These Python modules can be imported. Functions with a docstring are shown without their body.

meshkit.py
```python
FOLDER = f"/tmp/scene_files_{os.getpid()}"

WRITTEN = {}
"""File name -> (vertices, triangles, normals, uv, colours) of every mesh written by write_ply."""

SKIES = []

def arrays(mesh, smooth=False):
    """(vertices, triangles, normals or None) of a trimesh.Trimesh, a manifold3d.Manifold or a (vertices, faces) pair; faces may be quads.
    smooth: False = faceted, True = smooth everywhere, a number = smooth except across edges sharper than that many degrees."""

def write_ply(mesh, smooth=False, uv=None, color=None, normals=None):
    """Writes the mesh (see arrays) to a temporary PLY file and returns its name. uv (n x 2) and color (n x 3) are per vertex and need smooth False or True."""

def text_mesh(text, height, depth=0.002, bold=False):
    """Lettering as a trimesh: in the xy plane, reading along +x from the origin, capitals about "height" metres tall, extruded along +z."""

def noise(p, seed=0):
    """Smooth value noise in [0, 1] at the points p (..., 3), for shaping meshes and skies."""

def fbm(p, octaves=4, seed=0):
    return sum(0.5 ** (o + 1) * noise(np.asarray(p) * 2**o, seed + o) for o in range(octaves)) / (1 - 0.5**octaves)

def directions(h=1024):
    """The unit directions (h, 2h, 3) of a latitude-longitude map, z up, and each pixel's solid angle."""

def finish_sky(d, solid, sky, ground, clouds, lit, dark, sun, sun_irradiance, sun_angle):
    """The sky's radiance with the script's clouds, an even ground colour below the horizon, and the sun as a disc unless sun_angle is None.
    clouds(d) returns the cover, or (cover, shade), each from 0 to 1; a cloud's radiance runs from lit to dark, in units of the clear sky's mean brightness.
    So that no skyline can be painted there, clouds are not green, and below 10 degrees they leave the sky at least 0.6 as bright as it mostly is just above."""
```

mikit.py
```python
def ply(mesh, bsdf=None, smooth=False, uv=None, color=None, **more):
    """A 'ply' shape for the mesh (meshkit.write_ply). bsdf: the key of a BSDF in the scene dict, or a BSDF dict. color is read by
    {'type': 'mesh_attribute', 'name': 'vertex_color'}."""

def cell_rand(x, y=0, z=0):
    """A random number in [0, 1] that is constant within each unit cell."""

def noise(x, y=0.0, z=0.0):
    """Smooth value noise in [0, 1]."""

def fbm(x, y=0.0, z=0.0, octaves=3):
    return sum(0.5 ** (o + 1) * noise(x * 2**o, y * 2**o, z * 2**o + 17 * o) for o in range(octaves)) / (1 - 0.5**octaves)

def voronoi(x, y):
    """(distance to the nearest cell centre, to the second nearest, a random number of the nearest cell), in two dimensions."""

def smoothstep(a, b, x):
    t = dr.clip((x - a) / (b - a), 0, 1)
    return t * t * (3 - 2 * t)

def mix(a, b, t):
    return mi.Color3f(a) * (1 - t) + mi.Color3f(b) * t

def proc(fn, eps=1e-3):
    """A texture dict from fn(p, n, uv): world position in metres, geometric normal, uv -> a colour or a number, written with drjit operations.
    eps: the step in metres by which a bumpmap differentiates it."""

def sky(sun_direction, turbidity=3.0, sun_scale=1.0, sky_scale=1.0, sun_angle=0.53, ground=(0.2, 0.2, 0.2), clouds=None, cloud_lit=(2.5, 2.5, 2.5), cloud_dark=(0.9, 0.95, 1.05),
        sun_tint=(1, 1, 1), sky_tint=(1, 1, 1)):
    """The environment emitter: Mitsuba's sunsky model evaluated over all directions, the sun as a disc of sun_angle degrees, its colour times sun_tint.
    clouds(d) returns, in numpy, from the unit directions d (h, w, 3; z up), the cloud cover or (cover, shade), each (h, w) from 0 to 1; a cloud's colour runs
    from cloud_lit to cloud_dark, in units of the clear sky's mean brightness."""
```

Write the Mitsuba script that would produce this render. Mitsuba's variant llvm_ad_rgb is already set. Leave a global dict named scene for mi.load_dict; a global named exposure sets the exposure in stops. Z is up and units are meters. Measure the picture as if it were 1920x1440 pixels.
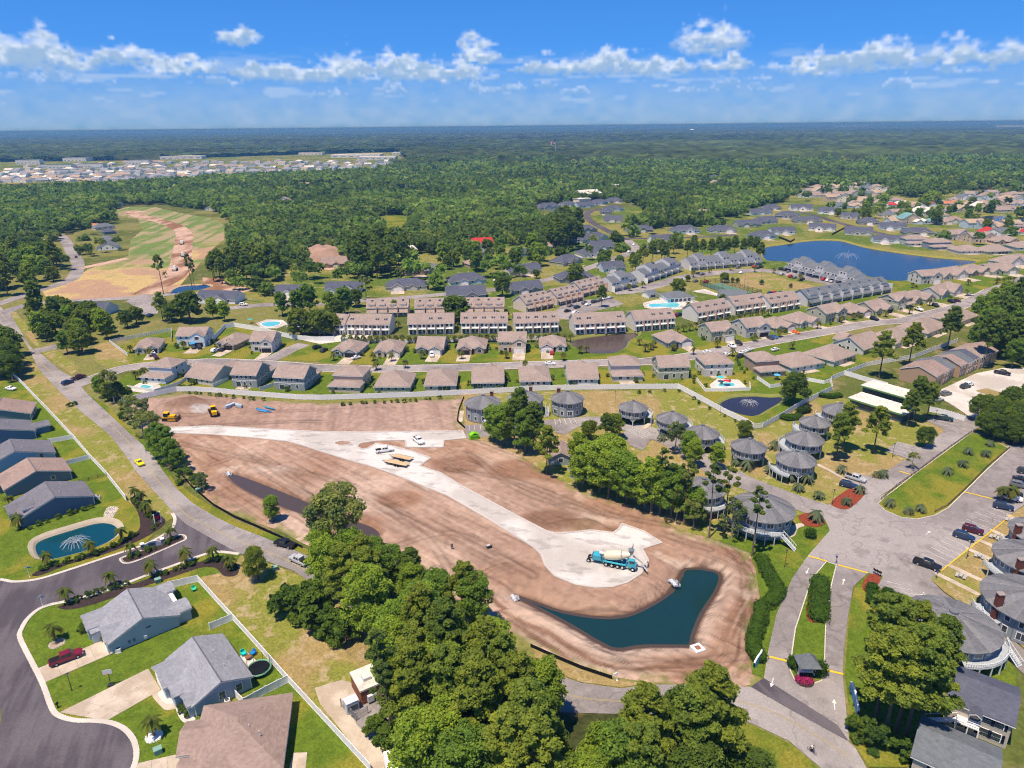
import math, random
import numpy as np, shapely, drjit as dr, mitsuba as mi
from shapely.geometry import Polygon, LineString, Point, MultiPoint
from shapely.ops import unary_union
import mikit, meshkit
T = mi.ScalarTransform4f
rng = np.random.default_rng(11)
scene, labels = {}, {}

# ---------------------------------------------------------------- camera, sky, sun, exposure
FOCAL, EYE, ROLL = 1300.0, 96.0, math.radians(0.6)
PITCH = math.atan((720 - 236.5) / FOCAL)
_up = np.array([math.sin(ROLL), math.cos(ROLL) * math.sin(PITCH), math.cos(ROLL) * math.cos(PITCH)])
scene['camera'] = {'type': 'perspective', 'fov': math.degrees(2 * math.atan(960 / FOCAL)), 'fov_axis': 'x',
                   'near_clip': 1.0, 'far_clip': 60000.0, 'medium': {'type': 'ref', 'id': 'haze_air'},
                   'to_world': T().look_at(origin=[0, 0, EYE], target=[0, math.cos(PITCH), EYE - math.sin(PITCH)], up=_up.tolist())}
exposure = 2.0
HAZE = 0.00011


def puff_clouds(d):
 """Fair-weather cumulus standing in a band all round the horizon: flat bases, billowing sunlit tops, thin grey scraps below."""
 all_cover, all_shade = np.zeros(d.shape[:2]), np.ones(d.shape[:2])
 rows = np.degrees(np.arcsin(np.clip(d[:, 0, 2], -1, 1)))
 rows = np.nonzero((rows > 0) & (rows < 11))[0]
 d = d[rows]
 el = np.degrees(np.arcsin(np.clip(d[..., 2], -1, 1)))
 az = np.degrees(np.arctan2(d[..., 0], d[..., 1]))
 def P(a, b, c): return np.stack([az * a, el * b, np.full_like(az, c)], -1)
 edge = meshkit.fbm(P(1.1, 1.9, 3.0), 5, 1)
 fine = meshkit.fbm(P(2.4, 3.6, 9.0), 4, 5)
 tops = meshkit.fbm(np.stack([az[0] * .9, az[0] * 0 + 2.0, az[0] * 0], -1), 4, 3)[None]
 cover, shade = np.zeros_like(az), np.ones_like(az)
 # (azimuth, half width, base, height): the big heaps; the same kind of heaps goes on round the horizon
 heaps = [(-36, 6.5, 4.2, 2.9), (-31, 4.0, 4.0, 2.6), (-26.5, 3.0, 4.6, 1.7), (-23.2, 3.2, 3.9, 2.3), (-19.4, 1.9, 6.0, 1.6),
             (-17.0, 4.0, 3.7, 1.9), (-12.5, 3.2, 3.8, 2.4), (-8.0, 3.4, 3.9, 2.6), (-2.2, 2.1, 4.9, 2.2), (2.0, 2.2, 4.1, 1.5),
             (4.8, 3.0, 3.9, 1.5), (-14.5, 5.0, 3.6, 1.6), (-5.0, 5.0, 3.6, 1.6), (8.0, 3.4, 3.9, 2.5), (11.5, 3.0, 3.8, 1.5), (14.8, 3.1, 5.4, 3.1), (15.8, 2.2, 3.9, 2.0), (19.5, 2.2, 3.9, 1.0), (22.5, 3.4, 3.6, 2.6), (26.0, 3.4, 3.8, 2.6),
             (31.5, 4.2, 3.7, 2.5), (36.5, 4.2, 3.7, 2.6)]
 k = np.random.default_rng(4)
 for a in np.arange(42, 320, 5.0):
  heaps.append(((a + k.uniform(-2, 2) + 180) % 360 - 180, k.uniform(2, 4.5), k.uniform(3.6, 4.6), k.uniform(1.4, 2.9)))
 for a in np.arange(-180, 180, 2.6): heaps.append((a + k.uniform(-2, 2), k.uniform(.8, 3.0), k.uniform(2.3, 3.6), k.uniform(.5, 1.3)))
 for a, w, b, h in heaps:
  c0 = np.nonzero(np.abs((az[0] - a + 180) % 360 - 180) < w)[0]
  q = np.ix_(np.arange(len(rows)), c0)
  x = ((az[q] - a + 180) % 360 - 180) / w
  lump = .74 * h * np.sqrt(np.clip(1 - x * x, 0, 1)) * (0.55 + 0.95 * (tops[:, c0] - 0.25))
  t = (el[q] - b + .25) / np.maximum(lump, 1e-3)
  c = mikit_smooth(1.12, 0.55, t + 1.7 * (edge[q] - 0.5)) * (1 if h > 1.35 else .6) * mikit_smooth(-0.45, 0.25, t + 1.1 * (fine[q] - 0.5))
  c *= mikit_smooth(1.0, 0.55, np.abs(x) + 0.9 * (fine[q] - 0.5)) * 0.95
  s = np.clip(1.32 - 1.25 * t - 2.4 * (edge[q] - 0.5) - 1.3 * (fine[q] - 0.5), 0, 1)
  shade[q] = np.where(c > cover[q], s, shade[q])
  cover[q] = np.maximum(cover[q], c)
 thin = mikit_smooth(0.50, 0.75, meshkit.fbm(P(0.35, 2.6, 1.0), 4, 8)) * mikit_smooth(0.8, 1.8, el) * mikit_smooth(5.6, 3.6, el) * 0.6
 shade = np.where(thin > cover, 0.75, shade)
 veil = .60 * mikit_smooth(5.6, .3, el) * (.55 + .9 * edge)
 shade = np.where(np.maximum(cover, thin) > veil, shade, .92)
 all_cover[rows], all_shade[rows] = np.maximum(np.maximum(cover, thin), veil), shade
 return all_cover, all_shade


def mikit_smooth(a, b, x):
 t = np.clip((x - a) / (b - a), 0, 1)
 return t * t * (3 - 2 * t)


scene['daylight'] = mikit.sky([-0.25, -0.27, 1.0], turbidity=2.6, clouds=puff_clouds, cloud_lit=(4.0, 4.1, 4.3), cloud_dark=(1.35, 2.0, 2.9),
                              sky_tint=(0.19, 0.51, 0.97), sky_scale=1.08, ground=(0.12, 0.13, 0.08))


# ---------------------------------------------------------------- surveying: where a sight line of the aerial survey meets the ground (or height z)
def at(u, v, z=0.0):
 x, y = u - 960, v - 720
 x, y = x * math.cos(ROLL) - y * math.sin(ROLL), x * math.sin(ROLL) + y * math.cos(ROLL)
 t = (z - EYE) / -(FOCAL * math.sin(PITCH) + y * math.cos(PITCH))
 return np.array([x * t, (FOCAL * math.cos(PITCH) - y * math.sin(PITCH)) * t])


def ats(pts, z=0.0): return np.array([at(u, v, z) for u, v in pts])


# ---------------------------------------------------------------- materials
def rgb(*c): return {'type': 'rgb', 'value': [float(x) for x in c]}
def mat(name, inner): scene[name] = {'type': 'twosided', 'inside': inner}
def lin(r, g, b): return tuple(((x / 255 + 0.055) / 1.055) ** 2.4 if x > 10 else x / 255 / 12.92 for x in (r, g, b))
mix, sm, fbm, nz = mikit.mix, mikit.smoothstep, mikit.fbm, mikit.noise
mat('m_paint', {'type': 'diffuse', 'reflectance': {'type': 'mesh_attribute', 'name': 'vertex_color'}})
mat('m_gloss', {'type': 'principled', 'base_color': {'type': 'mesh_attribute', 'name': 'vertex_color'}, 'roughness': 0.28, 'specular': 0.5, 'clearcoat': 0.6, 'clearcoat_gloss': 0.9})
mat('m_glass', {'type': 'principled', 'base_color': rgb(.035, .05, .065), 'roughness': 0.08, 'specular': 0.8})
scene['m_leaf'] = {'type': 'principledthin', 'base_color': {'type': 'mesh_attribute', 'name': 'vertex_color'}, 'roughness': .6, 'diff_trans': 1.0, 'eta': 1.3}


def t_lawn(p, n, uv):
 a, b, c = fbm(p.x * .09, p.y * .09, 1.0, 4), fbm(p.x * .9, p.y * .9, 5.0, 3), nz(p.x * 4, p.y * 4)
 g = mix((.075, .125, .014), (.135, .195, .022), b)
 g = mix(g, (.245, .215, .035), sm(.46, .68, a) * .8)
 return g * (.72 + .5 * c)


def t_dry(p, n, uv):
 a, b, c = fbm(p.x * .06, p.y * .06, 2.0, 4), fbm(p.x * .5, p.y * .5, 5.0, 4), nz(p.x * 3, p.y * 3)
 g = mix((.31, .235, .10), (.21, .22, .045), sm(.42, .60, a))
 g = mix(g, (.40, .31, .19), sm(.55, .75, b) * .7)
 return g * (.75 + .45 * c)


def t_ground(p, n, uv):
 a, b, c = fbm(p.x * .02, p.y * .02, 2.0, 4), fbm(p.x * .2, p.y * .2, 5.0, 4), nz(p.x * 2, p.y * 2)
 g = mix((.10, .125, .03), (.19, .19, .055), sm(.4, .6, a))
 g = mix(g, (.26, .20, .11), sm(.55, .75, b) * .6)
 return g * (.75 + .45 * c)


def t_woods(p, n, uv):
 a, c = fbm(p.x * .1, p.y * .1, 2.0, 4), nz(p.x * 2, p.y * 2)
 return mix((.05, .06, .02), (.15, .11, .06), sm(.4, .65, a)) * (.7 + .5 * c)


def t_asphalt(p, n, uv):
 a, b, c = fbm(p.x * .07, p.y * .07, 4.0, 4), fbm(p.x * .6, p.y * .6, 1.0, 4), nz(p.x * 5, p.y * 5)
 g = mix((.235, .215, .21), (.335, .31, .30), sm(.32, .72, a))
 g = mix(g, (.44, .41, .39), sm(.50, .85, b) * .30)
 g = mix(g, (.15, .14, .14), sm(.60, .78, fbm(p.x * .22 + 9, p.y * .22, 3.0, 5)) * .45)
 crack = sm(.03, .0, dr.abs(fbm(p.x * .16, p.y * .16, 7.0, 4) - .5))
 return g * (.86 + .25 * c) * (1 - .22 * crack)


def t_newasphalt(p, n, uv):
 a, c = fbm(p.x * .11, p.y * .11, 4.0, 4), nz(p.x * 5, p.y * 5)
 b = fbm(p.x * .9 + p.y * .3, p.y * .12, 1.0, 3)
 return mix((.082, .074, .088), (.135, .122, .135), sm(.35, .7, .6 * a + .4 * b)) * (.88 + .22 * c)


def t_concrete(p, n, uv):
 a, b, c = fbm(p.x * .12, p.y * .12, 4.0, 4), fbm(p.x * .8, p.y * .8, 1.0, 4), nz(p.x * 5, p.y * 5)
 g = mix((.46, .42, .37), (.60, .57, .52), sm(.3, .6, a))
 g = mix(g, (.42, .38, .34), sm(.60, .85, b) * .5)
 return g * (.92 + .14 * c)


def t_drive(p, n, uv):
 a, c = fbm(p.x * .35, p.y * .35, 4.0, 4), nz(p.x * 5, p.y * 5)
 return mix((.42, .35, .27), (.55, .48, .39), sm(.3, .7, a)) * (.92 + .14 * c)


def t_mulch(p, n, uv): return mix((.030, .022, .022), (.07, .05, .05), nz(p.x * 5, p.y * 5))
def t_redmulch(p, n, uv): return mix((.16, .035, .02), (.30, .075, .04), nz(p.x * 4, p.y * 4))
def t_rock(p, n, uv):
 d1, d2, r = mikit.voronoi(p.x * 1.6, p.y * 1.6)
 return mix((.20, .17, .14), (.62, .57, .50), sm(.02, .25, d2 - d1) * (.6 + .4 * r))


ROOFS = [lin(150, 136, 128), lin(140, 143, 150), lin(86, 90, 104), lin(148, 130, 122), lin(112, 112, 120), lin(176, 62, 58), lin(168, 150, 130), lin(104, 110, 116), lin(205, 200, 190), lin(112, 114, 118), lin(180, 120, 90), lin(110, 150, 150), lin(103, 105, 109), lin(121, 122, 125)]


def t_roof(p, n, uv):
 c, k = mi.Color3f(0), uv.x * 16
 for i, r in enumerate(ROOFS):
  c = dr.select((k > i - .5) & (k < i + .5), mi.Color3f(*r), c)
 a, b, f = fbm(p.x * .3, p.y * .3, p.z * .3, 3), nz(p.x * 2.2, p.y * 2.2, p.z * 4), nz(p.x * 7, p.y * 7, p.z * 7)
 t = nz(p.x * 1.6 + dr.floor(p.z * 7) * 3.7, p.y * 1.6, dr.floor(p.z * 7))
 return c * (.58 + .26 * a + .20 * b + .22 * f + .26 * t)


for nm, fn in (('lawn', t_lawn), ('dry', t_dry), ('ground', t_ground), ('woods', t_woods), ('asphalt', t_asphalt), ('newasphalt', t_newasphalt), ('concrete', t_concrete),
               ('drive', t_drive), ('mulch', t_mulch), ('redmulch', t_redmulch), ('rock', t_rock), ('roof', t_roof)):
 mat('m_' + nm, {'type': 'diffuse', 'reflectance': mikit.proc(fn)})
def t_ripple(p, n, uv): return fbm(p.x * .9 + p.y * .2, p.y * 1.3, 1.0, 3)


for nm, c, r in (('teal', (.004, .05, .07), .06), ('deep', (.008, .034, .038), .07), ('brown', (.07, .05, .038), .08), ('dark', (.025, .022, .03), .05), ('lake', (.016, .030, .050), .14), ('pool', (.10, .42, .47), .08)):
 mat('m_water_' + nm, {'type': 'bumpmap', 'scale': .035, 't': mikit.proc(t_ripple, .05), 'b': {'type': 'principled', 'base_color': rgb(*c), 'roughness': r, 'specular': .45}})


# ---------------------------------------------------------------- names, labels, meshes
count = {}


def numbered(name):
 count[name] = count.get(name, 0) + 1
 return name if count[name] == 1 else f'{name}_{count[name] - 1:03d}'


def tag(key, label=None, cat=None, group=None, kind=None):
 d = {}
 if label: d['label'] = label
 if cat: d['category'] = cat
 if group: d['group'] = group
 if kind: d['kind'] = kind
 labels[key] = d
 return key


def thing(name, label, cat, group=None): return tag(numbered(name), label, cat, group)


def painted(col, base='m_paint'):
 """The key of a plain paint of this colour (matt, or glossy for m_gloss)."""
 c = tuple(round(min(.85, max(.004, float(x))), 3) for x in col)
 k = ('gloss_' if base == 'm_gloss' else 'paint_') + '_'.join(str(int(round(x * 1000))) for x in c)
 if k not in scene:
  if base == 'm_gloss': mat(k, {'type': 'principled', 'base_color': rgb(*c), 'roughness': .28, 'specular': .5, 'clearcoat': .6, 'clearcoat_gloss': .9})
  else: mat(k, {'type': 'diffuse', 'reflectance': rgb(*c)})
 return k


def put(parent, name, mesh, m='m_paint', col=None, uv=None, smooth=False, kind=None, label=None):
 """One mesh of the scene: a part of parent (a key) or, with parent None, a thing of its own under the key given."""
 key = numbered(f'{parent}__{name}') if parent else name
 v, f = mesh.arrays() if isinstance(mesh, MB) else mesh
 if col is not None and np.ndim(col) == 1: m, col = painted(col, m), None
 if uv is not None and np.ndim(uv) == 0: uv = np.tile([uv / 16, 0.0], (len(v), 1))
 scene[key] = mikit.ply((v, f), m, smooth=smooth, uv=uv, color=col)
 if kind or label: labels[key] = {k: x for k, x in (('kind', kind), ('label', label)) if x}
 return key


class MB:
 """Collects boxes, prisms, tubes and polygons as one triangle mesh."""
 def __init__(s): s.v, s.f, s.n = [], [], 0
 def add(s, v, f):
  s.v.append(np.asarray(v, float)); s.f.append(np.asarray(f, int) + s.n); s.n += len(v)
  return s
 def arrays(s): return np.vstack(s.v), np.vstack(s.f)
 def box(s, x0, y0, z0, x1, y1, z1):
  v = [[x, y, z] for x in (x0, x1) for y in (y0, y1) for z in (z0, z1)]
  return s.add(v, [[0, 1, 3], [0, 3, 2], [4, 6, 7], [4, 7, 5], [0, 4, 5], [0, 5, 1], [2, 3, 7], [2, 7, 6], [0, 2, 6], [0, 6, 4], [1, 5, 7], [1, 7, 3]])
 def poly(s, pts):
  n = len(pts)
  return s.add(pts, [[0, i, i + 1] for i in range(1, n - 1)])
 def slab(s, pts, t):
  """A flat polygon given by its top corners, t thick (downwards)."""
  p = np.asarray(pts, float); q = p - [0, 0, t]; n = len(p)
  f = [[0, i, i + 1] for i in range(1, n - 1)] + [[n, n + i + 1, n + i] for i in range(1, n - 1)]
  for i in range(n):
   j = (i + 1) % n
   f += [[i, n + i, n + j], [i, n + j, j]]
  return s.add(np.vstack([p, q]), f)
 def tube(s, pts, rad, sides=6, cap=True):
  p = np.asarray(pts, float); r = np.broadcast_to(rad, (len(p),))
  t = np.gradient(p, axis=0); t /= np.linalg.norm(t, axis=1, keepdims=True) + 1e-12
  a = np.cross(t, np.where(np.abs(t[:, 2:]) < .9, [0, 0, 1.0], [1.0, 0, 0])); a /= np.linalg.norm(a, axis=1, keepdims=True) + 1e-12
  b, g = np.cross(t, a), np.arange(sides) * 2 * np.pi / sides
  v = (p[:, None] + r[:, None, None] * (np.cos(g)[None, :, None] * a[:, None] + np.sin(g)[None, :, None] * b[:, None])).reshape(-1, 3)
  f = []
  for i in range(len(p) - 1):
   for j in range(sides):
    k = (j + 1) % sides
    f += [[i * sides + j, i * sides + k, (i + 1) * sides + k], [i * sides + j, (i + 1) * sides + k, (i + 1) * sides + j]]
  if cap:
   e = (len(p) - 1) * sides
   f += [[0, j + 1, j] for j in range(1, sides - 1)] + [[e, e + j, e + j + 1] for j in range(1, sides - 1)]
  return s.add(v, f)
 def disc(s, c, r, h, sides=16, top=None):
  g = np.arange(sides) * 2 * np.pi / sides
  ring = np.stack([np.cos(g), np.sin(g), g * 0], 1)
  v = np.vstack([ring * r + c, ring * (r if top is None else top) + np.array(c) + [0, 0, h], [c], [np.array(c) + [0, 0, h]]])
  f = []
  for j in range(sides):
   k = (j + 1) % sides
   f += [[j, k, sides + k], [j, sides + k, sides + j], [2 * sides, k, j], [2 * sides + 1, sides + j, sides + k]]
  return s.add(v, f)
 def moved(s, x, y, z=0, rot=0, scale=1):
  v, f = s.arrays(); c, q = math.cos(rot), math.sin(rot); v = v * scale
  o = MB(); o.add(np.stack([v[:, 0] * c - v[:, 1] * q + x, v[:, 0] * q + v[:, 1] * c + y, v[:, 2] + z], 1), f)
  return o


def join(*ms):
 o = MB()
 for m in ms:
  if m.n: o.add(*m.arrays())
 return o


def vary(col, n, amt, seed=0):
 return np.clip(np.asarray(col) * (1 + amt * (np.random.default_rng(seed).random((n, 1)) - .5)), 0, 1)


def curve(pts, closed=True, step=6):
 """Catmull-Rom through the points."""
 p = np.asarray(pts, float); n = len(p); out = []
 for i in range(n if closed else n - 1):
  a, b, c, d = (p[(i + k) % n] if closed else p[min(max(i + k, 0), n - 1)] for k in (-1, 0, 1, 2))
  for t in np.arange(step) / step:
   out.append(.5 * (2 * b + (c - a) * t + (2 * a - 5 * b + 4 * c - d) * t * t + (3 * b - a - 3 * c + d) * t ** 3))
 if not closed: out.append(p[-1])
 return np.array(out)

# ---------------------------------------------------------------- the ground: water first, because every sheet of ground is cut out round it
def tri(poly):
 out = MB()
 for g in getattr(poly, 'geoms', [poly]):
  if g.geom_type != 'Polygon' or g.area < .01: continue
  for t in shapely.constrained_delaunay_triangles(g).geoms:
   c = np.array(t.exterior.coords)[:3]
   if (c[1, 0] - c[0, 0]) * (c[2, 1] - c[0, 1]) - (c[1, 1] - c[0, 1]) * (c[2, 0] - c[0, 0]) < 0: c = c[::-1]
   out.add(np.c_[c, np.zeros(3)], [[0, 1, 2]])
 return out


def prism(poly, z0, z1, top=True):
 """A plan polygon raised from z0 to z1 (sides and top)."""
 out = MB()
 poly = shapely.set_precision(poly, .002)
 for g in getattr(poly, 'geoms', [poly]):
  if g.geom_type != 'Polygon' or g.is_empty: continue
  if top:
   t = tri(g)
   if t.n: v, f = t.arrays(); out.add(v + [0, 0, z1], f)
  for ring in [g.exterior, *g.interiors]:
   c = np.array(ring.coords)[:-1]; n = len(c)
   if ring.is_ccw is False: c = c[::-1]
   i = np.arange(n); j = (i + 1) % n
   v = np.vstack([np.c_[c, np.full(n, z0)], np.c_[c, np.full(n, z1)]])
   out.add(v, np.vstack([np.c_[i, j, j + n], np.c_[i, j + n, i + n]]))
 return out


HOLES = []


def region(pts, smooth=False, z=0.0, step=5):
 p = ats(pts, z)
 if smooth: p = curve(p, True, step)
 return Polygon(p).buffer(0)


def pond(name, pts, m, label, depth=1.2, bank=2.2, bankcol=(.40, .33, .24), hole=True):
 """Water lying depth below the ground, with a sloping bank up to it."""
 water = region(pts, True, -depth)
 rim = water.buffer(bank)
 HOLES.append(rim)
 k = tag(numbered(name), label, None, None, 'structure')
 t = tri(water.buffer(.4)); v, f = t.arrays()
 scene[k] = mikit.ply((v + [0, 0, -depth], f), m)
 a = np.array(rim.exterior.coords)[:-1]
 if not rim.exterior.is_ccw: a = a[::-1]
 n = len(a); inner = water.buffer(-.6).exterior
 b = np.array([inner.interpolate(inner.project(Point(q))).coords[0] for q in a])
 mid = .45 * a + .55 * b
 i = np.arange(n); j = (i + 1) % n
 v = np.vstack([np.c_[a, np.full(n, .06)], np.c_[mid, np.full(n, -.45 * depth)], np.c_[b, np.full(n, -depth - .35)]])
 f = np.vstack([np.c_[i, j, j + n], np.c_[i, j + n, i + n], np.c_[i + n, j + n, j + 2 * n], np.c_[i + n, j + 2 * n, i + 2 * n]])
 tone = .8 + .4 * meshkit.fbm(v * .5, 3, 7)[:, None]
 kb = tag(numbered(name + '_bank'), f'sloping bank round the {label}', None, None, 'structure')
 scene[kb] = mikit.ply((v, f), 'm_paint', color=np.array(bankcol) * tone)
 return water


pond_left = pond('fountain_pond', [(65, 1023), (83, 1010), (133, 994), (180, 981), (206, 981), (221, 989), (222, 1002), (200, 1020), (160, 1035), (120, 1046), (90, 1051), (70, 1043)], 'm_water_teal', 'teal fountain pond beside the entrance drive', .9, 1.2, (.42, .37, .28))
pond_resort = pond('resort_pond', [(1348, 760), (1372, 746), (1410, 743), (1440, 745), (1466, 745), (1462, 755), (1440, 768), (1418, 780), (1398, 780), (1372, 772)], 'm_water_dark', 'dark pond behind the long white fence', .7, 1.4, (.20, .22, .06))
pond_house = pond('retention_pond', [(1070, 640), (1100, 633), (1140, 628), (1190, 624), (1196, 630), (1180, 640), (1172, 652), (1150, 663), (1110, 664), (1085, 655), (1072, 648)], 'm_water_brown', 'brown pond below the townhouse terrace', .9, 1.4, (.20, .21, .06))
lake = pond('lake', [(1432, 466), (1470, 459), (1520, 452), (1556, 451), (1580, 453), (1620, 464), (1680, 474), (1760, 484), (1830, 490), (1790, 500), (1748, 511), (1722, 520), (1690, 527), (1655, 524), (1600, 512), (1540, 498), (1470, 491), (1436, 487)], 'm_water_lake', 'blue lake among the houses', .8, 3.0, (.26, .24, .05))
pond_right = pond('far_lake', [(1838, 408), (1860, 404), (1905, 406), (1945, 409), (1945, 416), (1900, 418), (1850, 416), (1836, 412)], 'm_water_lake', 'small lake at the far right', .5, 3, (.26, .24, .05))
pond_far = pond('flooded_hollow', [(320, 548), (336, 538), (365, 535), (395, 536), (386, 541), (362, 545), (335, 549)], 'm_water_lake', 'flooded hollow at the edge of the cleared land', .4, 1.5, (.45, .33, .2))
pond_edge = pond('distant_pond', [(148, 336), (165, 333.5), (178, 335), (174, 340), (160, 341.5), (150, 340)], 'm_water_lake', 'distant pond beside the far housing estate', .3, 2, (.26, .24, .05))

SITE = region([(229, 768), (262, 749), (300, 742), (345, 738), (400, 741), (450, 745), (505, 751), (600, 757), (650, 756), (720, 753), (775, 752), (845, 748), (866, 748), (858, 775), (857, 792), (872, 803), (873, 822), (907, 827), (945, 840), (980, 857), (1015, 880),
               (1060, 905), (1132, 935), (1210, 955), (1277, 995), (1347, 1013), (1405, 1036), (1417, 1067), (1424, 1117), (1418, 1170), (1405, 1225), (1408, 1262), (1418, 1278), (1380, 1288), (1300, 1281), (1215, 1277), (1155, 1268), (1090, 1249), (1040, 1228), (995, 1209),
               (930, 1170), (850, 1120), (760, 1075), (700, 1065), (640, 1045), (567, 1017), (520, 991), (480, 979), (450, 967), (400, 944), (362, 912), (335, 880), (312, 850), (300, 815), (262, 800)])
BASIN = region([(970, 1117), (1007, 1129), (1057, 1146), (1123, 1156), (1173, 1153), (1223, 1131), (1257, 1107), (1273, 1082), (1283, 1066), (1320, 1066), (1352, 1077), (1347, 1107), (1320, 1150), (1303, 1190), (1297, 1212), (1273, 1214), (1207, 1214), (1157, 1220), (1123, 1207), (1073, 1177), (1023, 1150), (978, 1126)], True, -1.3)
DITCH = region([(430, 892), (445, 891), (500, 911), (567, 938), (610, 957), (660, 975), (700, 990), (712, 1005), (690, 1010), (640, 992), (583, 970), (520, 947), (467, 923), (437, 904)], True, -.5)
HOLES.append(SITE.buffer(-.3))
CUT = unary_union(HOLES)
DONE = {}


def sheet(name, poly, m, layer, label, edge=None):
 """A sheet of ground, road or paving, 2 cm above the layer below, cut out round the water."""
 poly = poly.difference(CUT)
 k = tag(numbered(name), label, None, None, 'structure')
 v, f = tri(shapely.segmentize(poly, 40)).arrays()
 scene[k] = mikit.ply((v + [0, 0, .02 * layer - .02], f), m)
 DONE[k] = poly
 return poly


def road(pts, w): return LineString(curve(ats(pts), False, 5)).buffer(w / 2, cap_style='flat')


def kerb(line, w=.45, h=.12, label='pale concrete kerb along the road edge', col=(.56, .52, .46), name='kerb'):
 k = tag(numbered(name), label, None, None, 'structure')
 v, f = prism(LineString(line).buffer(w / 2, cap_style='flat'), -.02, h).arrays()
 scene[k] = mikit.ply((v, f), 'm_paint', color=np.array(col) * (.85 + .3 * meshkit.fbm(v * .4, 2, 3)[:, None]))


def t_yard(p, n, uv):
 a, b, c = fbm(p.x * .03, p.y * .03, 2.0, 4), fbm(p.x * .3, p.y * .3, 5.0, 3), nz(p.x, p.y)
 g = mix((.10, .15, .022), (.22, .21, .055), sm(.42, .62, a))
 return mix(g, (.33, .28, .18), sm(.62, .8, b) * .6) * (.75 + .45 * c)


mat('m_yard', {'type': 'diffuse', 'reflectance': mikit.proc(t_yard)})
near = Polygon([(-1000, 20), (1000, 20), (1000, 1000), (-1000, 1000)])
sheet('ground', near, 'm_ground', -2, 'rough grass and bare ground between the houses')
ring = Polygon([(-30000, -30000), (30000, -30000), (30000, 45000), (-30000, 45000)]).difference(near)
k = tag('terrain', 'dark wooded plain reaching the horizon', None, None, 'structure')
v, f = tri(shapely.segmentize(ring, 4000)).arrays(); scene[k] = mikit.ply((v - [0, 0, .06], f), 'm_woods')

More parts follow.
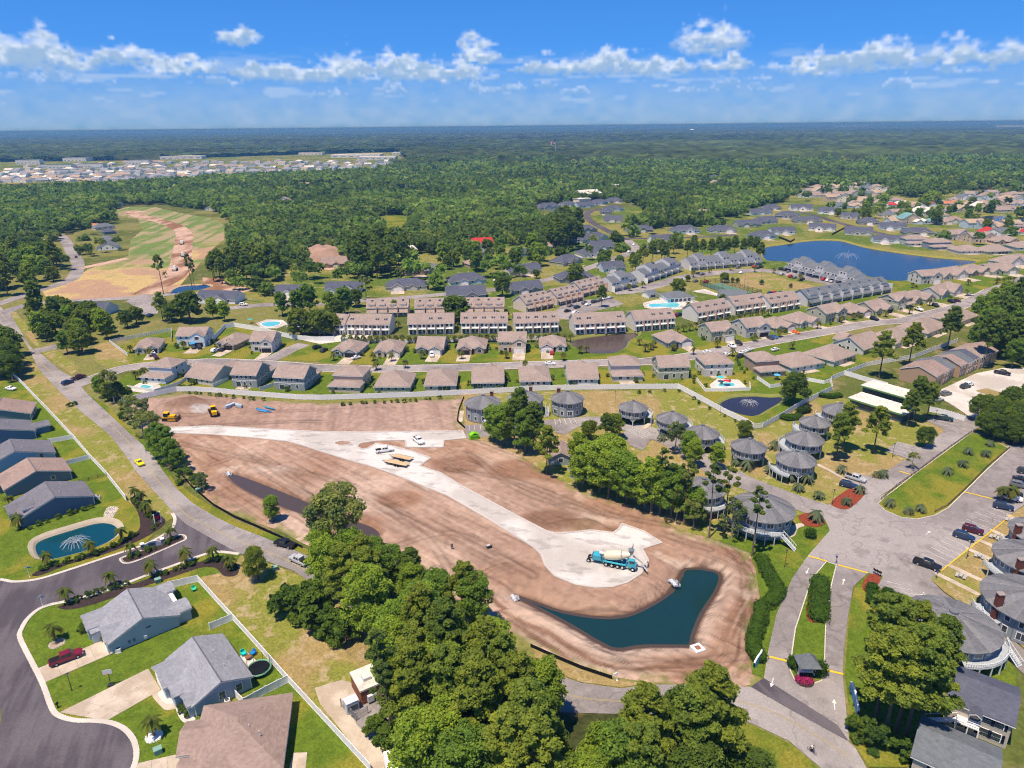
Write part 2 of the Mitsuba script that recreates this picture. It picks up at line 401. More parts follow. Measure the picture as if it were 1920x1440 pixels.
# left estate
sheet('lawn', region([(-60, 700), (0, 700), (41, 720), (100, 782), (140, 825), (170, 860), (200, 892), (238, 939), (262, 960), (300, 990), (267, 1023), (207, 1045), (110, 1077), (67, 1089), (-60, 1095)]), 'm_lawn', 2, 'mown lawn of the house plots behind the left white fence')
sheet('lawn', region([(20, 1120), (135, 1120), (213, 1100), (273, 1078), (333, 1055), (383, 1037), (410, 1032), (450, 1040), (435, 1070), (372, 1083), (435, 1153), (542, 1272), (700, 1450), (200, 1450), (200, 1400), (80, 1345), (30, 1240), (20, 1180)]), 'm_lawn', 2, 'mown lawn round the grey-roofed houses')
sheet('verge', region([(20, 660), (80, 690), (140, 750), (230, 840), (290, 920), (330, 968), (300, 985), (262, 960), (238, 938), (200, 891), (140, 824), (100, 781), (41, 718)]), 'm_dry', 2, 'dry grass verge between the white fence and the road')
sheet('verge', region([(372, 1083), (436, 1068), (450, 1041), (510, 1058), (600, 1095), (760, 1250), (760, 1450), (700, 1450), (542, 1272), (435, 1153)]), 'm_dry', 2, 'dry grass lot beside the white fence and the woodland')
sheet('verge', region([(165, 740), (200, 760), (240, 800), (290, 845), (325, 900), (365, 930), (440, 975), (520, 1006), (600, 1040), (600, 1058), (520, 1022), (480, 1004), (400, 970), (362, 946), (325, 912), (290, 866), (240, 812), (190, 765)]), 'm_lawn', 2, 'green verge along the site side of the road')
MAIN = region([(-20, 560), (20, 590), (57, 650), (82, 667), (112, 695), (135, 706), (150, 722), (162, 737), (200, 772), (240, 810), (282, 847), (305, 882), (330, 915), (362, 944), (400, 967), (440, 987), (480, 1002), (520, 1018), (600, 1052), (700, 1105), (800, 1160), (950, 1228), (1045, 1266), (1090, 1281), (1165, 1291), (1230, 1284), (1300, 1284), (1360, 1288),
               (1407, 1288), (1480, 1330), (1547, 1367), (1590, 1390), (1605, 1404), (1627, 1445), (1545, 1445), (1480, 1390), (1413, 1358), (1327, 1333), (1200, 1340), (1052, 1336), (950, 1300), (800, 1225), (680, 1160), (600, 1105), (550, 1070), (507, 1055), (447, 1038), (400, 1012), (350, 984), (325, 962), (307, 940), (280, 912), (252, 880), (240, 860), (207, 817), (150, 770), (105, 727), (72, 692), (50, 645), (0, 607), (-20, 592)])
sheet('road', MAIN, 'm_asphalt', 4, 'grey two-lane road curving past the building site')
sheet('road', road([(60, 660), (97, 652), (125, 648)], 9), 'm_asphalt', 3, 'side road by the trees at the left')
sheet('road', road([(140, 722), (185, 707), (237, 690), (330, 681), (420, 679), (520, 684), (600, 690), (700, 692), (860, 689), (1000, 684), (1130, 680), (1220, 677), (1300, 667), (1385, 652), (1435, 642), (1510, 629), (1570, 618), (1635, 606), (1691, 601), (1747, 588), (1804, 572), (1860, 545), (1916, 525), (1960, 505)], 8.5), 'm_asphalt', 3, 'estate street running between the two rows of tan-roofed houses')
for off in (-4.3, 4.3): kerb(np.array(LineString(curve(ats([(160, 714), (185, 707), (237, 690), (330, 681), (420, 679), (520, 684), (600, 690), (700, 692), (860, 689), (1000, 684), (1130, 680), (1220, 677), (1300, 667), (1385, 652), (1435, 642), (1510, 629), (1570, 618), (1635, 606), (1691, 601), (1747, 588), (1804, 572), (1860, 545)]), False)).offset_curve(off).coords), .5, .1)
sheet('road', road([(430, 690), (500, 676), (545, 655), (570, 645)], 8), 'm_asphalt', 2, 'short side street off the estate street')
ENTR = region([(325, 962), (350, 984), (400, 1012), (448, 1038), (410, 1035), (383, 1040), (333, 1058), (273, 1080), (213, 1103), (147, 1123), (135, 1123), (85, 1137), (55, 1157), (40, 1180), (37, 1192), (47, 1217), (60, 1242), (80, 1282), (97, 1327), (110, 1342), (140, 1351), (175, 1352), (205, 1355), (230, 1365), (247, 1382), (255, 1402), (255, 1425), (246, 1450), (-60, 1450), (-60, 1100), (0, 1087), (27, 1091), (67, 1087), (110, 1075), (207, 1043), (267, 1023), (300, 1007), (323, 990), (328, 973)])
sheet('driveway_road', ENTR, 'm_newasphalt', 5, 'fresh dark asphalt entrance road and turning circle')
sheet('lawn', region([(-60, 1300), (-4, 1310), (1, 1330), (2, 1352), (-4, 1372), (-60, 1390)]), 'm_lawn', 6, 'grass in the middle of the turning circle')
kerb(curve(ats([(448, 1039), (410, 1035), (383, 1040), (333, 1058), (273, 1080), (213, 1103), (147, 1123), (85, 1137), (55, 1157), (40, 1180), (37, 1194), (47, 1217), (60, 1242), (80, 1282), (97, 1327), (110, 1342), (140, 1351), (175, 1352), (205, 1355), (230, 1365), (247, 1382), (255, 1402), (255, 1425), (246, 1450)]), False), .9)
kerb(curve(ats([(-40, 1087), (0, 1087), (27, 1091), (67, 1087), (110, 1075), (207, 1043), (267, 1023), (300, 1007), (323, 990), (328, 973), (323, 963)]), False), .8)
ISLE = region([(227, 1050), (233, 1045), (280, 1028), (325, 1009), (338, 1004), (346, 1006), (347, 1012), (335, 1018), (290, 1038), (253, 1053), (235, 1056)], True)
sheet('mulch_bed', ISLE, 'm_mulch', 9, 'dark mulch island in the entrance road')
kerb(np.array(ISLE.exterior.coords), .7, .16)
for pts, lb in (([(60, 1078), (80, 1066), (120, 1054), (160, 1041), (205, 1024), (240, 1008), (262, 990), (258, 960), (245, 940), (250, 932), (270, 940), (290, 960), (310, 975), (298, 992), (262, 1013), (200, 1038), (130, 1058), (90, 1074), (72, 1080)], 'dark mulch bed with palms along the fountain pond'),
    ([(108, 1138), (140, 1128), (210, 1108), (270, 1088), (325, 1068), (380, 1052), (410, 1044), (440, 1055), (448, 1070), (440, 1080), (420, 1080), (405, 1066), (380, 1064), (330, 1080), (270, 1100), (180, 1132), (130, 1143)], 'dark mulch bed with palms on the house side of the entrance')):
 sheet('mulch_bed', region(pts, True), 'm_mulch', 4, lb)
sheet('stone_riprap', region([(205, 950), (222, 952), (215, 965), (208, 975), (195, 972), (196, 960)], True), 'm_rock', 4, 'pale rock apron at the head of the fountain pond')

# drives of the near houses: each slab of concrete between its joints is a piece
def drive(pts, label, rows=3, cols=2, name='driveway', m='m_drive'):
 """A four-cornered drive (street left, street right, house right, house left) cut into slabs by its joints."""
 a, b, c, d = ats(pts)
 k = tag(numbered(name), label, None, None, 'structure')
 for i in range(rows):
  for j in range(cols):
   q = []
   for s, t in ((i, j), (i, j + 1), (i + 1, j + 1), (i + 1, j)):
    s, t = s / rows, t / cols
    q.append((1 - s) * ((1 - t) * a + t * b) + s * ((1 - t) * d + t * c))
   g = Polygon(q).buffer(-.02)
   kk = numbered(k + '__slab')
   v, f = prism(g, -.02, .085).arrays(); scene[kk] = mikit.ply((v, f), m)


drive([(69, 1255), (82, 1281), (212, 1225), (198, 1198)], 'concrete driveway with the red pickup on it', 4, 1)
drive([(112, 1336), (200, 1352), (302, 1294), (278, 1254)], 'wide concrete driveway of the middle grey-roofed house', 4, 2)
drive([(255, 1432), (250, 1460), (345, 1460), (345, 1412)], 'concrete driveway of the brown-roofed house', 3, 1)
sheet('front_walk', region([(165, 1190), (182, 1182), (205, 1202), (190, 1208)]), 'm_drive', 4, 'concrete path to the porch of the upper grey-roofed house')
sheet('patio', region([(285, 1303), (305, 1296), (345, 1318), (340, 1326), (315, 1332), (303, 1326)], True), 'm_drive', 4, 'curved concrete path by the porch of the middle house')
sheet('patio', region([(297, 1298), (335, 1290), (340, 1312), (325, 1320), (308, 1318)], True), 'm_concrete', 6, 'white pavers at the porch of the middle house')
sheet('patio', region([(550, 1412), (576, 1411), (572, 1450), (540, 1450)]), 'm_drive', 4, 'concrete patio behind the brown-roofed house')
sheet('gravel_bed', region([(330, 1325), (340, 1320), (365, 1345), (362, 1354), (345, 1355), (334, 1342)], True), 'm_concrete', 5, 'white gravel bed at the corner of the middle house')
sheet('clearing', region([(590, 1290), (640, 1275), (700, 1290), (740, 1330), (760, 1450), (700, 1450), (640, 1370), (600, 1320)]), 'm_drive', 3, 'bare sandy ground round the brick pump house')
sheet('yard', region([(655, 1335), (705, 1310), (740, 1320), (745, 1345), (695, 1385), (670, 1360)]), 'm_asphalt', 4, 'gravel apron of the brick pump house')
sheet('woodland_floor', region([(610, 1140), (700, 1150), (850, 1230), (960, 1290), (1040, 1330), (1330, 1345), (1345, 1400), (1360, 1460), (760, 1460), (735, 1330), (700, 1270), (620, 1200)]), 'm_woods', 2, 'shaded leaf litter under the roadside trees')
sheet('verge', region([(1345, 1338), (1413, 1362), (1480, 1394), (1545, 1450), (1380, 1450), (1350, 1380)]), 'm_lawn', 3, 'grass verge on the inside of the bend at the bottom')
sheet('verge', region([(1000, 1216), (1040, 1235), (1090, 1256), (1150, 1275), (1215, 1281), (1165, 1289), (1090, 1279), (1045, 1262), (1005, 1240)]), 'm_dry', 3, 'grass strip between the silt fence and the road')

# the resort
sheet('dry_lawn', region([(866, 740), (1030, 735), (1272, 732), (1340, 768), (1412, 808), (1432, 806), (1500, 765), (1560, 736), (1640, 770), (1830, 790), (1830, 812), (1660, 940), (1560, 1000), (1440, 1140), (1424, 1117), (1417, 1067), (1405, 1036), (1347, 1013), (1277, 995), (1210, 955), (1132, 935), (1060, 905), (1015, 880), (980, 857), (907, 827), (873, 822), (872, 803)]), 'm_dry', 2, 'dry lawn round the round houses')
sheet('lawn', region([(1347, 1013), (1405, 1036), (1417, 1067), (1424, 1117), (1418, 1170), (1405, 1225), (1410, 1262), (1432, 1272), (1445, 1220), (1455, 1155), (1485, 1085), (1515, 1042), (1557, 995), (1545, 972), (1522, 960), (1490, 968), (1430, 985)]), 'm_lawn', 3, 'lawn between the round house and the entry lane')
sheet('lawn', region([(1272, 727), (1360, 700), (1560, 712), (1560, 732), (1502, 760), (1430, 800), (1412, 802), (1340, 764)]), 'm_lawn', 3, 'grass round the resort pond inside the white fence')
LOT = region([(1407, 1288), (1430, 1285), (1440, 1222), (1455, 1155), (1485, 1085), (1515, 1042), (1556, 995), (1548, 976), (1530, 962), (1557, 945), (1590, 955), (1620, 928), (1650, 930), (1930, 820), (1930, 940), (1895, 965), (1755, 1077), (1745, 1087), (1770, 1112), (1807, 1137), (1850, 1165), (1880, 1182), (1930, 1228), (1930, 1275), (1880, 1225), (1820, 1190), (1750, 1150), (1715, 1126), (1680, 1115), (1641, 1100), (1655, 1080), (1627, 1075), (1600, 1100), (1590, 1155), (1582, 1220), (1580, 1265), (1592, 1391), (1547, 1367), (1480, 1330)])
sheet('car_park', LOT, 'm_asphalt', 5, 'worn grey asphalt car park and entry lanes of the resort')
sheet('patched_road', region([(1407, 1288), (1432, 1272), (1500, 1315), (1570, 1360), (1592, 1391), (1547, 1367), (1480, 1330)]), 'm_newasphalt', 6, 'dark asphalt patch across the resort entrance')
sheet('lane', road([(1600, 945), (1630, 920), (1685, 890), (1745, 850), (1802, 805), (1830, 785)], 6.5), 'm_asphalt', 6, 'narrow lane along the wooden rail fence')
sheet('lane', road([(1570, 968), (1500, 944), (1480, 937), (1400, 906), (1350, 885), (1310, 858), (1260, 828), (1200, 805), (1120, 790), (1000, 800), (880, 812)], 8), 'm_asphalt', 6, 'lane curving between the round houses')
for pts, lb in (([(1575, 902), (1600, 889), (1662, 897), (1622, 928)], 'parking bay with the black and silver cars'), ([(1659, 846), (1682, 829), (1740, 843), (1712, 864)], 'empty parking bay under the pines'),
    ([(1738, 790), (1757, 778), (1803, 788), (1785, 812)], 'parking bay with the dark green pickup'), ([(1168, 812), (1187, 800), (1228, 814), (1205, 845), (1180, 835)], 'parking bay below the stilt houses'),
    ([(870, 798), (915, 795), (935, 800), (930, 818), (875, 822)], 'parking bay at the end of the site road'), ([(1035, 787), (1075, 784), (1085, 800), (1060, 815), (1040, 812)], 'parking bay behind the tree clump'),
    ([(1320, 880), (1350, 868), (1400, 890), (1370, 905)], 'widened lane by the stilt houses')):
 sheet('parking_bay', region(pts), 'm_asphalt', 7, lb)
MEDIAN = region([(1550, 1054), (1567, 1060), (1557, 1100), (1552, 1140), (1547, 1172), (1544, 1255), (1539, 1276), (1515, 1285), (1492, 1277), (1483, 1258), (1485, 1230), (1492, 1180), (1510, 1125), (1522, 1087)])
LAWN2 = region([(1647, 945), (1660, 932), (1677, 920), (1715, 890), (1822, 812), (1850, 818), (1892, 842), (1850, 880), (1810, 920), (1777, 952), (1752, 966), (1720, 973), (1690, 970), (1660, 957)])
for g, lb, mm in ((MEDIAN, 'grass median between the two entry lanes', 'm_lawn'), (LAWN2, 'long lawn with palms between the lane and the car park', 'm_lawn')):
 sheet('lawn', g, mm, 8, lb)
 kerb(np.array(g.exterior.coords), .4, .12)
sheet('lawn', region([(1755, 1078), (1820, 1028), (1895, 966), (1930, 942), (1930, 1225), (1880, 1180), (1850, 1163), (1807, 1135), (1770, 1110), (1745, 1087)]), 'm_dry', 7, 'dry lawn between the car park and the grey houses')
sheet('lawn', region([(1627, 1076), (1640, 1077), (1655, 1084), (1641, 1101), (1680, 1116), (1740, 1140), (1860, 1232), (1880, 1226), (1905, 1260), (1905, 1290), (1880, 1300), (1760, 1290), (1700, 1440), (1630, 1440), (1600, 1395), (1584, 1265), (1592, 1155), (1602, 1101)]), 'm_lawn', 7, 'lawn under the pines by the clubhouse')
for pts, lb in (([(1497, 970), (1510, 963), (1530, 964), (1544, 972), (1545, 983), (1530, 989), (1508, 984)], 'red mulch ring round a palm'), ([(1558, 946), (1575, 928), (1600, 915), (1622, 925), (1590, 955)], 'red mulch bed at the junction'),
    ([(1617, 1095), (1630, 1078), (1648, 1080), (1650, 1092), (1640, 1103), (1655, 1115), (1700, 1128), (1735, 1145), (1735, 1153), (1715, 1150), (1690, 1135), (1640, 1118), (1620, 1108)], 'red mulch bed with clipped bushes'), ([(1520, 1108), (1514, 1130), (1512, 1155), (1522, 1168), (1545, 1167), (1550, 1160), (1530, 1150), (1524, 1130)], 'red mulch edge of the oval hedge')):
 sheet('mulch_bed', region(pts, True), 'm_redmulch', 9, lb)
for pts, w, lb in (([(1440, 1000), (1480, 1005), (1490, 990), (1502, 985)], 1.6, 'curved path to the stairs of the round house'), ([(1536, 873), (1560, 885), (1585, 900)], 1.3, 'path from the stilt house to the parked cars'), ([(1760, 1078), (1800, 1098), (1830, 1113)], 1.4, 'first path from the car park to the grey houses'),
                   ([(1783, 1062), (1810, 1075), (1836, 1087)], 1.4, 'second path from the car park to the grey houses'), ([(1815, 1030), (1845, 1043), (1862, 1052)], 1.4, 'third path from the car park to the grey houses'), ([(1840, 1015), (1865, 1026), (1890, 1038)], 1.4, 'fourth path from the car park to the grey houses'), ([(1862, 996), (1885, 1007), (1910, 1018)], 1.4, 'fifth path from the car park to the grey houses'), ([(1893, 968), (1920, 980)], 1.4, 'sixth path from the car park to the grey houses'),
                   ([(1225, 790), (1205, 805)], 1.6, 'path from the stilt houses to the parking bay'), ([(1350, 845), (1335, 855), (1345, 868)], 1.6, 'path beside the middle stilt house'), ([(866, 772), (864, 790)], 1.5, 'curved path by the corner of the site')):
 sheet('footpath', LineString(curve(ats(pts), False)).buffer(w / 2), 'm_drive', 8, lb)
sheet('car_park', region([(1830, 790), (1790, 762), (1760, 745), (1765, 730), (1830, 700), (1880, 690), (1935, 690), (1935, 770), (1880, 775)]), 'm_concrete', 3, 'sandy car park of the brown-roofed flats')
sheet('verge', region([(1828, 733), (1850, 728), (1905, 745), (1885, 752)]), 'm_dry', 4, 'dry grass strip across the sandy car park')

# far side: lots, yards, streets
sheet('lawn', region([(240, 700), (520, 690), (860, 698), (1250, 686), (1340, 668), (1560, 625), (1700, 640), (1560, 715), (1272, 728), (1040, 728), (880, 737), (640, 747), (500, 742), (400, 733), (300, 735), (255, 748), (200, 730)]), 'm_lawn', 1, 'back gardens inside the long white fence')
sheet('lawn', region([(222, 650), (300, 620), (470, 610), (560, 645), (640, 640), (780, 640), (1060, 650), (1230, 620), (1300, 610), (1500, 575), (1640, 540), (1760, 500), (1920, 470), (1930, 515), (1800, 560), (1640, 592), (1400, 642), (1250, 668), (1000, 678), (700, 684), (520, 674), (330, 672), (240, 684)]), 'm_lawn', 1, 'front gardens of the estate street')
sheet('dry_lawn', region([(175, 650), (200, 640), (230, 660), (245, 682), (205, 690), (180, 680)]), 'm_dry', 2, 'mown dry lot beside the clump of oaks')
sheet('verge', region([(0, 585), (30, 585), (60, 620), (75, 650), (95, 648), (150, 690), (135, 703), (82, 664), (50, 630)]), 'm_dry', 2, 'dry verge along the far end of the road')
sheet('lawn', region([(440, 480), (560, 470), (900, 440), (1080, 400), (1240, 380), (1540, 350), (1930, 360), (1930, 470), (1640, 540), (1400, 590), (1060, 600), (800, 590), (500, 570), (440, 560)]), 'm_yard', 0, 'lawns and yards of the far houses')
sheet('road', road([(-10, 572), (72, 545), (105, 535), (138, 520), (146, 495), (136, 475), (117, 444), (100, 440)], 9), 'm_asphalt', 3, 'curving road through the trees at the far left')
sheet('road', road([(0, 590), (60, 570), (185, 562), (285, 556), (325, 551), (400, 552), (420, 556)], 8), 'm_asphalt', 3, 'street below the cleared land')
sheet('cul_de_sac', region([(236, 565), (262, 552), (290, 553), (298, 572), (296, 588), (268, 590), (255, 577)]), 'm_asphalt', 4, 'grey turning head of the street below the cleared land')
sheet('road', road([(430, 578), (480, 573), (515, 571), (600, 570), (700, 562), (775, 557), (850, 550), (920, 544), (1000, 530), (1055, 517), (1105, 502), (1150, 486), (1178, 476), (1190, 467), (1187, 459), (1175, 450)], 8.5), 'm_asphalt', 3, 'pale street winding towards the dark-roofed houses')
sheet('road', road([(1175, 450), (1155, 441), (1130, 428), (1108, 415), (1100, 405), (1105, 398), (1115, 393), (1150, 390)], 8), 'm_newasphalt', 4, 'fresh dark street between the dark-roofed houses')
sheet('road', road([(1172, 447), (1220, 447), (1300, 445), (1380, 440)], 7), 'm_newasphalt', 3, 'dark side street by the townhouses')
sheet('road', road([(1105, 396), (1080, 394), (1060, 393)], 7), 'm_newasphalt', 3, 'dark street end by the trees')
sheet('road', road([(1500, 398), (1527, 404), (1560, 414), (1607, 427), (1660, 440), (1700, 452)], 8), 'm_newasphalt', 3, 'dark street behind the lake')
sheet('road', road([(1150, 548), (1187, 545), (1245, 531), (1277, 521), (1315, 515), (1371, 509), (1427, 507), (1465, 511), (1521, 523), (1570, 534), (1600, 545), (1560, 560), (1450, 570), (1380, 577)], 12), 'm_asphalt', 3, 'loop road with parking among the townhouses')
sheet('car_park', region([(1040, 585), (1055, 570), (1100, 562), (1150, 560), (1170, 570), (1110, 585), (1080, 600), (1050, 598)]), 'm_asphalt', 3, 'car park among the tan townhouses')
sheet('lawn', region([(1320, 520), (1390, 513), (1430, 514), (1500, 530), (1530, 537), (1490, 548), (1400, 560), (1340, 545)]), 'm_dry', 4, 'open green by the tennis courts')
sheet('tennis_court', region([(1312, 534), (1350, 530), (1425, 553), (1392, 560)]), 'm_paint_court', 6, 'green tennis court behind a wire fence') if False else None
sheet('sand_court', region([(1297, 546), (1322, 542), (1346, 551), (1344, 555), (1310, 549)]), 'm_concrete', 6, 'pale sand volleyball court')
sheet('plaza', region([(640, 640), (600, 645), (560, 636), (600, 630), (700, 622), (690, 640)]), 'm_concrete', 2, 'pale gravel yard beside the curved white fence')

# cleared land at the far left
CLEARED = region([(75, 540), (110, 532), (150, 515), (165, 505), (240, 480), (245, 450), (268, 430), (258, 410), (225, 405), (210, 396), (240, 388), (290, 388), (340, 400), (400, 410), (425, 425), (420, 450), (395, 470), (370, 500), (350, 520), (330, 545), (290, 553), (200, 562), (110, 566), (85, 555)])


def t_cleared(p, n, uv):
 a, b, c = fbm(p.x * .012, p.y * .012, 2.0, 4), fbm(p.x * .05, p.y * .05, 5.0, 4), nz(p.x * 1.2, p.y * 1.2)
 rows = nz((p.x * .9 + p.y * .12) * .22, 3.0, p.y * .012)
 green = mix((.34, .28, .16), (.15, .215, .06), sm(.35, .6, rows * .55 + b * .45))
 soil = mix((.40, .26, .17), (.48, .36, .16), sm(.4, .6, b))
 near_edge = sm(560.0, 500.0, p.y + (b - .5) * 120)
 return mix(green, soil, dr.maximum(near_edge, sm(.62, .75, a))) * (.82 + .3 * c)


mat('m_cleared', {'type': 'diffuse', 'reflectance': mikit.proc(t_cleared)})
sheet('cleared_field', CLEARED, 'm_cleared', 2, 'cleared field with seeded green stripes')


def t_haul(p, n, uv):
 b, c = fbm(p.x * .08, p.y * .03, 5.0, 4), nz(p.x * 1.2, p.y * .3)
 return mix((.24, .13, .08), (.50, .35, .26), sm(.35, .65, b)) * (.8 + .35 * c)


mat('m_haul', {'type': 'diffuse', 'reflectance': mikit.proc(t_haul)})
sheet('dirt_track', road([(262, 398), (250, 396), (247, 400), (270, 407), (310, 417), (335, 428), (345, 440), (342, 470), (337, 500), (325, 520), (300, 535), (268, 552)], 15), 'm_haul', 4, 'brown haul road winding through the cleared field')
sheet('dirt_track', road([(150, 503), (185, 496), (240, 484)], 9), 'm_haul', 3, 'sandy spur joining the far left road')
sheet('meadow', region([(706, 412), (722, 405), (750, 404), (768, 410), (766, 432), (752, 447), (728, 450), (712, 430)], True), 'm_lawn', 3, 'small green meadow enclosed by the woods')
sheet('bare_patch', region([(380, 520), (440, 525), (470, 545), (440, 552), (380, 545)]), 'm_haul', 3, 'bare brown ground under the tall pines')
sheet('bare_patch', region([(572, 500), (600, 472), (640, 478), (652, 495), (620, 507)]), 'm_haul', 3, 'bare ground round the earth heap')
sheet('estate_ground', region([(-300, 352), (0, 346), (240, 341), (420, 332), (700, 322), (762, 301), (740, 285), (500, 292), (250, 301), (0, 304), (-300, 307)]), 'm_yard', 12, 'ground of the distant housing estate')

# ---------------------------------------------------------------- the building site: graded soil, its basin and ditch, the new concrete road
NEWROAD = region([(316, 802), (400, 799), (500, 805), (600, 810), (700, 811), (810, 809), (867, 809), (873, 822), (832, 826), (830, 839), (762, 839), (760, 826), (735, 826), (705, 827), (677, 831), (670, 836), (672, 840), (680, 843), (690, 841), (705, 832), (740, 838), (775, 847), (807, 859), (787, 874), (825, 887), (866, 912), (907, 934), (973, 970), (1023, 996), (1040, 1001), (1073, 999), (1107, 995), (1135, 998), (1150, 1000), (1160, 993), (1167, 983), (1207, 997), (1240, 1018),
                  (1203, 1030), (1209, 1040), (1215, 1052), (1212, 1062), (1200, 1077), (1177, 1092), (1147, 1101), (1115, 1102), (1077, 1096), (1040, 1080), (1022, 1060), (1015, 1040), (1000, 1026), (950, 995), (910, 970), (840, 930), (740, 890), (690, 873), (650, 862), (575, 838), (540, 828), (475, 821), (400, 815), (318, 812)])
NEWROAD = NEWROAD.difference(region([(627, 831), (640, 827), (658, 829), (657, 833), (643, 836), (630, 834)], True))
S = .45
bx = SITE.bounds
gx, gy = np.arange(bx[0] - 1, bx[2] + 1, S), np.arange(bx[1] - 1, bx[3] + 1, S)
XX, YY = np.meshgrid(gx, gy)
PTS = shapely.points(XX, YY)


def signed(poly, far=14.0):
 """Distance to the outline, negative inside."""
 shapely.prepare(poly)
 d = shapely.distance(PTS, poly.boundary)
 return np.where(shapely.contains(poly, PTS), -d, d)


def nn(x, y, s=0): return meshkit.noise(np.stack([x, y, np.full_like(x, s * 3.7)], -1), s)
def ff(x, y, s=0, o=4): return meshkit.fbm(np.stack([x, y, np.full_like(x, s * 3.7)], -1), o, s)


dS, dB, dD, dR = signed(SITE), signed(BASIN), signed(DITCH), signed(NEWROAD)
ramp = lambda a, b, x: mikit_smooth(a, b, x)
lumps = ff(XX * .12, YY * .12, 1) - .5
Z = .06 + ramp(.2, 3, dR) * (.5 * lumps + .22 * (ff(XX * .7, YY * .7, 2, 3) - .5)) + np.where(dR < 0, -.05, 0)
for (u, v), r, h in (((345, 762), 6.5, 2.4), ((362, 757), 5, 1.5), ((1085, 983), 3.2, .9), ((1060, 986), 2.6, .8), ((1115, 986), 2.4, .6), ((380, 769), 4.0, .35), ((330, 775), 4, .6)):
 c = at(u, v); Z += h * np.exp(-((XX - c[0]) ** 2 / (r * 1.5) ** 2 + (YY - c[1]) ** 2 / (r * .8) ** 2) * 1.6) * (.75 + .5 * ff(XX * .5, YY * .5, 3)) * ramp(0, 1.5, dR)
prof = np.where(dB > 0, -1.3 + 1.36 * ramp(-.6, 3.2, dB + .5 * lumps) - 1.36 * ramp(-.6, 3.2, 0), -1.3 + .45 * dB)
Z = np.where(dB < 5, np.minimum(Z, np.maximum(prof, -4)), Z)
prof = np.where(dD > 0, -.5 + .6 * ramp(-.3, 1.6, dD) - .04, -.5 + .35 * dD)
Z = np.where(dD < 1.8, np.minimum(Z, np.maximum(prof, -1.4)), Z)
Z = np.where(dS > -.6, np.minimum(Z, .05), Z) - .5 * np.maximum(dS, 0)
# soil: pale dry crust, red-brown fresh cuts, wheel tracks
a0, a1 = at(640, 857), at(1015, 1037); ux = (a1 - a0) / np.linalg.norm(a1 - a0)
al, ac = XX * ux[0] + YY * ux[1], -XX * ux[1] + YY * ux[0]
tr = ff(al * .035, ac * .55, 5, 4)
pat = ff(XX * .045, YY * .045, 6, 4)
fine = ff(XX * .9, YY * .9, 7, 3)
pale, mid, dark, sand = np.array([.47, .345, .27]), np.array([.33, .22, .165]), np.array([.175, .098, .062]), np.array([.55, .445, .36])
w = lambda x: x[..., None]
col = pale + (mid - pale) * w(ramp(.38, .62, .5 * tr + .5 * pat))
north = ramp(-1, 3, YY - np.interp(XX, ats([(316, 802), (600, 810), (870, 809)])[:, 0], ats([(316, 802), (600, 810), (870, 809)])[:, 1]))
st = ff(XX * .55 + YY * .1, YY * .03, 8, 3)
col = col + (np.array([.335, .235, .19]) * (.55 + .9 * w(st)) - col) * w(north) * .85
east = ramp(0, 8, ac - np.median(ac[(np.abs(dR) < 1)]) + 0 * al) * (1 - north)
red = ramp(.42, .66, ff(XX * .03 + 4, YY * .03, 9, 3) + .12 * (tr - .5)) * (1 - .7 * north)
col = col + (np.array([.285, .165, .105]) - col) * w(red) * .85
byroad = ramp(16, 9, dR) * ramp(14, 7, dB)
ring = (1 - .85 * byroad) * ramp(3.5, 5.5, dB) * ramp(14, 10, dB)
tk = ff(dB * 1.5, np.arctan2(YY - BASIN.centroid.y, XX - BASIN.centroid.x) * 2.2, 10, 3)
col = col + (dark * 1.25 - col) * w(ring * ramp(.40, .62, tk)) * .85
col = col + (sand - col) * w(ramp(4.0, 1.6, dB + 5 * (pat - .5) + 2 * (fine - .5)) * ramp(-.2, .8, dB) * (1 - .7 * byroad)) * .5
col = col + (np.array([.30, .19, .135]) - col) * w(byroad) * .6
col = col + (dark * .75 - col) * w(ramp(1.0, .2, dB) * ramp(-3, -.1, dB)) * .8
col = col + (dark * .9 - col) * w(ramp(1.5, .2, dD)) * .7
col = col + (sand * .95 - col) * w(ramp(.58, .72, ff(XX * .16, YY * .16, 12, 4)) * (1 - north)) * .55
for (u, v), r, c2 in (((348, 760), 8, (.20, .125, .09)), ((1090, 985), 5, (.19, .12, .06)), ((380, 769), 4.5, (.40, .38, .37)), ((1030, 975), 8, dark), ((860, 870), 9, dark * 1.2), ((1040, 890), 8, dark * 1.3), ((970, 880), 10, dark * 1.4), ((1150, 1003), 6, dark * 1.3), ((750, 935), 7, dark * 1.5), ((655, 985), 9, dark * 1.5)):
 c = at(u, v); e = np.exp(-(((XX - c[0]) / r) ** 2 + ((YY - c[1]) / (r * .7)) ** 2))
 col = col + (np.array(c2) - col) * w(ramp(.25, .6, e * (.6 + .8 * fine))) * .8
edge = ramp(-3.5, -.5, dS + 3 * (pat - .5)) * ramp(.45, .6, ff(XX * .5, YY * .5, 14))
col = col + (np.array([.16, .19, .04]) - col) * w(edge) * .75
rill = nn(np.arctan2(YY - BASIN.centroid.y, XX - BASIN.centroid.x) * 26, dB * .35, 17)
col = col * (1 - .45 * w(ramp(.55, .8, rill) * ramp(3.6, 1.0, dB) * ramp(-.3, .3, dB)))
tyre = np.zeros_like(XX); tr2 = np.random.default_rng(5)
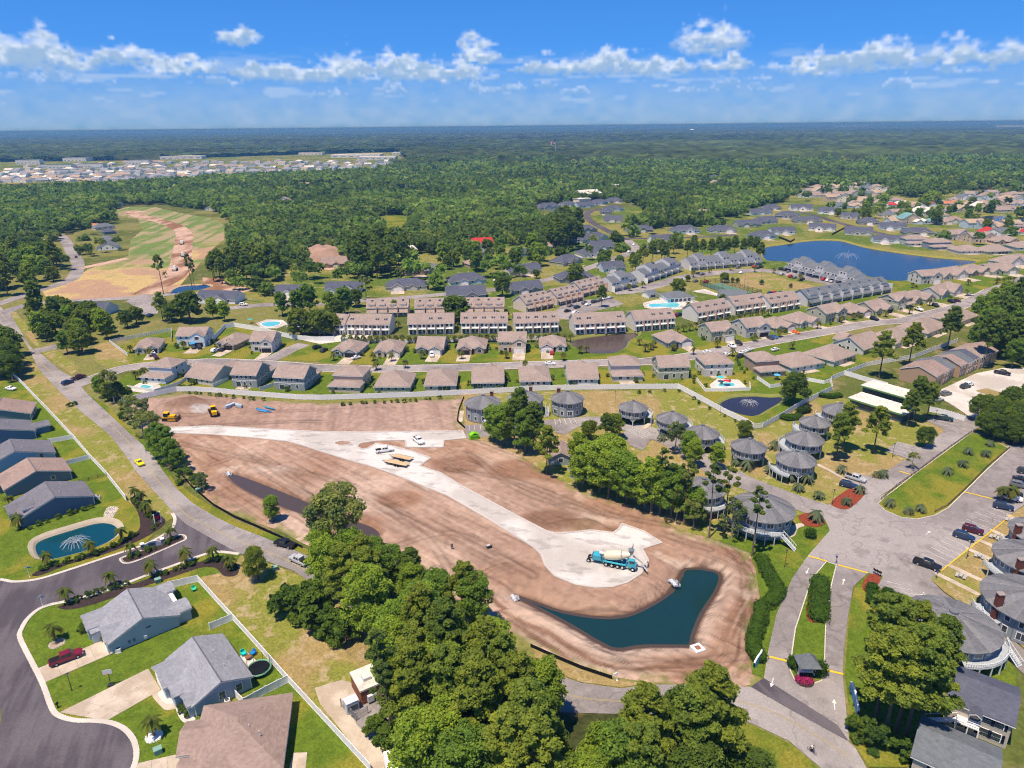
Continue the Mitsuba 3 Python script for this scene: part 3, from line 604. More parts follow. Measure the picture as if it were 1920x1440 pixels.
for (u1, v1), (u2, v2), (u3, v3) in (((330, 830), (600, 900), (960, 1070)), ((420, 850), (700, 930), (900, 1110)), ((640, 900), (800, 1010), (860, 1120)), ((700, 1040), (850, 1000), (1000, 1080)), ((880, 850), (1000, 930), (1250, 985)), ((840, 880), (960, 900), (1120, 960)), ((330, 780), (560, 770), (850, 765)), ((360, 800), (600, 790), (850, 800)), ((900, 900), (1080, 950), (1330, 1030)), ((960, 1170), (1150, 1245), (1400, 1230)),
                                         ((1395, 1060), (1400, 1150), (1390, 1260)), ((1250, 985), (1380, 1040), (1408, 1200)), ((930, 1120), (1040, 1200), (1330, 1260)), ((560, 880), (760, 960), (830, 1080)), ((400, 870), (480, 860), (620, 960)), ((450, 840), (560, 900), (640, 940))):
 q3 = ats([(u1, v1), (u2, v2), (u3, v3)]); d3 = shapely.distance(PTS, LineString(curve(q3, False, 9)))
 tyre = np.maximum(tyre, (ramp(.42, .12, np.abs(d3 - .95)) + .4 * ramp(2.6, 1.2, d3)) * ramp(.3, .5, nn(XX * .07, YY * .07, int(u1))))
col = col * (1 - .34 * w(np.clip(tyre, 0, 1) * ramp(0, 1, dR))); Z -= .05 * tyre * ramp(0, 1.5, dR)
rut = ff(al * .05 + 3 * pat, ac * 1.6, 15, 2)
col = col * (1 - .40 * w(ramp(.58, .72, rut) * (1 - north))) * (1 + .22 * w(ramp(.34, .24, rut)))
col = np.clip(col * w(.60 + .55 * fine + .26 * ff(XX * 2.1, YY * 2.1, 16, 2)), 0, 1)
keep = (dS < 1.2) & (Z > -3.9)
ny, nx = XX.shape
idx = np.arange(ny * nx).reshape(ny, nx)
q = keep[:-1, :-1] & keep[1:, :-1] & keep[:-1, 1:] & keep[1:, 1:] & (dR[:-1, :-1] > -1.2)
a, b, c, e = idx[:-1, :-1][q], idx[:-1, 1:][q], idx[1:, 1:][q], idx[1:, :-1][q]
F = np.vstack([np.c_[a, b, c], np.c_[a, c, e]])
used = np.unique(F); re = np.zeros(ny * nx, int); re[used] = np.arange(len(used))
tag('building_site_ground', 'brown graded soil of the building site with wheel tracks', None, None, 'structure')
scene['building_site_ground'] = mikit.ply((np.c_[XX.ravel(), YY.ravel(), Z.ravel()][used], re[F]), 'm_paint', smooth=True, color=col.reshape(-1, 3)[used])
for nm, poly, z, m, lb in (('site_basin', BASIN, -1.3, 'm_water_deep', 'dark teal settling basin dug beside the new turning circle'), ('site_ditch', DITCH, -.5, 'm_water_brown', 'muddy brown ditch across the building site')):
 tag(nm, lb, None, None, 'structure')
 v, f = tri(poly.buffer(.5)).arrays(); scene[nm] = mikit.ply((v + [0, 0, z], f), m)


tag('basin_shallows', 'muddy shallows along the edge of the basin', None, None, 'structure')
v, f = tri(BASIN.buffer(.5).difference(BASIN.buffer(-.8))).arrays(); scene['basin_shallows'] = mikit.ply((v + [0, 0, -1.27], f), 'm_water_brown')


def t_newroad(p, n, uv):
 a, b, c = fbm(p.x * .10, p.y * .10, 4.0, 4), fbm(p.x * .25 + p.y * .4, p.y * .5 - p.x * .1, 1.0, 4), nz(p.x * 4, p.y * 4)
 g = mix((.47, .445, .415), (.61, .59, .565), sm(.3, .6, a))
 g = mix(g, (.27, .25, .235), sm(.56, .74, b) * .5)
 return g * (.93 + .13 * c)


mat('m_newroad', {'type': 'diffuse', 'reflectance': mikit.proc(t_newroad)})
tag('concrete_road', 'new pale concrete road with a turning circle across the site', None, None, 'structure')
v, f = prism(NEWROAD, -.3, .10).arrays(); scene['concrete_road'] = mikit.ply((v, f), 'm_newroad')
for g in [NEWROAD.exterior, *NEWROAD.interiors]:
 kerb(np.array(g.buffer(0).coords) if g.geom_type == 'Point' else np.array(g.coords), .55, .24, 'pale kerb of the new concrete road', (.50, .47, .44))

# ---------------------------------------------------------------- houses
WHITE = lin(238, 238, 236)
GREYW, BLUEW, TANW, SAGE, SLATE, CREAM, STONE = lin(198, 196, 192), lin(192, 206, 216), lin(200, 184, 164), lin(170, 174, 152), lin(146, 152, 158), lin(228, 220, 204), lin(170, 150, 132)


FOOT, YARDS = [], []


class House:
 """A building in its own frame: x along the wall nearest to the street or camera, y away from it."""
 def __init__(s, name, label, cat, p1, p2=None, rot=None, wall=GREYW, roof=0, group=None, trim=WHITE, pitch=.5, over=.45):
  s.p = np.asarray(p1, float)
  d = (np.asarray(p2) - s.p) if p2 is not None else np.array([math.cos(rot), math.sin(rot)])
  s.w = float(np.linalg.norm(d)); s.r = math.atan2(d[1], d[0])
  s.key = thing(name, label, cat, group)
  s.wall, s.roofk, s.trim, s.pitch, s.over = np.array(wall), roof, np.array(trim), pitch, over
  s.walls, s.band, s.fascia, s.caps = MB(), MB(), MB(), None
 def out(s, name, m, mt='m_paint', col=None, uv=None, parent=None):
  if m.n: return put(parent or s.key, name, m.moved(s.p[0], s.p[1], 0, s.r), mt, col, uv)
 def local(s, p):
  d = np.asarray(p) - s.p; c, q = math.cos(s.r), math.sin(s.r)
  return np.array([d[0] * c + d[1] * q, -d[0] * q + d[1] * c])
 def roofs(s, planes, name='roof'):
  a, b = MB(), MB()
  for p in planes:
   p = np.asarray(p, float); a.slab(p, .13)
   c = p.mean(0); q = c + (p - c) * .996; b.slab(q - [0, 0, .13], .22)
  k = s.out(name, a, 'm_roof', None, s.roofk)
  s.fascia.add(*b.arrays())
  return k
 def block(s, x0, y0, x1, y1, z0, h, kind='hip', axis='x', pitch=None, wall=True, over=None, ridge=True):
  o, g, e = s.over if over is None else over, s.pitch if pitch is None else pitch, z0 + h
  W, D = x1 - x0, y1 - y0
  if wall: s.walls.box(x0, y0, z0 - .05, x1, y1, e)
  ez = e - o * g
  X0, X1, Y0, Y1 = x0 - o, x1 + o, y0 - o, y1 + o
  if kind == 'hip':
   half = min(W, D) / 2 + o; rz = ez + half * g
   if W >= D: a, b = (X0 + half, (Y0 + Y1) / 2, rz), (X1 - half, (Y0 + Y1) / 2, rz)
   else: a, b = ((X0 + X1) / 2, Y0 + half, rz), ((X0 + X1) / 2, Y1 - half, rz)
   A, B, C, E = (X0, Y0, ez), (X1, Y0, ez), (X1, Y1, ez), (X0, Y1, ez)
   pl = [[A, B, b, a], [B, C, b], [C, E, a, b], [E, A, a]] if W >= D else [[A, B, a], [B, C, b, a], [C, E, b], [E, A, a, b]]
   if abs(W - D) < .02: pl = [[A, B, a], [B, C, a], [C, E, a], [E, A, a]]
   s.roofs(pl)
  elif kind == 'gable':
   if axis == 'x':
    m, rz = (y0 + y1) / 2, ez + (D / 2 + o) * g
    s.roofs([[(X0, Y0, ez), (X1, Y0, ez), (X1, m, rz), (X0, m, rz)], [(X1, Y1, ez), (X0, Y1, ez), (X0, m, rz), (X1, m, rz)]])
    if wall:
     t = e + D / 2 * g - .16
     for xa, xb in ((x0, x0 + .2), (x1 - .2, x1)):
      s.walls.add([[xa, y0, e], [xa, y1, e], [xa, m, t], [xb, y0, e], [xb, y1, e], [xb, m, t]], [[0, 2, 1], [3, 4, 5], [0, 3, 5], [0, 5, 2], [1, 2, 5], [1, 5, 4]])
   else:
    m, rz = (x0 + x1) / 2, ez + (W / 2 + o) * g
    if s.caps: s.out('ridge_cap', MB().tube([(m, Y0, rz + .01), (m, Y1, rz + .01)], .13, 6), 'm_paint', s.caps)
    s.roofs([[(X0, Y1, ez), (X0, Y0, ez), (m, Y0, rz), (m, Y1, rz)], [(X1, Y0, ez), (X1, Y1, ez), (m, Y1, rz), (m, Y0, rz)]])
    if wall:
     t = e + W / 2 * g - .16
     for ya, yb in ((y0, y0 + .2), (y1 - .2, y1)):
      s.walls.add([[x0, ya, e], [x1, ya, e], [m, ya, t], [x0, yb, e], [x1, yb, e], [m, yb, t]], [[0, 1, 2], [3, 5, 4], [0, 2, 5], [0, 5, 3], [1, 4, 5], [1, 5, 2]])
  elif kind == 'shed':
   rz = ez + (D + 2 * o) * g
   s.roofs([[(X0, Y0, ez), (X1, Y0, ez), (X1, Y1, rz), (X0, Y1, rz)]])
  elif kind == 'flat':
   a = MB(); a.box(X0, Y0, e - .1, X1, Y1, e + .25); s.out('roof', a, 'm_roof', None, s.roofk)
  return s
 def face(s, side, blk, a, z, w, h, t0, t1):
  """A box on a wall: a = centre along the wall, standing from t0 to t1 in front of it."""
  x0, y0, x1, y1 = blk
  m = MB()
  if side == 'n': m.box(x0 + a - w / 2, y0 - t1, z, x0 + a + w / 2, y0 - t0, z + h)
  if side == 'f': m.box(x0 + a - w / 2, y1 + t0, z, x0 + a + w / 2, y1 + t1, z + h)
  if side == 'l': m.box(x0 - t1, y0 + a - w / 2, z, x0 - t0, y0 + a + w / 2, z + h)
  if side == 'r': m.box(x1 + t0, y0 + a - w / 2, z, x1 + t1, y0 + a + w / 2, z + h)
  return m
 def window(s, side, blk, a, z=1.0, w=.95, h=1.35, frame=True, name='window', grid=False):
  if frame:
   k = s.out(name, s.face(side, blk, a, z - .1, w + .26, h + .2, -.02, .07), 'm_paint', s.trim)
   s.out('pane', s.face(side, blk, a, z, w, h / 2 - .03, .05, .09), 'm_glass', None, None, k) if grid else None
   s.out('pane', s.face(side, blk, a, z + (h / 2 + .03 if grid else 0), w, h / 2 - .03 if grid else h, .05, .09), 'm_glass', None, None, k)
  else: s.out(name, s.face(side, blk, a, z, w, h, -.02, .05), 'm_glass')
 def garage(s, blk, a, w=4.8, h=2.2, open_=False, side='n'):
  k = s.out('garage_door', s.face(side, blk, a, 0, w, h, -.02, .06), 'm_paint', (.03, .03, .035) if open_ else s.trim)  # an open garage is a near-black panel, its inner shade put into colour
  if not open_:
   for i in range(4): s.out('panel', s.face(side, blk, a, .05 + i * h / 4, w - .2, h / 4 - .08, .05, .10), 'm_paint', s.trim * .93, None, k)
 def door(s, side, blk, a, w=1.1, h=2.1, col=(.12, .05, .04)):
  s.out('door', s.face(side, blk, a, 0, w, h, -.02, .07), 'm_paint', col)
 def done(s, band=None):
  if s.walls.n: q = s.walls.moved(s.p[0], s.p[1], 0, s.r).arrays()[0]; FOOT.append(MultiPoint(q[:, :2]).convex_hull)
  if s.walls.n: s.out('wall', s.walls, 'm_paint', s.wall)
  if s.band.n: s.out('wall_band', s.band, 'm_paint', band if band is not None else s.trim)
  if s.fascia.n: s.out('fascia', s.fascia, 'm_paint', s.trim)
  return s.key


def slab_before(h, x0, x1, y0, y1, name, label, m='m_drive', layer=4):
 c, q = math.cos(h.r), math.sin(h.r)
 g = Polygon([(h.p[0] + x * c - y * q, h.p[1] + x * q + y * c) for x, y in ((x0, y0), (x1, y0), (x1, y1), (x0, y1))]).difference(unary_union([DONE[k] for k in DONE if k.split('_0')[0] == 'road']))
 if g.area > 3: sheet(name, g, m, layer, label)


def spread(n, w, margin=1.4): return [margin + (w - 2 * margin) * (i + .5) / n for i in range(n)]


def build(kind, name, label, p1, p2, roof, wall, group, far=0, cat='house', seed=0):
 """The house types of the estates. far: 0 = windows with frames, 1 = bare panes on the wall in view, 2 = walls and roof with two panes."""
 k = random.Random(seed)
 h = House(name, label, cat, p1, p2, wall=wall, roof=roof, group=group, pitch=k.uniform(.46, .58))
 w = h.w
 fr = far == 0
 def row(blk, z, n, hh=1.35, side='n', ww=1.0):
  L = (blk[2] - blk[0]) if side in 'nf' else (blk[3] - blk[1])
  if far == 2: n = min(n, 2)
  for a in spread(n, L): h.window(side, blk, a, z, ww, hh, fr)
 if kind == 'rear1h':
  d = k.uniform(14, 16.5); b = (0, 0, w, d); h.block(*b, 0, 2.8, 'hip')
  if k.random() < .6:
   h.out('porch', h.face('n', b, w * .62, .2, w * .42, 2.2, -.02, .05), 'm_glass')
   for i in range(4): h.out('post', h.face('n', b, w * (.42 + .14 * i), 0, .12, 2.6, .0, .1), 'm_paint', h.trim)
   h.window('n', b, w * .2, 1, 1.0, 1.3, fr)
  else: row(b, 1.0, 4)
  row(b, 1.0, 2, side='r')
  if far < 2: h.out('vent', MB().disc((w * .5, d * .3, 3.6), .15, 1.3, 8), 'm_paint', WHITE)
 elif kind == 'rear1g':
  d = k.uniform(13.5, 15); b = (0, 0, w, d); h.block(*b, 0, 2.8, 'gable', 'x', .55)
  row(b, 1.0, 4)
  row(b, 1.0, 3, side='l'); h.window('l', b, d / 2, 3.9, 1, 1.2, fr)
  h.block(w * .35, d - 1, w * .85, d + 3.5, 0, 2.8, 'gable', 'y', .55)
  if far < 2: h.out('porch_screen', h.face('n', b, w * .18, .1, w * .28, 2.4, -.02, .06), 'm_glass')
 elif kind == 'rear2g':
  d = k.uniform(10.5, 12); b = (0, 0, w, d); h.block(*b, 0, 5.6, 'gable', 'x', .55)
  row(b, 3.6, 4); row(b, .9, 3); h.window('n', b, w * .25, .15, 1.9, 2.1, fr, 'patio_door')
  for z in (1.0, 3.7): row(b, z, 2, side='r'); row(b, z, 2, side='l')
  h.band.box(-.06, -.06, 2.75, w + .06, d + .06, 2.95)
  h.block(w * .45, d - .5, w * .95, d + 5, 0, 2.8, 'gable', 'y', .5)
 elif kind == 'rear2h':
  d = k.uniform(10.5, 12); b = (0, 0, w, d); h.block(*b, 0, 5.6, 'hip')
  row(b, 3.6, 3); row(b, .9, 3)
  for z in (1.0, 3.7): row(b, z, 2, side='r'); row(b, z, 2, side='l')
  h.band.box(-.06, -.06, 2.75, w + .06, d + .06, 2.95)
 elif kind == 'rear12':
  b = (0, 0, w, 5.2); h.block(*b, 0, 2.8, 'hip', pitch=.45)
  c = (.3, 5.2, w - .3, 15); h.block(*c, 0, 5.5, 'hip', pitch=.5)
  row(b, 1.0, 3, ww=1.3); row(c, 3.7, 2, side='r'); row(c, 1, 2, side='r'); row(c, 3.7, 2, side='l')
  h.block(w * .4, 14, w * .9, 18, 0, 2.8, 'gable', 'y')
 elif kind in ('front1', 'front1b'):
  m = kind == 'front1b'
  d = k.uniform(13.5, 15); b = (0, 1.2, w, d); h.block(*b, 0, 2.8, 'hip' if not m else 'gable', 'x', .55)
  x0, x1 = (w * .48, w * .98) if k.random() < .8 or m else (w * .02, w * .52)
  g = (x0, -1.2, x1, 6); h.block(*g, 0, 2.8, 'gable', 'y', .55, over=.3)
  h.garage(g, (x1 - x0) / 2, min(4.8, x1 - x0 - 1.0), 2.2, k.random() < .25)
  q = (w * .05, .2, w * .38, 4) if x0 > w * .3 else (w * .62, .2, w * .95, 4)
  h.block(*q, 0, 2.7, 'gable', 'y', .55, over=.3)
  h.window('n', q, (q[2] - q[0]) / 2, .8, 1.7, 1.5, fr)
  h.door('n', b, w * .44 if x0 > w * .3 else w * .57)
  h.window('n', g, (x1 - x0) / 2, 3.1, .7, .6, fr, 'gable_vent')
  row(b, 1.0, 2, side='r'); row(b, 1.0, 2, side='l')
 elif kind == 'front2':
  d = k.uniform(11, 12.5); b = (0, 1.0, w, d); h.block(*b, 0, 5.5, 'gable', 'x', .5)
  x0, x1 = (w * .5, w) if k.random() < .85 else (0, w * .5)
  g = (x0, -.6, x1, 6); h.block(*g, 0, 5.5, 'gable', 'y', .55, over=.3)
  h.block(min(x0, w - x0) if x0 else w * .5, -1.2, (w * .5 if x0 else w), 1, 0, 2.6, 'shed', pitch=.3, wall=False, over=.2)
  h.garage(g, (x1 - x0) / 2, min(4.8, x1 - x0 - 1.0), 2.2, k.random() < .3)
  o = w * .25 if x0 else w * .75
  h.window('n', b, o, .8, 1.7, 1.5, fr); h.door('n', b, o + w * .17 if x0 else o - w * .17)
  for a in (-.1, .1): h.window('n', b, o + a * w, 3.7, .9, 1.3, fr)
  h.window('n', g, (x1 - x0) / 2, 3.6, 1.9, 1.4, fr); h.band.box(x0 - .06, -.68, 2.8, x1 + .06, 3, 3.0)
  for z in (1.0, 3.7): row(b, z, 2, side='l'); row(b, z, 2, side='r')
 elif kind == 'ranch':            # the long dark-roofed houses farther off
  d = k.uniform(11, 14); b = (0, 0, w, d); h.block(*b, 0, 3.0, 'hip' if k.random() < .6 else 'gable', 'x', .58)
  f = k.uniform(.08, .55); ww = w * k.uniform(.26, .36); g = (f * w, -2.0, f * w + ww, 7); h.block(*g, 0, 3.0, 'gable', 'y', .6)
  if k.random() < .5: h.garage(g, ww / 2, min(5, ww - 1))
  else: h.window('n', g, ww / 2, .8, 1.8, 1.6, fr)
  f2 = f + .42 if f < .3 else .05
  h.block(f2 * w, -.8, (f2 + .22) * w, 4, 0, 2.9, 'gable', 'y', .6)
  row(b, 1.0, 4)
 elif kind == 'cottage':
  d = k.uniform(10, 12); h.block(0, 0, w, d, 0, 3.0, 'hip' if k.random() < .5 else 'gable', 'x' if k.random() < .6 else 'y', .5); b = (0, 0, w, d)
  row(b, 1.0, 3)
 elif kind == 'cottage2':
  d = k.uniform(10, 12); h.block(0, 0, w, d, 0, 5.4, 'gable', 'x' if k.random() < .5 else 'y', .5); b = (0, 0, w, d)
  row(b, 1.0, 3); row(b, 3.6, 3)
 if kind[:5] == 'front' and far < 2: slab_before(h, x0 + .3, x1 - .3, -10.5, -.6, 'driveway', 'pale drive of the ' + label)
 elif kind[:4] == 'rear' and k.random() < .7: slab_before(h, w * .2, w * .75, -2.8, 0, 'patio', 'pale patio of the ' + label)
 elif kind == 'ranch' and k.random() < .7: slab_before(h, f * w, f * w + ww, -10, -2, 'driveway', 'pale drive of the ' + label)
 YARDS.append((h, kind, far))
 h.done()
 return h


ORD = 'first second third fourth fifth sixth seventh eighth ninth tenth eleventh twelfth thirteenth fourteenth fifteenth sixteenth seventeenth eighteenth nineteenth twentieth'.split()
def nth(i, n):
 """Counting words for the i-th of n from the left (or from the right when that is nearer)."""
 if n <= 1: return 'only', ''
 if i < 20 and i <= n - 1 - i or n - 1 - i >= 20: return ('leftmost' if i == 0 else (ORD[i] if i < 20 else str(i + 1) + 'th')), ('' if i == 0 else ' from the left')
 j = n - 1 - i
 return ('rightmost' if j == 0 else ORD[j]), ('' if j == 0 else ' from the right')


def street(rows, name, group, desc, roof, far, cat='house', seed=0):
 n = len(rows)
 for i, r in enumerate(sorted(rows, key=lambda r: r[0])):
  u1, v1, u2, v2, kind, wall = r[:6]
  rf = r[6] if len(r) > 6 else roof
  a, b = nth(i, n)
  build(kind, name, f'{a} {cat}{b} {desc}', at(u1, v1), at(u2, v2), rf, wall, group, far, cat, seed * 100 + i)


street([(350, 716, 400, 724, 'rear1g', GREYW), (437, 725, 483, 727, 'rear2g', SLATE), (516, 730, 572, 733, 'rear2g', SLATE), (617, 735, 675, 737, 'rear12', TANW), (703, 736, 769, 736, 'rear1h', SAGE), (797, 734, 855, 733, 'rear1h', GREYW), (886, 729, 944, 728, 'rear1g', SLATE),
  (976, 726, 1032, 725, 'rear1h', GREYW), (1065, 722, 1121, 721, 'rear1g', BLUEW), (1149, 716, 1205, 715, 'rear12', GREYW), (1235, 712, 1291, 710, 'rear2g', SAGE), (1320, 706, 1373, 704, 'rear2h', GREYW), (1425, 708, 1472, 705, 'rear12', STONE), (1484, 700, 1543, 690, 'rear1h', BLUEW), (1563, 688, 1603, 674, 'rear1h', GREYW),
  (1618, 666, 1657, 653, 'rear1g', GREYW), (1678, 654, 1722, 639, 'rear1h', CREAM), (1738, 634, 1775, 619, 'rear1h', GREYW), (1796, 613, 1832, 600, 'rear1h', GREYW), (265, 717, 311, 720, 'rear12', BLUEW)],
       'suburban_house', 'houses backing on the long white fence', 'in the tan-roofed row backing on the long white fence', 0, 0, seed=1)
street([(253, 665, 300, 661, 'front1', GREYW), (332, 651, 386, 650, 'front2', lin(206, 220, 232)), (405, 653, 442, 656, 'front1', STONE), (470, 661, 512, 661, 'front2', GREYW), (622, 668, 672, 670, 'front1', SLATE), (701, 670, 752, 670, 'front1', TANW), (780, 664, 830, 665, 'front1b', SLATE),
  (857, 664, 910, 664, 'front1', STONE), (935, 662, 986, 662, 'front2', TANW), (1012, 660, 1061, 660, 'front1', GREYW), (1252, 653, 1297, 648, 'front1', SLATE), (1335, 643, 1376, 638, 'front2', SAGE), (1400, 635, 1441, 630, 'front2', GREYW), (1455, 625, 1489, 619, 'front1', SAGE), (1500, 616, 1536, 609, 'front1', GREYW),
  (1550, 608, 1584, 600, 'front2', SAGE), (1600, 597, 1630, 591, 'front1', STONE), (1642, 592, 1672, 585, 'front1b', SAGE), (1680, 582, 1712, 575, 'front2', SAGE), (1714, 573, 1750, 565, 'front1', SAGE), (1765, 562, 1802, 549, 'front1b', GREYW)],
       'suburban_house', 'houses facing the estate street', 'in the tan-roofed row facing the estate street', 0, 0, seed=2)
street([(1728, 534, 1763, 531, 'front2', GREYW), (1768, 527, 1812, 520, 'front1b', GREYW), (1820, 520, 1855, 514, 'front1', STONE), (1860, 517, 1908, 513, 'front1b', SAGE), (1890, 500, 1940, 493, 'front1', GREYW)], 'suburban_house', 'houses at the corner of the lake', 'of the tan-roofed group at the near lake corner', 0, 1, seed=3)
street([(515, 556, 575, 556, 'ranch', WHITE), (610, 551, 675, 550, 'ranch', WHITE), (724, 546, 801, 543, 'ranch', GREYW), (845, 536, 912, 531, 'ranch', BLUEW), (838, 563, 911, 560, 'ranch', SLATE), (368, 568, 441, 570, 'ranch', WHITE), (132, 590, 197, 592, 'ranch', BLUEW),
  (956, 517, 1015, 511, 'ranch', GREYW), (962, 553, 1018, 547, 'ranch', SLATE), (1050, 531, 1115, 526, 'ranch', SLATE), (1057, 500, 1092, 492, 'ranch', SAGE), (1132, 511, 1172, 508, 'ranch', BLUEW)], 'dark_roofed_house', 'dark-roofed houses along the pale street', 'among the dark-roofed ones along the pale street', 2, 1, seed=4)
street([(1092, 484, 1140, 480, 'ranch', WHITE), (1111, 470, 1152, 467, 'ranch', GREYW), (1092, 456, 1140, 448, 'ranch', BLUEW), (1085, 438, 1120, 434, 'ranch', SLATE), (1222, 471, 1250, 470, 'ranch', GREYW), (1225, 458, 1272, 456, 'ranch', WHITE), (1179, 437, 1224, 435, 'ranch', SLATE), (1262, 438, 1312, 437, 'ranch', BLUEW), (1132, 417, 1167, 417, 'ranch', GREYW),
  (1125, 402, 1147, 402, 'ranch', SLATE), (1040, 405, 1075, 400, 'ranch', WHITE), (1012, 394, 1052, 390, 'ranch', GREYW), (1057, 388, 1081, 386, 'ranch', WHITE), (1085, 390, 1114, 388, 'ranch', BLUEW), (1117, 385, 1140, 382, 'ranch', BLUEW), (1143, 381, 1168, 379, 'ranch', GREYW), (1138, 397, 1170, 395, 'ranch', WHITE)],
       'dark_roofed_house', 'dark-roofed houses round the fresh dark street', 'among the dark-roofed ones round the fresh dark street', 2, 1, seed=5)
street([(1332, 437, 1381, 436, 'ranch', GREYW), (1385, 427, 1428, 425, 'ranch', SAGE), (1426, 421, 1458, 419, 'ranch', GREYW), (1410, 404, 1448, 402, 'ranch', BLUEW), (1439, 395, 1465, 393, 'ranch', GREYW), (1455, 409, 1500, 410, 'ranch', SLATE), (1490, 419, 1542, 419, 'ranch', SAGE), (1484, 395, 1525, 395, 'ranch', WHITE), (1534, 401, 1570, 402, 'ranch', WHITE),
  (1448, 440, 1491, 439, 'ranch', WHITE), (1414, 449, 1456, 447, 'ranch', BLUEW), (1516, 432, 1566, 434, 'ranch', WHITE), (1584, 440, 1635, 442, 'ranch', GREYW), (1639, 456, 1699, 457, 'ranch', WHITE), (1575, 410, 1607, 412, 'ranch', GREYW), (1609, 421, 1650, 422, 'ranch', SLATE), (1652, 431, 1699, 432, 'ranch', BLUEW), (1695, 441, 1751, 442, 'ranch', SAGE)],
       'dark_roofed_house', 'dark-roofed houses behind the lake', 'among the dark-roofed ones behind the lake', 2, 1, seed=6)
street([(1702, 462, 1744, 462, 'rear12', GREYW), (1749, 469, 1791, 468, 'rear12', SLATE), (1798, 477, 1845, 476, 'rear1h', GREYW), (1851, 478, 1897, 476, 'rear1h', SAGE), (1774, 452, 1815, 449, 'front2', GREYW), (1822, 456, 1864, 454, 'front2', TANW), (1869, 459, 1912, 458, 'front1', STONE), (1905, 470, 1950, 470, 'rear1h', GREYW)], 'suburban_house', 'tan-roofed houses on the far lake shore', 'among the tan-roofed ones on the far lake shore', 0, 1, seed=7)
kk = random.Random(5)
mixed = []
for (u0, u1, v, n) in ((1486, 1640, 369, 9), (1500, 1660, 360, 9), (1520, 1640, 353, 6), (1540, 1680, 378, 7), (1580, 1740, 388, 7), (1640, 1760, 408, 6), (1660, 1790, 420, 6), (1700, 1900, 398, 9), (1740, 1930, 386, 9), (1770, 1930, 377, 8), (1800, 1930, 369, 6), (1800, 1920, 430, 5), (1830, 1930, 441, 4), (1560, 1640, 390, 3), (1270, 1370, 352, 4), (1890, 1940, 352, 2)):
 for i in range(n):
  u = u0 + (u1 - u0) * (i + .5 + kk.uniform(-.2, .2)) / n; ww = 24 * (v - 236) / 150 * kk.uniform(.85, 1.25); dv = kk.uniform(-2, 2)
  if lake.buffer(8).contains(Point(at(u, v + dv))) or lake.buffer(8).contains(Point(at(u + ww, v + dv))) or pond_right.buffer(9).contains(Point(at(u + ww / 2, v + dv))): continue
  mixed.append((u, v + dv, u + ww, v + dv + kk.uniform(-1.2, .6), kk.choice(['cottage', 'cottage', 'cottage2', 'front1']), kk.choice([WHITE, CREAM, GREYW, BLUEW, TANW]), kk.choice([0, 0, 3, 6, 3, 7, 0, 6, 7, 0, 3, 6, 10, 5, 11, 8] if v > 380 else [0, 3, 6, 7, 0])))
for i, (u, v) in enumerate([(470, 350), (300, 366), (520, 384), (620, 372), (690, 352), (800, 384), (860, 348), (940, 366), (1000, 362), (1090, 350), (1150, 356), (1262, 366), (1350, 350), (1330, 338), (1460, 328), (1700, 334), (1830, 318), (1890, 330), (760, 356), (560, 352)]):
 h = build(kk.choice(['cottage', 'cottage2']), 'woodland_house', 'pale-walled house showing through the treetops of the woods', at(u, v), at(u + 22 * (v - 236) / 130, v - .4), kk.choice([0, 3, 6, 8, 7]), WHITE, 'houses showing through the woods', 2, 'house', 1200 + i)
 c_, q_ = math.cos(h.r), math.sin(h.r); FOOT.append(Polygon([(h.p[0] + x * c_ - y * q_, h.p[1] + x * q_ + y * c_) for x, y in ((-4, -26), (h.w + 4, -26), (h.w + 4, 4), (-4, 4))]))
n = len(mixed)
for i, r in enumerate(mixed):
 nm = {0: 'tan-roofed', 3: 'brown-roofed', 6: 'beige-roofed', 7: 'grey-roofed', 10: 'orange-roofed', 5: 'red-roofed', 11: 'teal-roofed', 8: 'white-roofed'}[r[6]]
 build(r[4], 'distant_house', f'small {nm} house in the crowded estate beyond the lake at the right', at(r[0], r[1]), at(r[2], r[3]), r[6], r[5], 'small ' + nm + ' houses beyond the lake', 2, 'house', 900 + i)
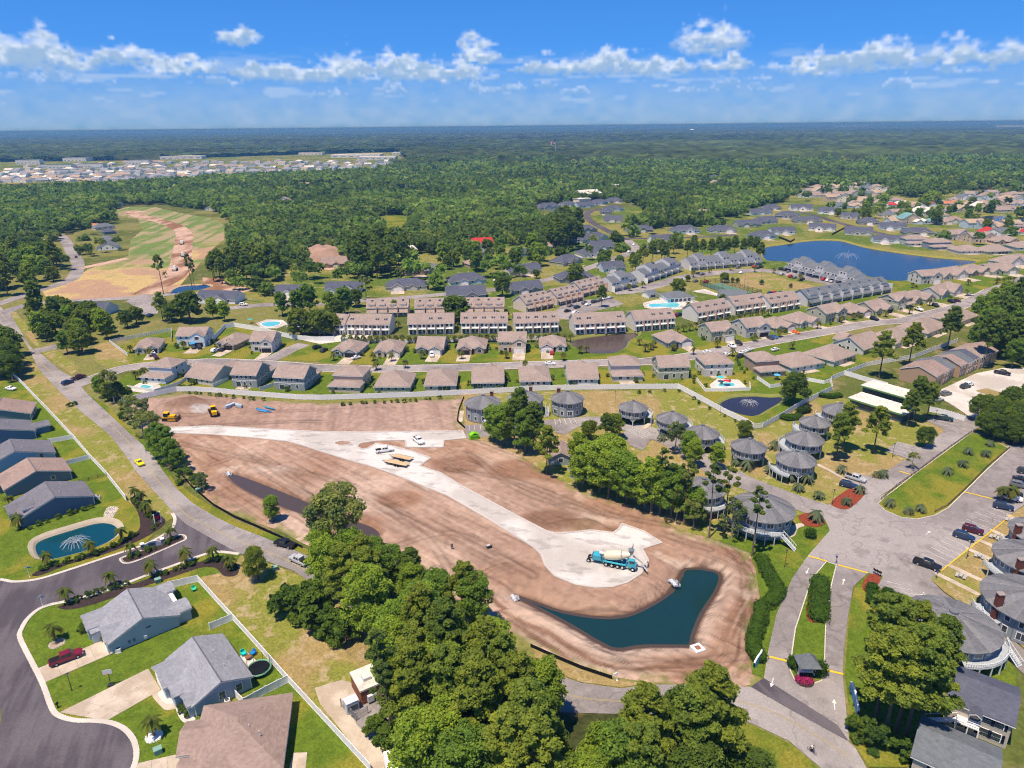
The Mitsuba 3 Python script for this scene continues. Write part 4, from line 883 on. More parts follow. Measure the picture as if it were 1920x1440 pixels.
for i, (u1, v1, u2, v2, kd, wl, rf, lb) in enumerate([(182, 470, 221, 468, 'cottage', WHITE, 7, 'grey house beside the seeded field, nearest to the camera'), (178, 456, 212, 455, 'cottage', GREYW, 7, 'grey house second from the seeded field road'), (196, 440, 218, 438, 'cottage', lin(110, 130, 150), 2, 'blue-grey house beside the seeded field at its far end'), (163, 430, 181, 430, 'cottage', STONE, 10, 'orange-roofed house among the trees left of the seeded field'),
                                                     (138, 424, 164, 422, 'cottage', STONE, 7, 'grey-roofed house among the trees left of the seeded field'), (40, 460, 80, 458, 'cottage', WHITE, 8, 'white-roofed house among the trees at the far left'), (33, 445, 60, 443, 'cottage', TANW, 3, 'brown-roofed house among the trees at the far left'), (180, 432, 216, 428, 'cottage', GREYW, 7, 'grey house behind the houses by the seeded field'),
                                                     (605, 503, 652, 500, 'ranch', STONE, 3, 'brown-roofed house below the earth heap'), (762, 518, 832, 511, 'ranch', STONE, 9, 'long dark brown-roofed house with brick chimney'), (888, 463, 925, 461, 'ranch', CREAM, 5, 'house with a bright red roof among the trees'), (892, 482, 920, 478, 'cottage', CREAM, 9, 'brown cottage below the red-roofed house'), (760, 484, 783, 480, 'cottage2', WHITE, 8, 'white two-storey house among the trees'),
                                                     (862, 470, 905, 468, 'cottage', TANW, 9, 'brown house left of the red-roofed house'), (975, 482, 1000, 478, 'cottage', BLUEW, 2, 'blue house among the trees right of the red roof'), (1010, 472, 1036, 468, 'cottage', TANW, 3, 'brown house in front of the tall dark trees'), (882, 503, 905, 500, 'cottage', STONE, 3, 'red-brown cottage near the curved drive'), (985, 412, 1016, 408, 'cottage', WHITE, 9, 'grey-roofed house showing between the trees'),
                                                     (1232, 420, 1262, 420, 'cottage', BLUEW, 11, 'teal-roofed house among trees'), (1312, 412, 1338, 410, 'cottage2', TANW, 3, 'red-brown house by the pink shrubs'), (1260, 388, 1275, 386, 'cottage', WHITE, 7, 'pale house half hidden by the woods'), (845, 391, 857, 390, 'cottage', WHITE, 7, 'white house deep in the woods'), (533, 402, 552, 400, 'cottage', WHITE, 8, 'white-roofed house at the edge of the woods'), (410, 362, 440, 361, 'cottage', STONE, 3, 'red-roofed house deep in the woods at the left'), (455, 366, 480, 365, 'cottage', STONE, 10, 'orange-roofed house deep in the woods'), (385, 395, 412, 394, 'cottage', WHITE, 7, 'grey house right of the seeded field'), (210, 388, 224, 388, 'cottage', GREYW, 7, 'grey house at the top of the seeded field')]):
 build(kd, 'house', lb, at(u1, v1), at(u2, v2), rf, wl, None, 1, 'house', 700 + i)


# ---------------------------------------------------------------- townhouses
def terrace(label, p1, p2, roof, wall, units, style, group, seed=0, depth=None):
 k = random.Random(seed)
 h = House('townhouse_block', label, 'townhouse', p1, p2, wall=wall, roof=roof, group=group, pitch=.62)
 w, d = h.w, depth or 11.5
 u = w / units
 if style == 'balcony':
  b = (0, 0, w, d); h.block(*b, 0, 5.6, 'gable', 'x', .62)
  for i in range(units):
   x = (i + .5) * u
   h.window('n', b, x - u * .22, .2, u * .32, 2.0, True, 'patio_door'); h.window('n', b, x + u * .24, .5, u * .24, 1.5)
   h.window('n', b, x - u * .22, 3.1, u * .32, 2.0, True, 'balcony_door'); h.window('n', b, x + u * .24, 3.4, u * .24, 1.5)
   m = MB(); m.box(x - u * .44, -1.6, 2.75, x + u * .44, 0, 2.9)
   m.box(x - u * .44, -1.6, 3.75, x + u * .44, -1.52, 3.85)
   for j in range(9): m.box(x - u * .44 + u * .88 * j / 8 - .04, -1.59, 2.9, x - u * .44 + u * .88 * j / 8 + .04, -1.53, 3.75)
   for q in (-.44, .41): m.box(x + u * q, -1.6, 0, x + u * q + .15, -1.45, 2.75)
   h.out('balcony', m, 'm_paint', WHITE)
   m = MB(); m.box((i + 1) * u - .1, -1.7, 0, (i + 1) * u + .1, 0, 5.4); h.out('party_wall', m, 'm_paint', lin(178, 150, 132)) if i < units - 1 else None
   if k.random() < .75:
    for q in (-.12, .12):
     t = .45; y = d / 2 * t; z = 5.6 + y * .62 + .08; s = u * .09
     m = MB(); m.slab([(x + q * u - s, y - .5, z - .31), (x + q * u + s, y - .5, z - .31), (x + q * u + s, y + .5, z + .31), (x + q * u - s, y + .5, z + .31)], .12)
     h.out('skylight', m, 'm_glass')
 elif style == 'dormer':
  b = (0, 0, w, d); h.block(*b, 0, 5.2, 'gable', 'x', .62)
  h.block(0, -2.2, w, 0, 0, 2.7, 'shed', pitch=.55, wall=False, over=.1)
  for i in range(units):
   x0, x1 = i * u + u * .2, i * u + u * .8
   h.block(x0, .3, x1, d * .42, 3, 3.6, 'shed', pitch=.22, over=.15)
   h.window('n', (x0, .3, x1, 3), (x1 - x0) / 2, 4.2, u * .36, 1.4)
   h.window('n', b, (i + .32) * u, .3, u * .22, 1.9, True, 'patio_door'); h.window('n', b, (i + .68) * u, .8, u * .2, 1.4)
   m = MB(); m.box((i + 1) * u - .12, -2.6, 0, (i + 1) * u + .12, d * .3, 5.6); h.out('party_wall', m, 'm_paint', lin(196, 170, 152) if roof == 0 else wall)
  for i in range(units):
   y = d * .36; z = 5.2 + y * .62 + .08; x = (i + .5) * u
   m = MB(); m.slab([(x - .6, y - .5, z - .31), (x + .6, y - .5, z - .31), (x + .6, y + .5, z + .31), (x - .6, y + .5, z + .31)], .12); h.out('skylight', m, 'm_glass')
 else:                            # stepped grey blocks: tall and low units in turn
  for i in range(units):
   hh = 7.8 if i % 3 == 1 else 5.4
   b = (i * u, 0, (i + 1) * u, d); h.block(b[0] + .02, 0, b[2] - .02, d, 0, hh, 'gable', 'x', .5, over=.12)
   h.window('n', b, u * .3, hh - 1.8, u * .22, 1.2); h.window('n', b, u * .7, hh - 1.8, u * .22, 1.2)
   h.block(b[0] + .3, -2.4, b[2] - .3, 0, 0, 2.6, 'shed', pitch=.5, over=.1, wall=False)
   h.window('n', b, u * .32, .3, u * .3, 2.0, True, 'patio_door'); h.window('n', b, u * .72, .8, u * .2, 1.3)
   m = MB(); m.box(b[0] - .1, -2.6, 0, b[0] + .1, 0, 3.4); h.out('party_wall', m, 'm_paint', WHITE)
 h.done()
 return h


for i, (u1, v1, u2, v2, un) in enumerate([(540, 621, 647, 628, 6), (652, 627, 731, 628, 5), (766, 627, 851, 625, 5), (865, 625, 951, 624, 5), (966, 625, 1047, 622, 5), (1077, 627, 1172, 622, 5), (1190, 621, 1264, 615, 5), (1307, 605, 1368, 594, 4), (1377, 592, 1436, 583, 4), (1443, 587, 1497, 578, 4)]):
 a, b = nth(i, 10); terrace(f'{a} balcony terrace{b} in the long front row of tan-roofed townhouses', at(u1, v1), at(u2, v2), 0, lin(216, 214, 208), un, 'balcony', 'front row of balcony townhouses', i)
for i, (u1, v1, u2, v2, un) in enumerate([(689, 594, 766, 592, 4), (779, 594, 853, 592, 4), (869, 592, 945, 591, 4), (987, 586, 1033, 576, 4), (1045, 573, 1088, 563, 4), (1089, 557, 1133, 546, 4)]):
 a, b = nth(i, 6); terrace(f'{a} dormered terrace{b} in the back row of tan-roofed townhouses', at(u1, v1), at(u2, v2), 0, lin(214, 200, 188), un, 'dormer', 'back row of dormered townhouses', 20 + i)
for i, (u1, v1, u2, v2, un, st, lb) in enumerate([(1147, 547, 1193, 537, 3, 'stepped', 'short grey-roofed terrace next to the tan dormered row'), (1208, 531, 1276, 508, 6, 'stepped', 'long grey-roofed terrace at the bend of the loop road'), (1292, 507, 1426, 496, 9, 'stepped', 'grey-roofed terrace in front of the pines by the lake'), (1476, 507, 1600, 537, 9, 'stepped', 'grey-roofed terrace with its back to the lake'), (1513, 575, 1664, 548, 8, 'dormer', 'grey-roofed terrace behind the tan-roofed row by the estate street')]):
 terrace(lb, at(u1, v1), at(u2, v2), 7, lin(206, 206, 208), un, st, None, 40 + i)

# ---------------------------------------------------------------- trees
def leaves(c, out, size, r, flat=.6, up=.45, wild=.75):
 """A small rhombic leaf spray at each centre, facing roughly outwards and up."""
 n = len(c)
 nrm = out * flat + np.array([0, 0, up]) + r.normal(size=(n, 3)) * wild
 nrm /= np.linalg.norm(nrm, axis=1, keepdims=True) + 1e-9
 a = np.cross(nrm, r.normal(size=(n, 3))); a /= np.linalg.norm(a, axis=1, keepdims=True) + 1e-9
 b = np.cross(nrm, a)
 s = (size * r.uniform(.6, 1.4, n))[:, None]
 v = np.stack([c - a * s, c - b * s * .62, c + a * s, c + b * s * .62], 1).reshape(-1, 3)
 i = np.arange(n) * 4
 return v, np.vstack([np.c_[i, i + 1, i + 2], np.c_[i, i + 2, i + 3]])


def crown(clumps, n, size, seed, col, tint=.35):
 """clumps: (x, y, z, rx, rz). Leaves lie over the clumps, thickest on their upper outer sides."""
 r = np.random.default_rng(seed); cl = np.asarray(clumps, float)
 area = cl[:, 3] ** 2; k = r.choice(len(cl), n, p=area / area.sum())
 d = r.normal(size=(n, 3)); d[:, 2] += .35; d /= np.linalg.norm(d, axis=1, keepdims=True)
 rad = r.uniform(.30, 1.12, n) ** .55
 wob = .75 + .5 * meshkit.noise(d * 2.5 + cl[k, :3], seed)
 q = cl[k]
 c = q[:, :3] + d * np.stack([q[:, 3], q[:, 3], q[:, 4]], 1) * (rad * wob)[:, None]
 v, f = leaves(c, d, size, r)
 hue = r.uniform(-1, 1, len(cl))[k] * tint + r.normal(size=n) * .16
 base = np.asarray(col) * (1 + .55 * hue[:, None] * np.array([1.0, .7, .2]))
 return v, f, np.repeat(np.clip(base, .004, 1), 4, 0)


def oak_clumps(R, h0, h1, n, r):
 out = []
 for i in range(n):
  a, t = r.uniform(0, 2 * np.pi), r.uniform(0, 1) ** .7
  z = r.uniform(.05, 1) if i % 4 else r.uniform(.6, 1)
  rr = R * math.sqrt(max(0.05, 1 - (z - .35) ** 2 / .5)) * (.35 + .65 * t) * .82
  s = R * r.uniform(.17, .30)
  out.append((rr * math.cos(a), rr * math.sin(a), h0 + (h1 - h0) * z * .92, s, s * .72))
 return out


def pine_clumps(R, h0, h1, n, r):
 out = []
 for i in range(n):
  z = (i + r.uniform(0, 1)) / n; a = i * 2.4 + r.uniform(-.5, .5)
  rr = R * (1 - .75 * z ** 1.6) * r.uniform(.35, 1.0); s = R * r.uniform(.19, .30) * (1 - .3 * z)
  out.append((rr * math.cos(a), rr * math.sin(a), h0 + (h1 - h0) * (z ** .85) + rr * .1, s, s * .62))
 return out


def trunk(H, r0, clumps, seed, lean=.03, limbs=7):
 r = np.random.default_rng(seed); m = MB()
 top = np.array([r.normal() * lean * H, r.normal() * lean * H, H])
 line = lambda t: np.array([top[0] * t * t, top[1] * t * t, H * t])
 m.tube([line(t) for t in (0, .08, .3, .55, .8, 1)], [r0 * 1.5, r0, r0 * .85, r0 * .65, r0 * .4, r0 * .12], 7)
 for q in [clumps[i] for i in r.permutation(len(clumps))[:limbs]]:
  t = min(.95, max(.2, (q[2] - math.hypot(q[0], q[1]) * .55) / H)); a = line(t); e = np.array(q[:3])
  m.tube([a, (a + e) / 2 + [0, 0, -.05 * H * .3], e], [r0 * .35, r0 * .22, r0 * .08], 5)
 return m


SPEC = {  # kind: crown maker, crown radius, crown foot, height, clumps, trunk radius, leaf colour, bark
 'pine': (pine_clumps, 4.6, 9.0, 20, 60, .30, (.235, .325, .055), (.16, .115, .085)),
 'tall_pine': (pine_clumps, 3.2, 14.0, 22, 16, .24, (.18, .26, .06), (.19, .145, .115)),
 'oak': (oak_clumps, 5.6, 2.8, 11.5, 70, .38, (.17, .25, .04), (.13, .105, .085)),
 'hardwood': (oak_clumps, 5.0, 3.5, 16, 80, .30, (.255, .39, .055), (.17, .14, .115)),
 'open_tree': (oak_clumps, 4.4, 4.0, 13, 20, .24, (.23, .30, .09), (.25, .21, .18)),
 'shrub': (oak_clumps, 2.2, .1, 3.4, 16, .10, (.13, .22, .036), (.14, .11, .08)),
}
LEAFN = {'pine': 7500, 'tall_pine': 2600, 'oak': 7000, 'hardwood': 8000, 'open_tree': 1500, 'shrub': 1300}
mat('m_bark', {'type': 'diffuse', 'reflectance': {'type': 'mesh_attribute', 'name': 'vertex_color'}})
PROTO = {}


def proto(kind, var, lod):
 key = (kind, var, lod)
 if key not in PROTO:
  mk, R, h0, H, n, r0, col, bark = SPEC[kind]; seed = 50 + var * 7 + len(kind)
  r = np.random.default_rng(seed); cl = mk(R, h0, H, n, r)
  if kind == 'hardwood': cl += [(q[0] * .6, q[1] * .6, h0 + (q[2] - h0) * .5, q[3], q[4]) for q in cl[:14]]
  tone = np.array(col) * np.array([(1, 1, 1), (1.28, 1.15, 1.05), (.78, .82, .95), (1.1, 1.0, .9)][var % 4])
  m = LEAFN[kind]
  if kind in ('pine', 'tall_pine'): ls = (.33, .66, .25)[lod]
  elif kind == 'shrub': ls = (.23, .46)[lod]
  else: ls = (.32, .68, .24)[lod]
  v, f, c = crown(cl, (m, m // 4, m * 9 // 5)[lod], ls, seed + 1, tone)
  t = trunk(H * (.97 if 'pine' in kind else .8), r0, cl, seed, .02 if 'pine' in kind else .05)
  tv, tf = t.arrays()
  name = f'grown_{kind}_{var}_{lod}'
  scene[name] = {'type': 'shapegroup', 'trunk': mikit.ply((tv, tf), painted(np.array(bark) * (.85 + .1 * var))), 'crown': mikit.ply((v, f), 'm_leaf', color=c)}
  PROTO[key] = name
 return PROTO[key]


NAMES = {'pine': 'pine_tree', 'tall_pine': 'slender_pine_tree', 'oak': 'oak_tree', 'hardwood': 'broadleaf_tree', 'open_tree': 'sparse_tree', 'shrub': 'shrub'}
trees_placed = []
tr_ = random.Random(8)


def tree(kind, p, label, group=None, scale=1.0, var=None, cat=None, wide=1.0):
 p = np.asarray(p, float)
 var = tr_.randrange(4) if var is None else var
 lod = 2 if p[1] < 160 and kind != 'shrub' else 0 if p[1] < 300 else 1
 g = proto(kind, var, lod)
 k = thing(NAMES[kind], label, cat or ('shrub' if kind == 'shrub' else 'tree'), group)
 s = scale * tr_.uniform(.92, 1.08)
 scene[k] = {'type': 'instance', 'group': {'type': 'ref', 'id': g}, 'to_world': T().translate([p[0], p[1], 0]).rotate([0, 0, 1], tr_.uniform(0, 360)).scale([s * wide, s * wide, s])}
 trees_placed.append(p)
 return k


def grove(spots, label, group, jitter=0):
 for s in spots:
  u, v, kind, sc = s[:4]
  tree(kind, at(u, v), label, group, sc, s[4] if len(s) > 4 else None)


def scatter(pts, spacing, seed, avoid=None):
 """Points about spacing apart inside a surveyed outline."""
 g = region(pts) if isinstance(pts, list) else pts
 if g.is_empty: return np.zeros((0, 2))
 r = np.random.default_rng(seed); x0, y0, x1, y1 = g.bounds
 xs, ys = np.meshgrid(np.arange(x0, x1, spacing), np.arange(y0, y1, spacing))
 p = np.c_[xs.ravel(), ys.ravel()] + r.uniform(-.42, .42, (xs.size, 2)) * spacing
 ok = shapely.contains_xy(g, p[:, 0], p[:, 1])
 if avoid is not None: ok &= ~shapely.contains_xy(avoid, p[:, 0], p[:, 1])
 return p[ok]


AVOID = unary_union([DONE[k].buffer(1.5) for k in DONE if any(w in k for w in ('road', 'lane', 'car_park', 'parking', 'cul', 'court', 'dirt', 'field', 'meadow', 'drive'))] + [g.buffer(2.5) for g in FOOT] + [h.buffer(1) for h in HOLES])
# roadside woodland at the bottom
for p in scatter([(628, 1142), (650, 1134), (760, 1185), (900, 1252), (1000, 1312), (1040, 1352), (1050, 1440), (1000, 1560), (800, 1520), (765, 1400), (748, 1320), (700, 1225), (640, 1170)], 5.2, 3, MAIN.buffer(.5)):
 k = tr_.random()
 tree('pine' if k < .42 else 'hardwood' if k < .85 else 'oak', p, 'tall tree in the dense roadside woodland at the bottom', 'trees of the roadside woodland', tr_.uniform(.85, 1.1))
for p in scatter([(650, 1082), (760, 1115), (860, 1152), (960, 1198), (1010, 1222), (1040, 1250), (940, 1215), (800, 1155), (690, 1110)], 5.2, 31, MAIN.buffer(.5)):
 tree('hardwood' if tr_.random() < .7 else 'pine', p, 'tree in the strip between the road and the lower site edge', 'strip between road and lower site edge', tr_.uniform(.62, .85))
for p in scatter([(1000, 1480), (1120, 1450), (1250, 1440), (1330, 1420), (1345, 1470), (1300, 1600), (1000, 1620)], 5.6, 4):
 tree(tr_.choice(['pine', 'pine', 'hardwood', 'oak']), p, 'bright green tree crowding the inside of the road bend', 'trees inside the road bend', tr_.uniform(.85, 1.05))
tree('oak', at(1288, 1432), 'rounded dark oak nearest to the road bend', None, 1.25, 2)
tree('oak', at(1395, 1490), 'low dark tree on the bottom edge beside the grass verge', None, .8, 2)
for i, (u, v) in enumerate([(540, 1150), (556, 1152), (572, 1158), (590, 1170), (606, 1180), (620, 1188), (636, 1200), (650, 1202), (548, 1140), (580, 1148)]):
 tree('shrub', at(u, v), 'leafy bush along the edge of the woodland by the dry lot', 'bushes along the woodland edge', tr_.uniform(1.5, 2.0))
for u, v, kd, sc in ((640, 1052, 'open_tree', 1.6), (655, 1062, 'open_tree', 1.35), (625, 1062, 'open_tree', 1.4), (610, 1075, 'hardwood', .85), (620, 1120, 'hardwood', 1.0), (665, 1085, 'hardwood', .8), (700, 1105, 'hardwood', .85), (735, 1120, 'hardwood', .8), (690, 1145, 'pine', .85), (650, 1160, 'pine', .9), (780, 1150, 'hardwood', .75), (820, 1170, 'hardwood', .75)):
 tree(kd, at(u, v), 'tree in the thicket between the road and the site', 'trees of the thicket between road and site', sc)
tree('tall_pine', at(722, 1372), 'slender pine standing in front of the pump house', None, .95, 0)
tree('tall_pine', at(735, 1395), 'second slender pine near the pump house, closer to the woodland', None, .8, 2)
for u, v, kd, sc in ((712, 1375, 'shrub', 1.2), (735, 1400, 'shrub', 1.4), (720, 1392, 'shrub', 1.0)): tree(kd, at(u, v), 'low bush at the foot of the slender pine', 'bushes at the foot of the slender pine', sc)
tree('oak', at(484, 1086), 'lone round dark green tree beside the entrance road', None, .72, 1, wide=.8)
tree('hardwood', at(513, 978), 'lone small tree on the edge of the muddy ditch', None, .52, 0)
tree('open_tree', at(383, 922), 'thin sapling by the silt fence', None, .45, 2)
grove([(1656, 1388, 'pine', 1.0, 1), (1696, 1392, 'pine', 1.05, 0), (1680, 1372, 'pine', 1.0, 3), (1640, 1352, 'pine', .95, 1), (1722, 1378, 'pine', .9, 3), (1650, 1300, 'pine', .95, 0), (1715, 1330, 'pine', .9, 1), (1700, 1265, 'pine', .85, 3), (1640, 1240, 'pine', .8, 0), (1745, 1300, 'pine', .8, 2)], 'tall pine in the stand beside the clubhouse', 'pines beside the clubhouse')
grove([(1630, 1395, 'shrub', 1.3), (1612, 1380, 'shrub', 1.2), (1690, 1420, 'shrub', 1.0)], 'dark bush under the clubhouse pines', 'bushes under the clubhouse pines')
grove([(925, 828, 'hardwood', .8, 0), (945, 836, 'hardwood', .95, 0), (965, 842, 'pine', .85, 2), (985, 848, 'hardwood', .95, 2), (1000, 850, 'pine', .9, 2), (950, 815, 'hardwood', .8, 1), (975, 822, 'pine', .9, 2)], 'tree in the clump behind the green dumpster', 'clump behind the green dumpster')
tree('pine', at(1025, 890), 'lone round pine standing out onto the bare soil', None, .78, 1)
grove([(1092, 915, 'hardwood', .85, 1), (1110, 905, 'hardwood', .8, 0), (1125, 924, 'hardwood', .95, 1), (1141, 934, 'hardwood', 1.0, 1), (1157, 936, 'hardwood', 1.0, 0), (1175, 944, 'hardwood', .9, 0), (1150, 910, 'hardwood', .95, 1), (1085, 880, 'hardwood', .75, 3), (1208, 955, 'hardwood', .8, 1), (1190, 945, 'hardwood', .85, 2), (1222, 958, 'hardwood', .95, 1), (1240, 962, 'hardwood', .85, 0), (1258, 970, 'hardwood', .9, 2), (1275, 968, 'hardwood', .7, 1), (1300, 985, 'hardwood', .7, 0), (1135, 890, 'hardwood', .85, 1)], 'bright broadleaf tree in the row along the top edge of the site', 'broadleaf row along the site edge')
grove([(1237, 965, 'tall_pine', .95, 0), (1282, 984, 'tall_pine', .9, 1), (1329, 1008, 'tall_pine', .95, 2), (1357, 1000, 'tall_pine', .9, 3), (1268, 975, 'open_tree', .9, 1), (1372, 1010, 'open_tree', .8, 2), (1300, 990, 'open_tree', .7, 1), (1220, 958, 'open_tree', .9, 3)], 'tall bare-trunked tree in front of the round houses', 'bare-trunked trees in front of the round houses')
tree('tall_pine', at(1410, 1042), 'slender leaning pine in front of the largest round house', None, .80, 0)
grove([(1300, 876, 'hardwood', .6, 1), (1342, 880, 'hardwood', .55, 1), (1290, 862, 'hardwood', .6, 0), (1265, 850, 'open_tree', .8), (1135, 830, 'pine', .55, 2), (1150, 822, 'oak', .7, 1), (1105, 825, 'oak', .6, 3)], 'tree by the lane among the stilt houses', 'trees by the lane among the stilt houses')
tree('oak', at(1395, 822), 'low round tree behind the stilt houses', None, .55, 3)
tree('oak', at(1488, 760), 'big dark oak at the end of the resort pond', None, 1.15, 2)
grove([(1567, 862, 'pine', .78, 0), (1637, 850, 'pine', .80, 1), (1580, 845, 'pine', .75, 1)], 'big pine shading the lawn behind the round houses', 'pines on the round house lawn')
grove([(1713, 790, 'pine', .78, 2), (1737, 787, 'pine', .72, 0), (1700, 800, 'pine', .6, 2)], 'dark pine by the flat white-roofed sheds', 'pines by the flat-roofed sheds')
tree('oak', at(1732, 838), 'small dark oak beside the narrow lane', None, .55, 2)
tree('open_tree', at(1708, 880), 'thin young tree with its trunk on the lane lawn', None, .42, 1)
grove([(1648, 708, 'pine', .9, 1), (1703, 687, 'pine', .88, 3), (1775, 658, 'pine', 1.0, 2)], 'large pine with a spreading crown along the picket fence', 'large pines along the picket fence')
for p in scatter([(1832, 700), (1815, 660), (1830, 625), (1870, 600), (1950, 560), (1960, 690), (1890, 690)], 7.5, 6):
 tree(tr_.choice(['oak', 'pine', 'hardwood']), p, 'tree in the dark grove at the right edge', 'grove at the right edge', tr_.uniform(.85, 1.1), 2)
for p in scatter([(1832, 820), (1835, 790), (1875, 775), (1950, 740), (1960, 835), (1895, 838)], 4.2, 7):
 tree('oak', p, 'dense evergreen of the thicket at the end of the lane', 'thicket at the end of the lane', tr_.uniform(.55, .8), tr_.choice([0, 2]))
for p in scatter([(1850, 600), (1940, 555), (1945, 530), (1870, 560), (1800, 590)], 6, 8):
 tree('hardwood', p, 'young green tree on the slope beside the estate street', 'young trees beside the estate street', tr_.uniform(.4, .6))
# left side
grove([(287, 848, 'open_tree', 1.1, 1), (270, 820, 'open_tree', 1.0, 2), (252, 800, 'open_tree', .9, 1), (312, 868, 'hardwood', .75, 2), (325, 878, 'hardwood', .65, 2), (338, 886, 'hardwood', .55, 2), (300, 858, 'hardwood', .7, 2), (348, 905, 'shrub', 1.4), (372, 915, 'shrub', 1.2), (236, 785, 'shrub', 1.3)], 'tree in the roadside row between the road and the upper site', 'roadside row by the upper site')
grove([(215, 756, 'open_tree', 1.0, 3), (222, 752, 'oak', .65, 2), (192, 745, 'hardwood', .62, 0), (205, 750, 'oak', .6, 1), (240, 745, 'oak', .4, 0)], 'tree in the tangle at the left end of the white fence', 'tangle at the left end of the white fence')
for p in scatter([(50, 600), (75, 590), (150, 585), (200, 612), (262, 598), (270, 612), (230, 628), (190, 645), (185, 690), (160, 695), (140, 680), (120, 655), (80, 640), (60, 620)], 9.5, 9, AVOID):
 tree(tr_.choice(['oak', 'oak', 'hardwood', 'pine']), p, 'oak in the large clump beside the road at the left', 'large clump beside the road at the left', tr_.uniform(.75, 1.0))
for p in scatter([(-60, 650), (10, 645), (45, 690), (70, 710), (52, 722), (20, 712), (-60, 700)], 8, 10, MAIN.buffer(1)):
 tree('oak', p, 'dark oak on the left edge of the picture beside the road', 'dark oaks on the left edge', tr_.uniform(.9, 1.15), tr_.choice([0, 2]))
grove([(357, 604, 'oak', 1.35, 2), (306, 602, 'pine', .85, 1), (322, 604, 'oak', .9, 2), (400, 598, 'hardwood', .75, 1), (422, 602, 'hardwood', .65, 1), (340, 600, 'oak', 1.0, 2)], 'big spreading oak behind the tan-roofed houses at the left', 'oaks behind the tan-roofed houses')
grove([(307, 552, 'tall_pine', 1.1), (360, 538, 'tall_pine', 1.0), (365, 540, 'tall_pine', .8)], 'single tall pine standing by the flooded hollow', 'single pines by the flooded hollow')
grove([(565, 632, 'oak', 1.15, 3), (600, 632, 'oak', 1.1, 3), (625, 626, 'oak', .9, 3), (582, 588, 'hardwood', 1.0, 2), (530, 592, 'hardwood', .85, 2), (560, 590, 'hardwood', .9, 2), (647, 590, 'hardwood', 1.0, 2), (620, 592, 'hardwood', .8, 3), (635, 600, 'oak', .9, 2), (687, 562, 'open_tree', 1.1, 3), (668, 575, 'oak', .9, 2)], 'big tree round the left end of the townhouse rows', 'big trees at the left end of the townhouses')
tree('oak', at(855, 604), 'broad round oak in front of the dormered terraces', None, 1.15, 2, wide=1.25)
tree('hardwood', at(740, 590), 'bush-like tree before the first dormered terrace', None, .5, 0)
grove([(942, 556, 'oak', 1.0, 2), (1080, 532, 'oak', 1.05, 1), (752, 535, 'open_tree', .9), (840, 505, 'oak', .8, 2), (1005, 522, 'oak', .5, 2)], 'round yard tree among the dark-roofed houses', 'yard trees among the dark-roofed houses')
for u, v in ((1288, 486), (1302, 489), (1316, 484), (1332, 487), (1346, 482), (1362, 486), (1376, 482), (1392, 485), (1404, 481), (1416, 484), (1424, 494), (1300, 480), (1352, 492)): tree('pine', at(u, v), 'pine in the dark stand between the grey terrace and the lake', 'dark pines by the lake', tr_.uniform(.68, .85), 2)
for u, v in ((1185, 512), (1195, 508), (1205, 500), (1222, 495), (1240, 488), (1255, 484), (1262, 476), (1245, 500), (1190, 520)): tree('pine', at(u, v), 'pine behind the grey-roofed terrace at the road bend', 'pines behind the grey terrace', tr_.uniform(.7, .9), tr_.choice([1, 2]))
grove([(1358, 530, 'oak', .55, 3), (1290, 528, 'oak', .4, 2), (1373, 530, 'oak', .3, 2), (1383, 531, 'oak', .3, 2), (1428, 534, 'oak', .28, 2), (1270, 556, 'oak', .95, 1), (1353, 572, 'oak', .5, 2), (1128, 576, 'pine', .6, 2), (1482, 540, 'oak', .25, 2), (1645, 548, 'oak', .6, 2)], 'round tree by the tennis courts and the pool', 'round trees by the tennis courts and pool')
for p in scatter([(385, 535), (470, 530), (520, 520), (545, 505), (500, 500), (430, 505), (400, 520)], 9, 11, AVOID):
 tree('pine', p, 'tall pine at the edge of the bare brown ground', 'pines at the edge of the bare ground', tr_.uniform(.85, 1.1), tr_.choice([0, 1, 2]))
for p in scatter([(660, 520), (700, 530), (760, 515), (770, 495), (740, 478), (690, 480), (660, 500)], 9, 12, AVOID):
 tree('pine', p, 'tall dark pine in the stand right of the earth heap', 'pines right of the earth heap', tr_.uniform(.95, 1.25), tr_.choice([0, 2]))
for p in scatter([(1040, 478), (1088, 470), (1085, 440), (1050, 438), (1035, 455)], 9, 13, AVOID):
 tree('pine', p, 'towering dark tree in the stand left of the dark-roofed street', 'towering dark stand', tr_.uniform(1.1, 1.4), 2)
for p in scatter([(870, 510), (940, 520), (1040, 505), (1070, 480), (1030, 470), (960, 478), (910, 470), (840, 480), (820, 500)], 17, 14, AVOID):
 tree(tr_.choice(['oak', 'hardwood']), p, 'garden tree among the older houses in the middle distance', 'garden trees among the older houses', tr_.uniform(.8, 1.1))
for p in scatter([(-40, 560), (0, 500), (60, 480), (120, 500), (130, 520), (70, 545), (0, 572)], 13, 15, AVOID):
 tree(tr_.choice(['oak', 'pine', 'hardwood']), p, 'tree in the wood left of the curving far road', 'wood left of the curving road', tr_.uniform(.9, 1.2))
for p in scatter([(1640, 420), (1760, 430), (1930, 440), (1930, 400), (1800, 385), (1640, 380), (1560, 385), (1560, 405)], 30, 16, AVOID):
 tree(tr_.choice(['oak', 'hardwood']), p, 'tree among the crowded small houses beyond the lake', 'trees among the small houses beyond the lake', tr_.uniform(.7, 1.1), tr_.choice([1, 2]))

# the woods: past a few hundred single trees the crowns can no longer be counted
def far_crown(n, size, seed):
 r = np.random.default_rng(seed)
 cl = [(0, 0, .1, .72, .62)] + [(.62 * math.cos(a), .62 * math.sin(a), r.uniform(-.25, .45), .42, .36) for a in r.uniform(0, 6.28, 8)]
 v, f, c = crown(cl, n, size, seed, (1, 1, 1), .22)
 return v, f, c


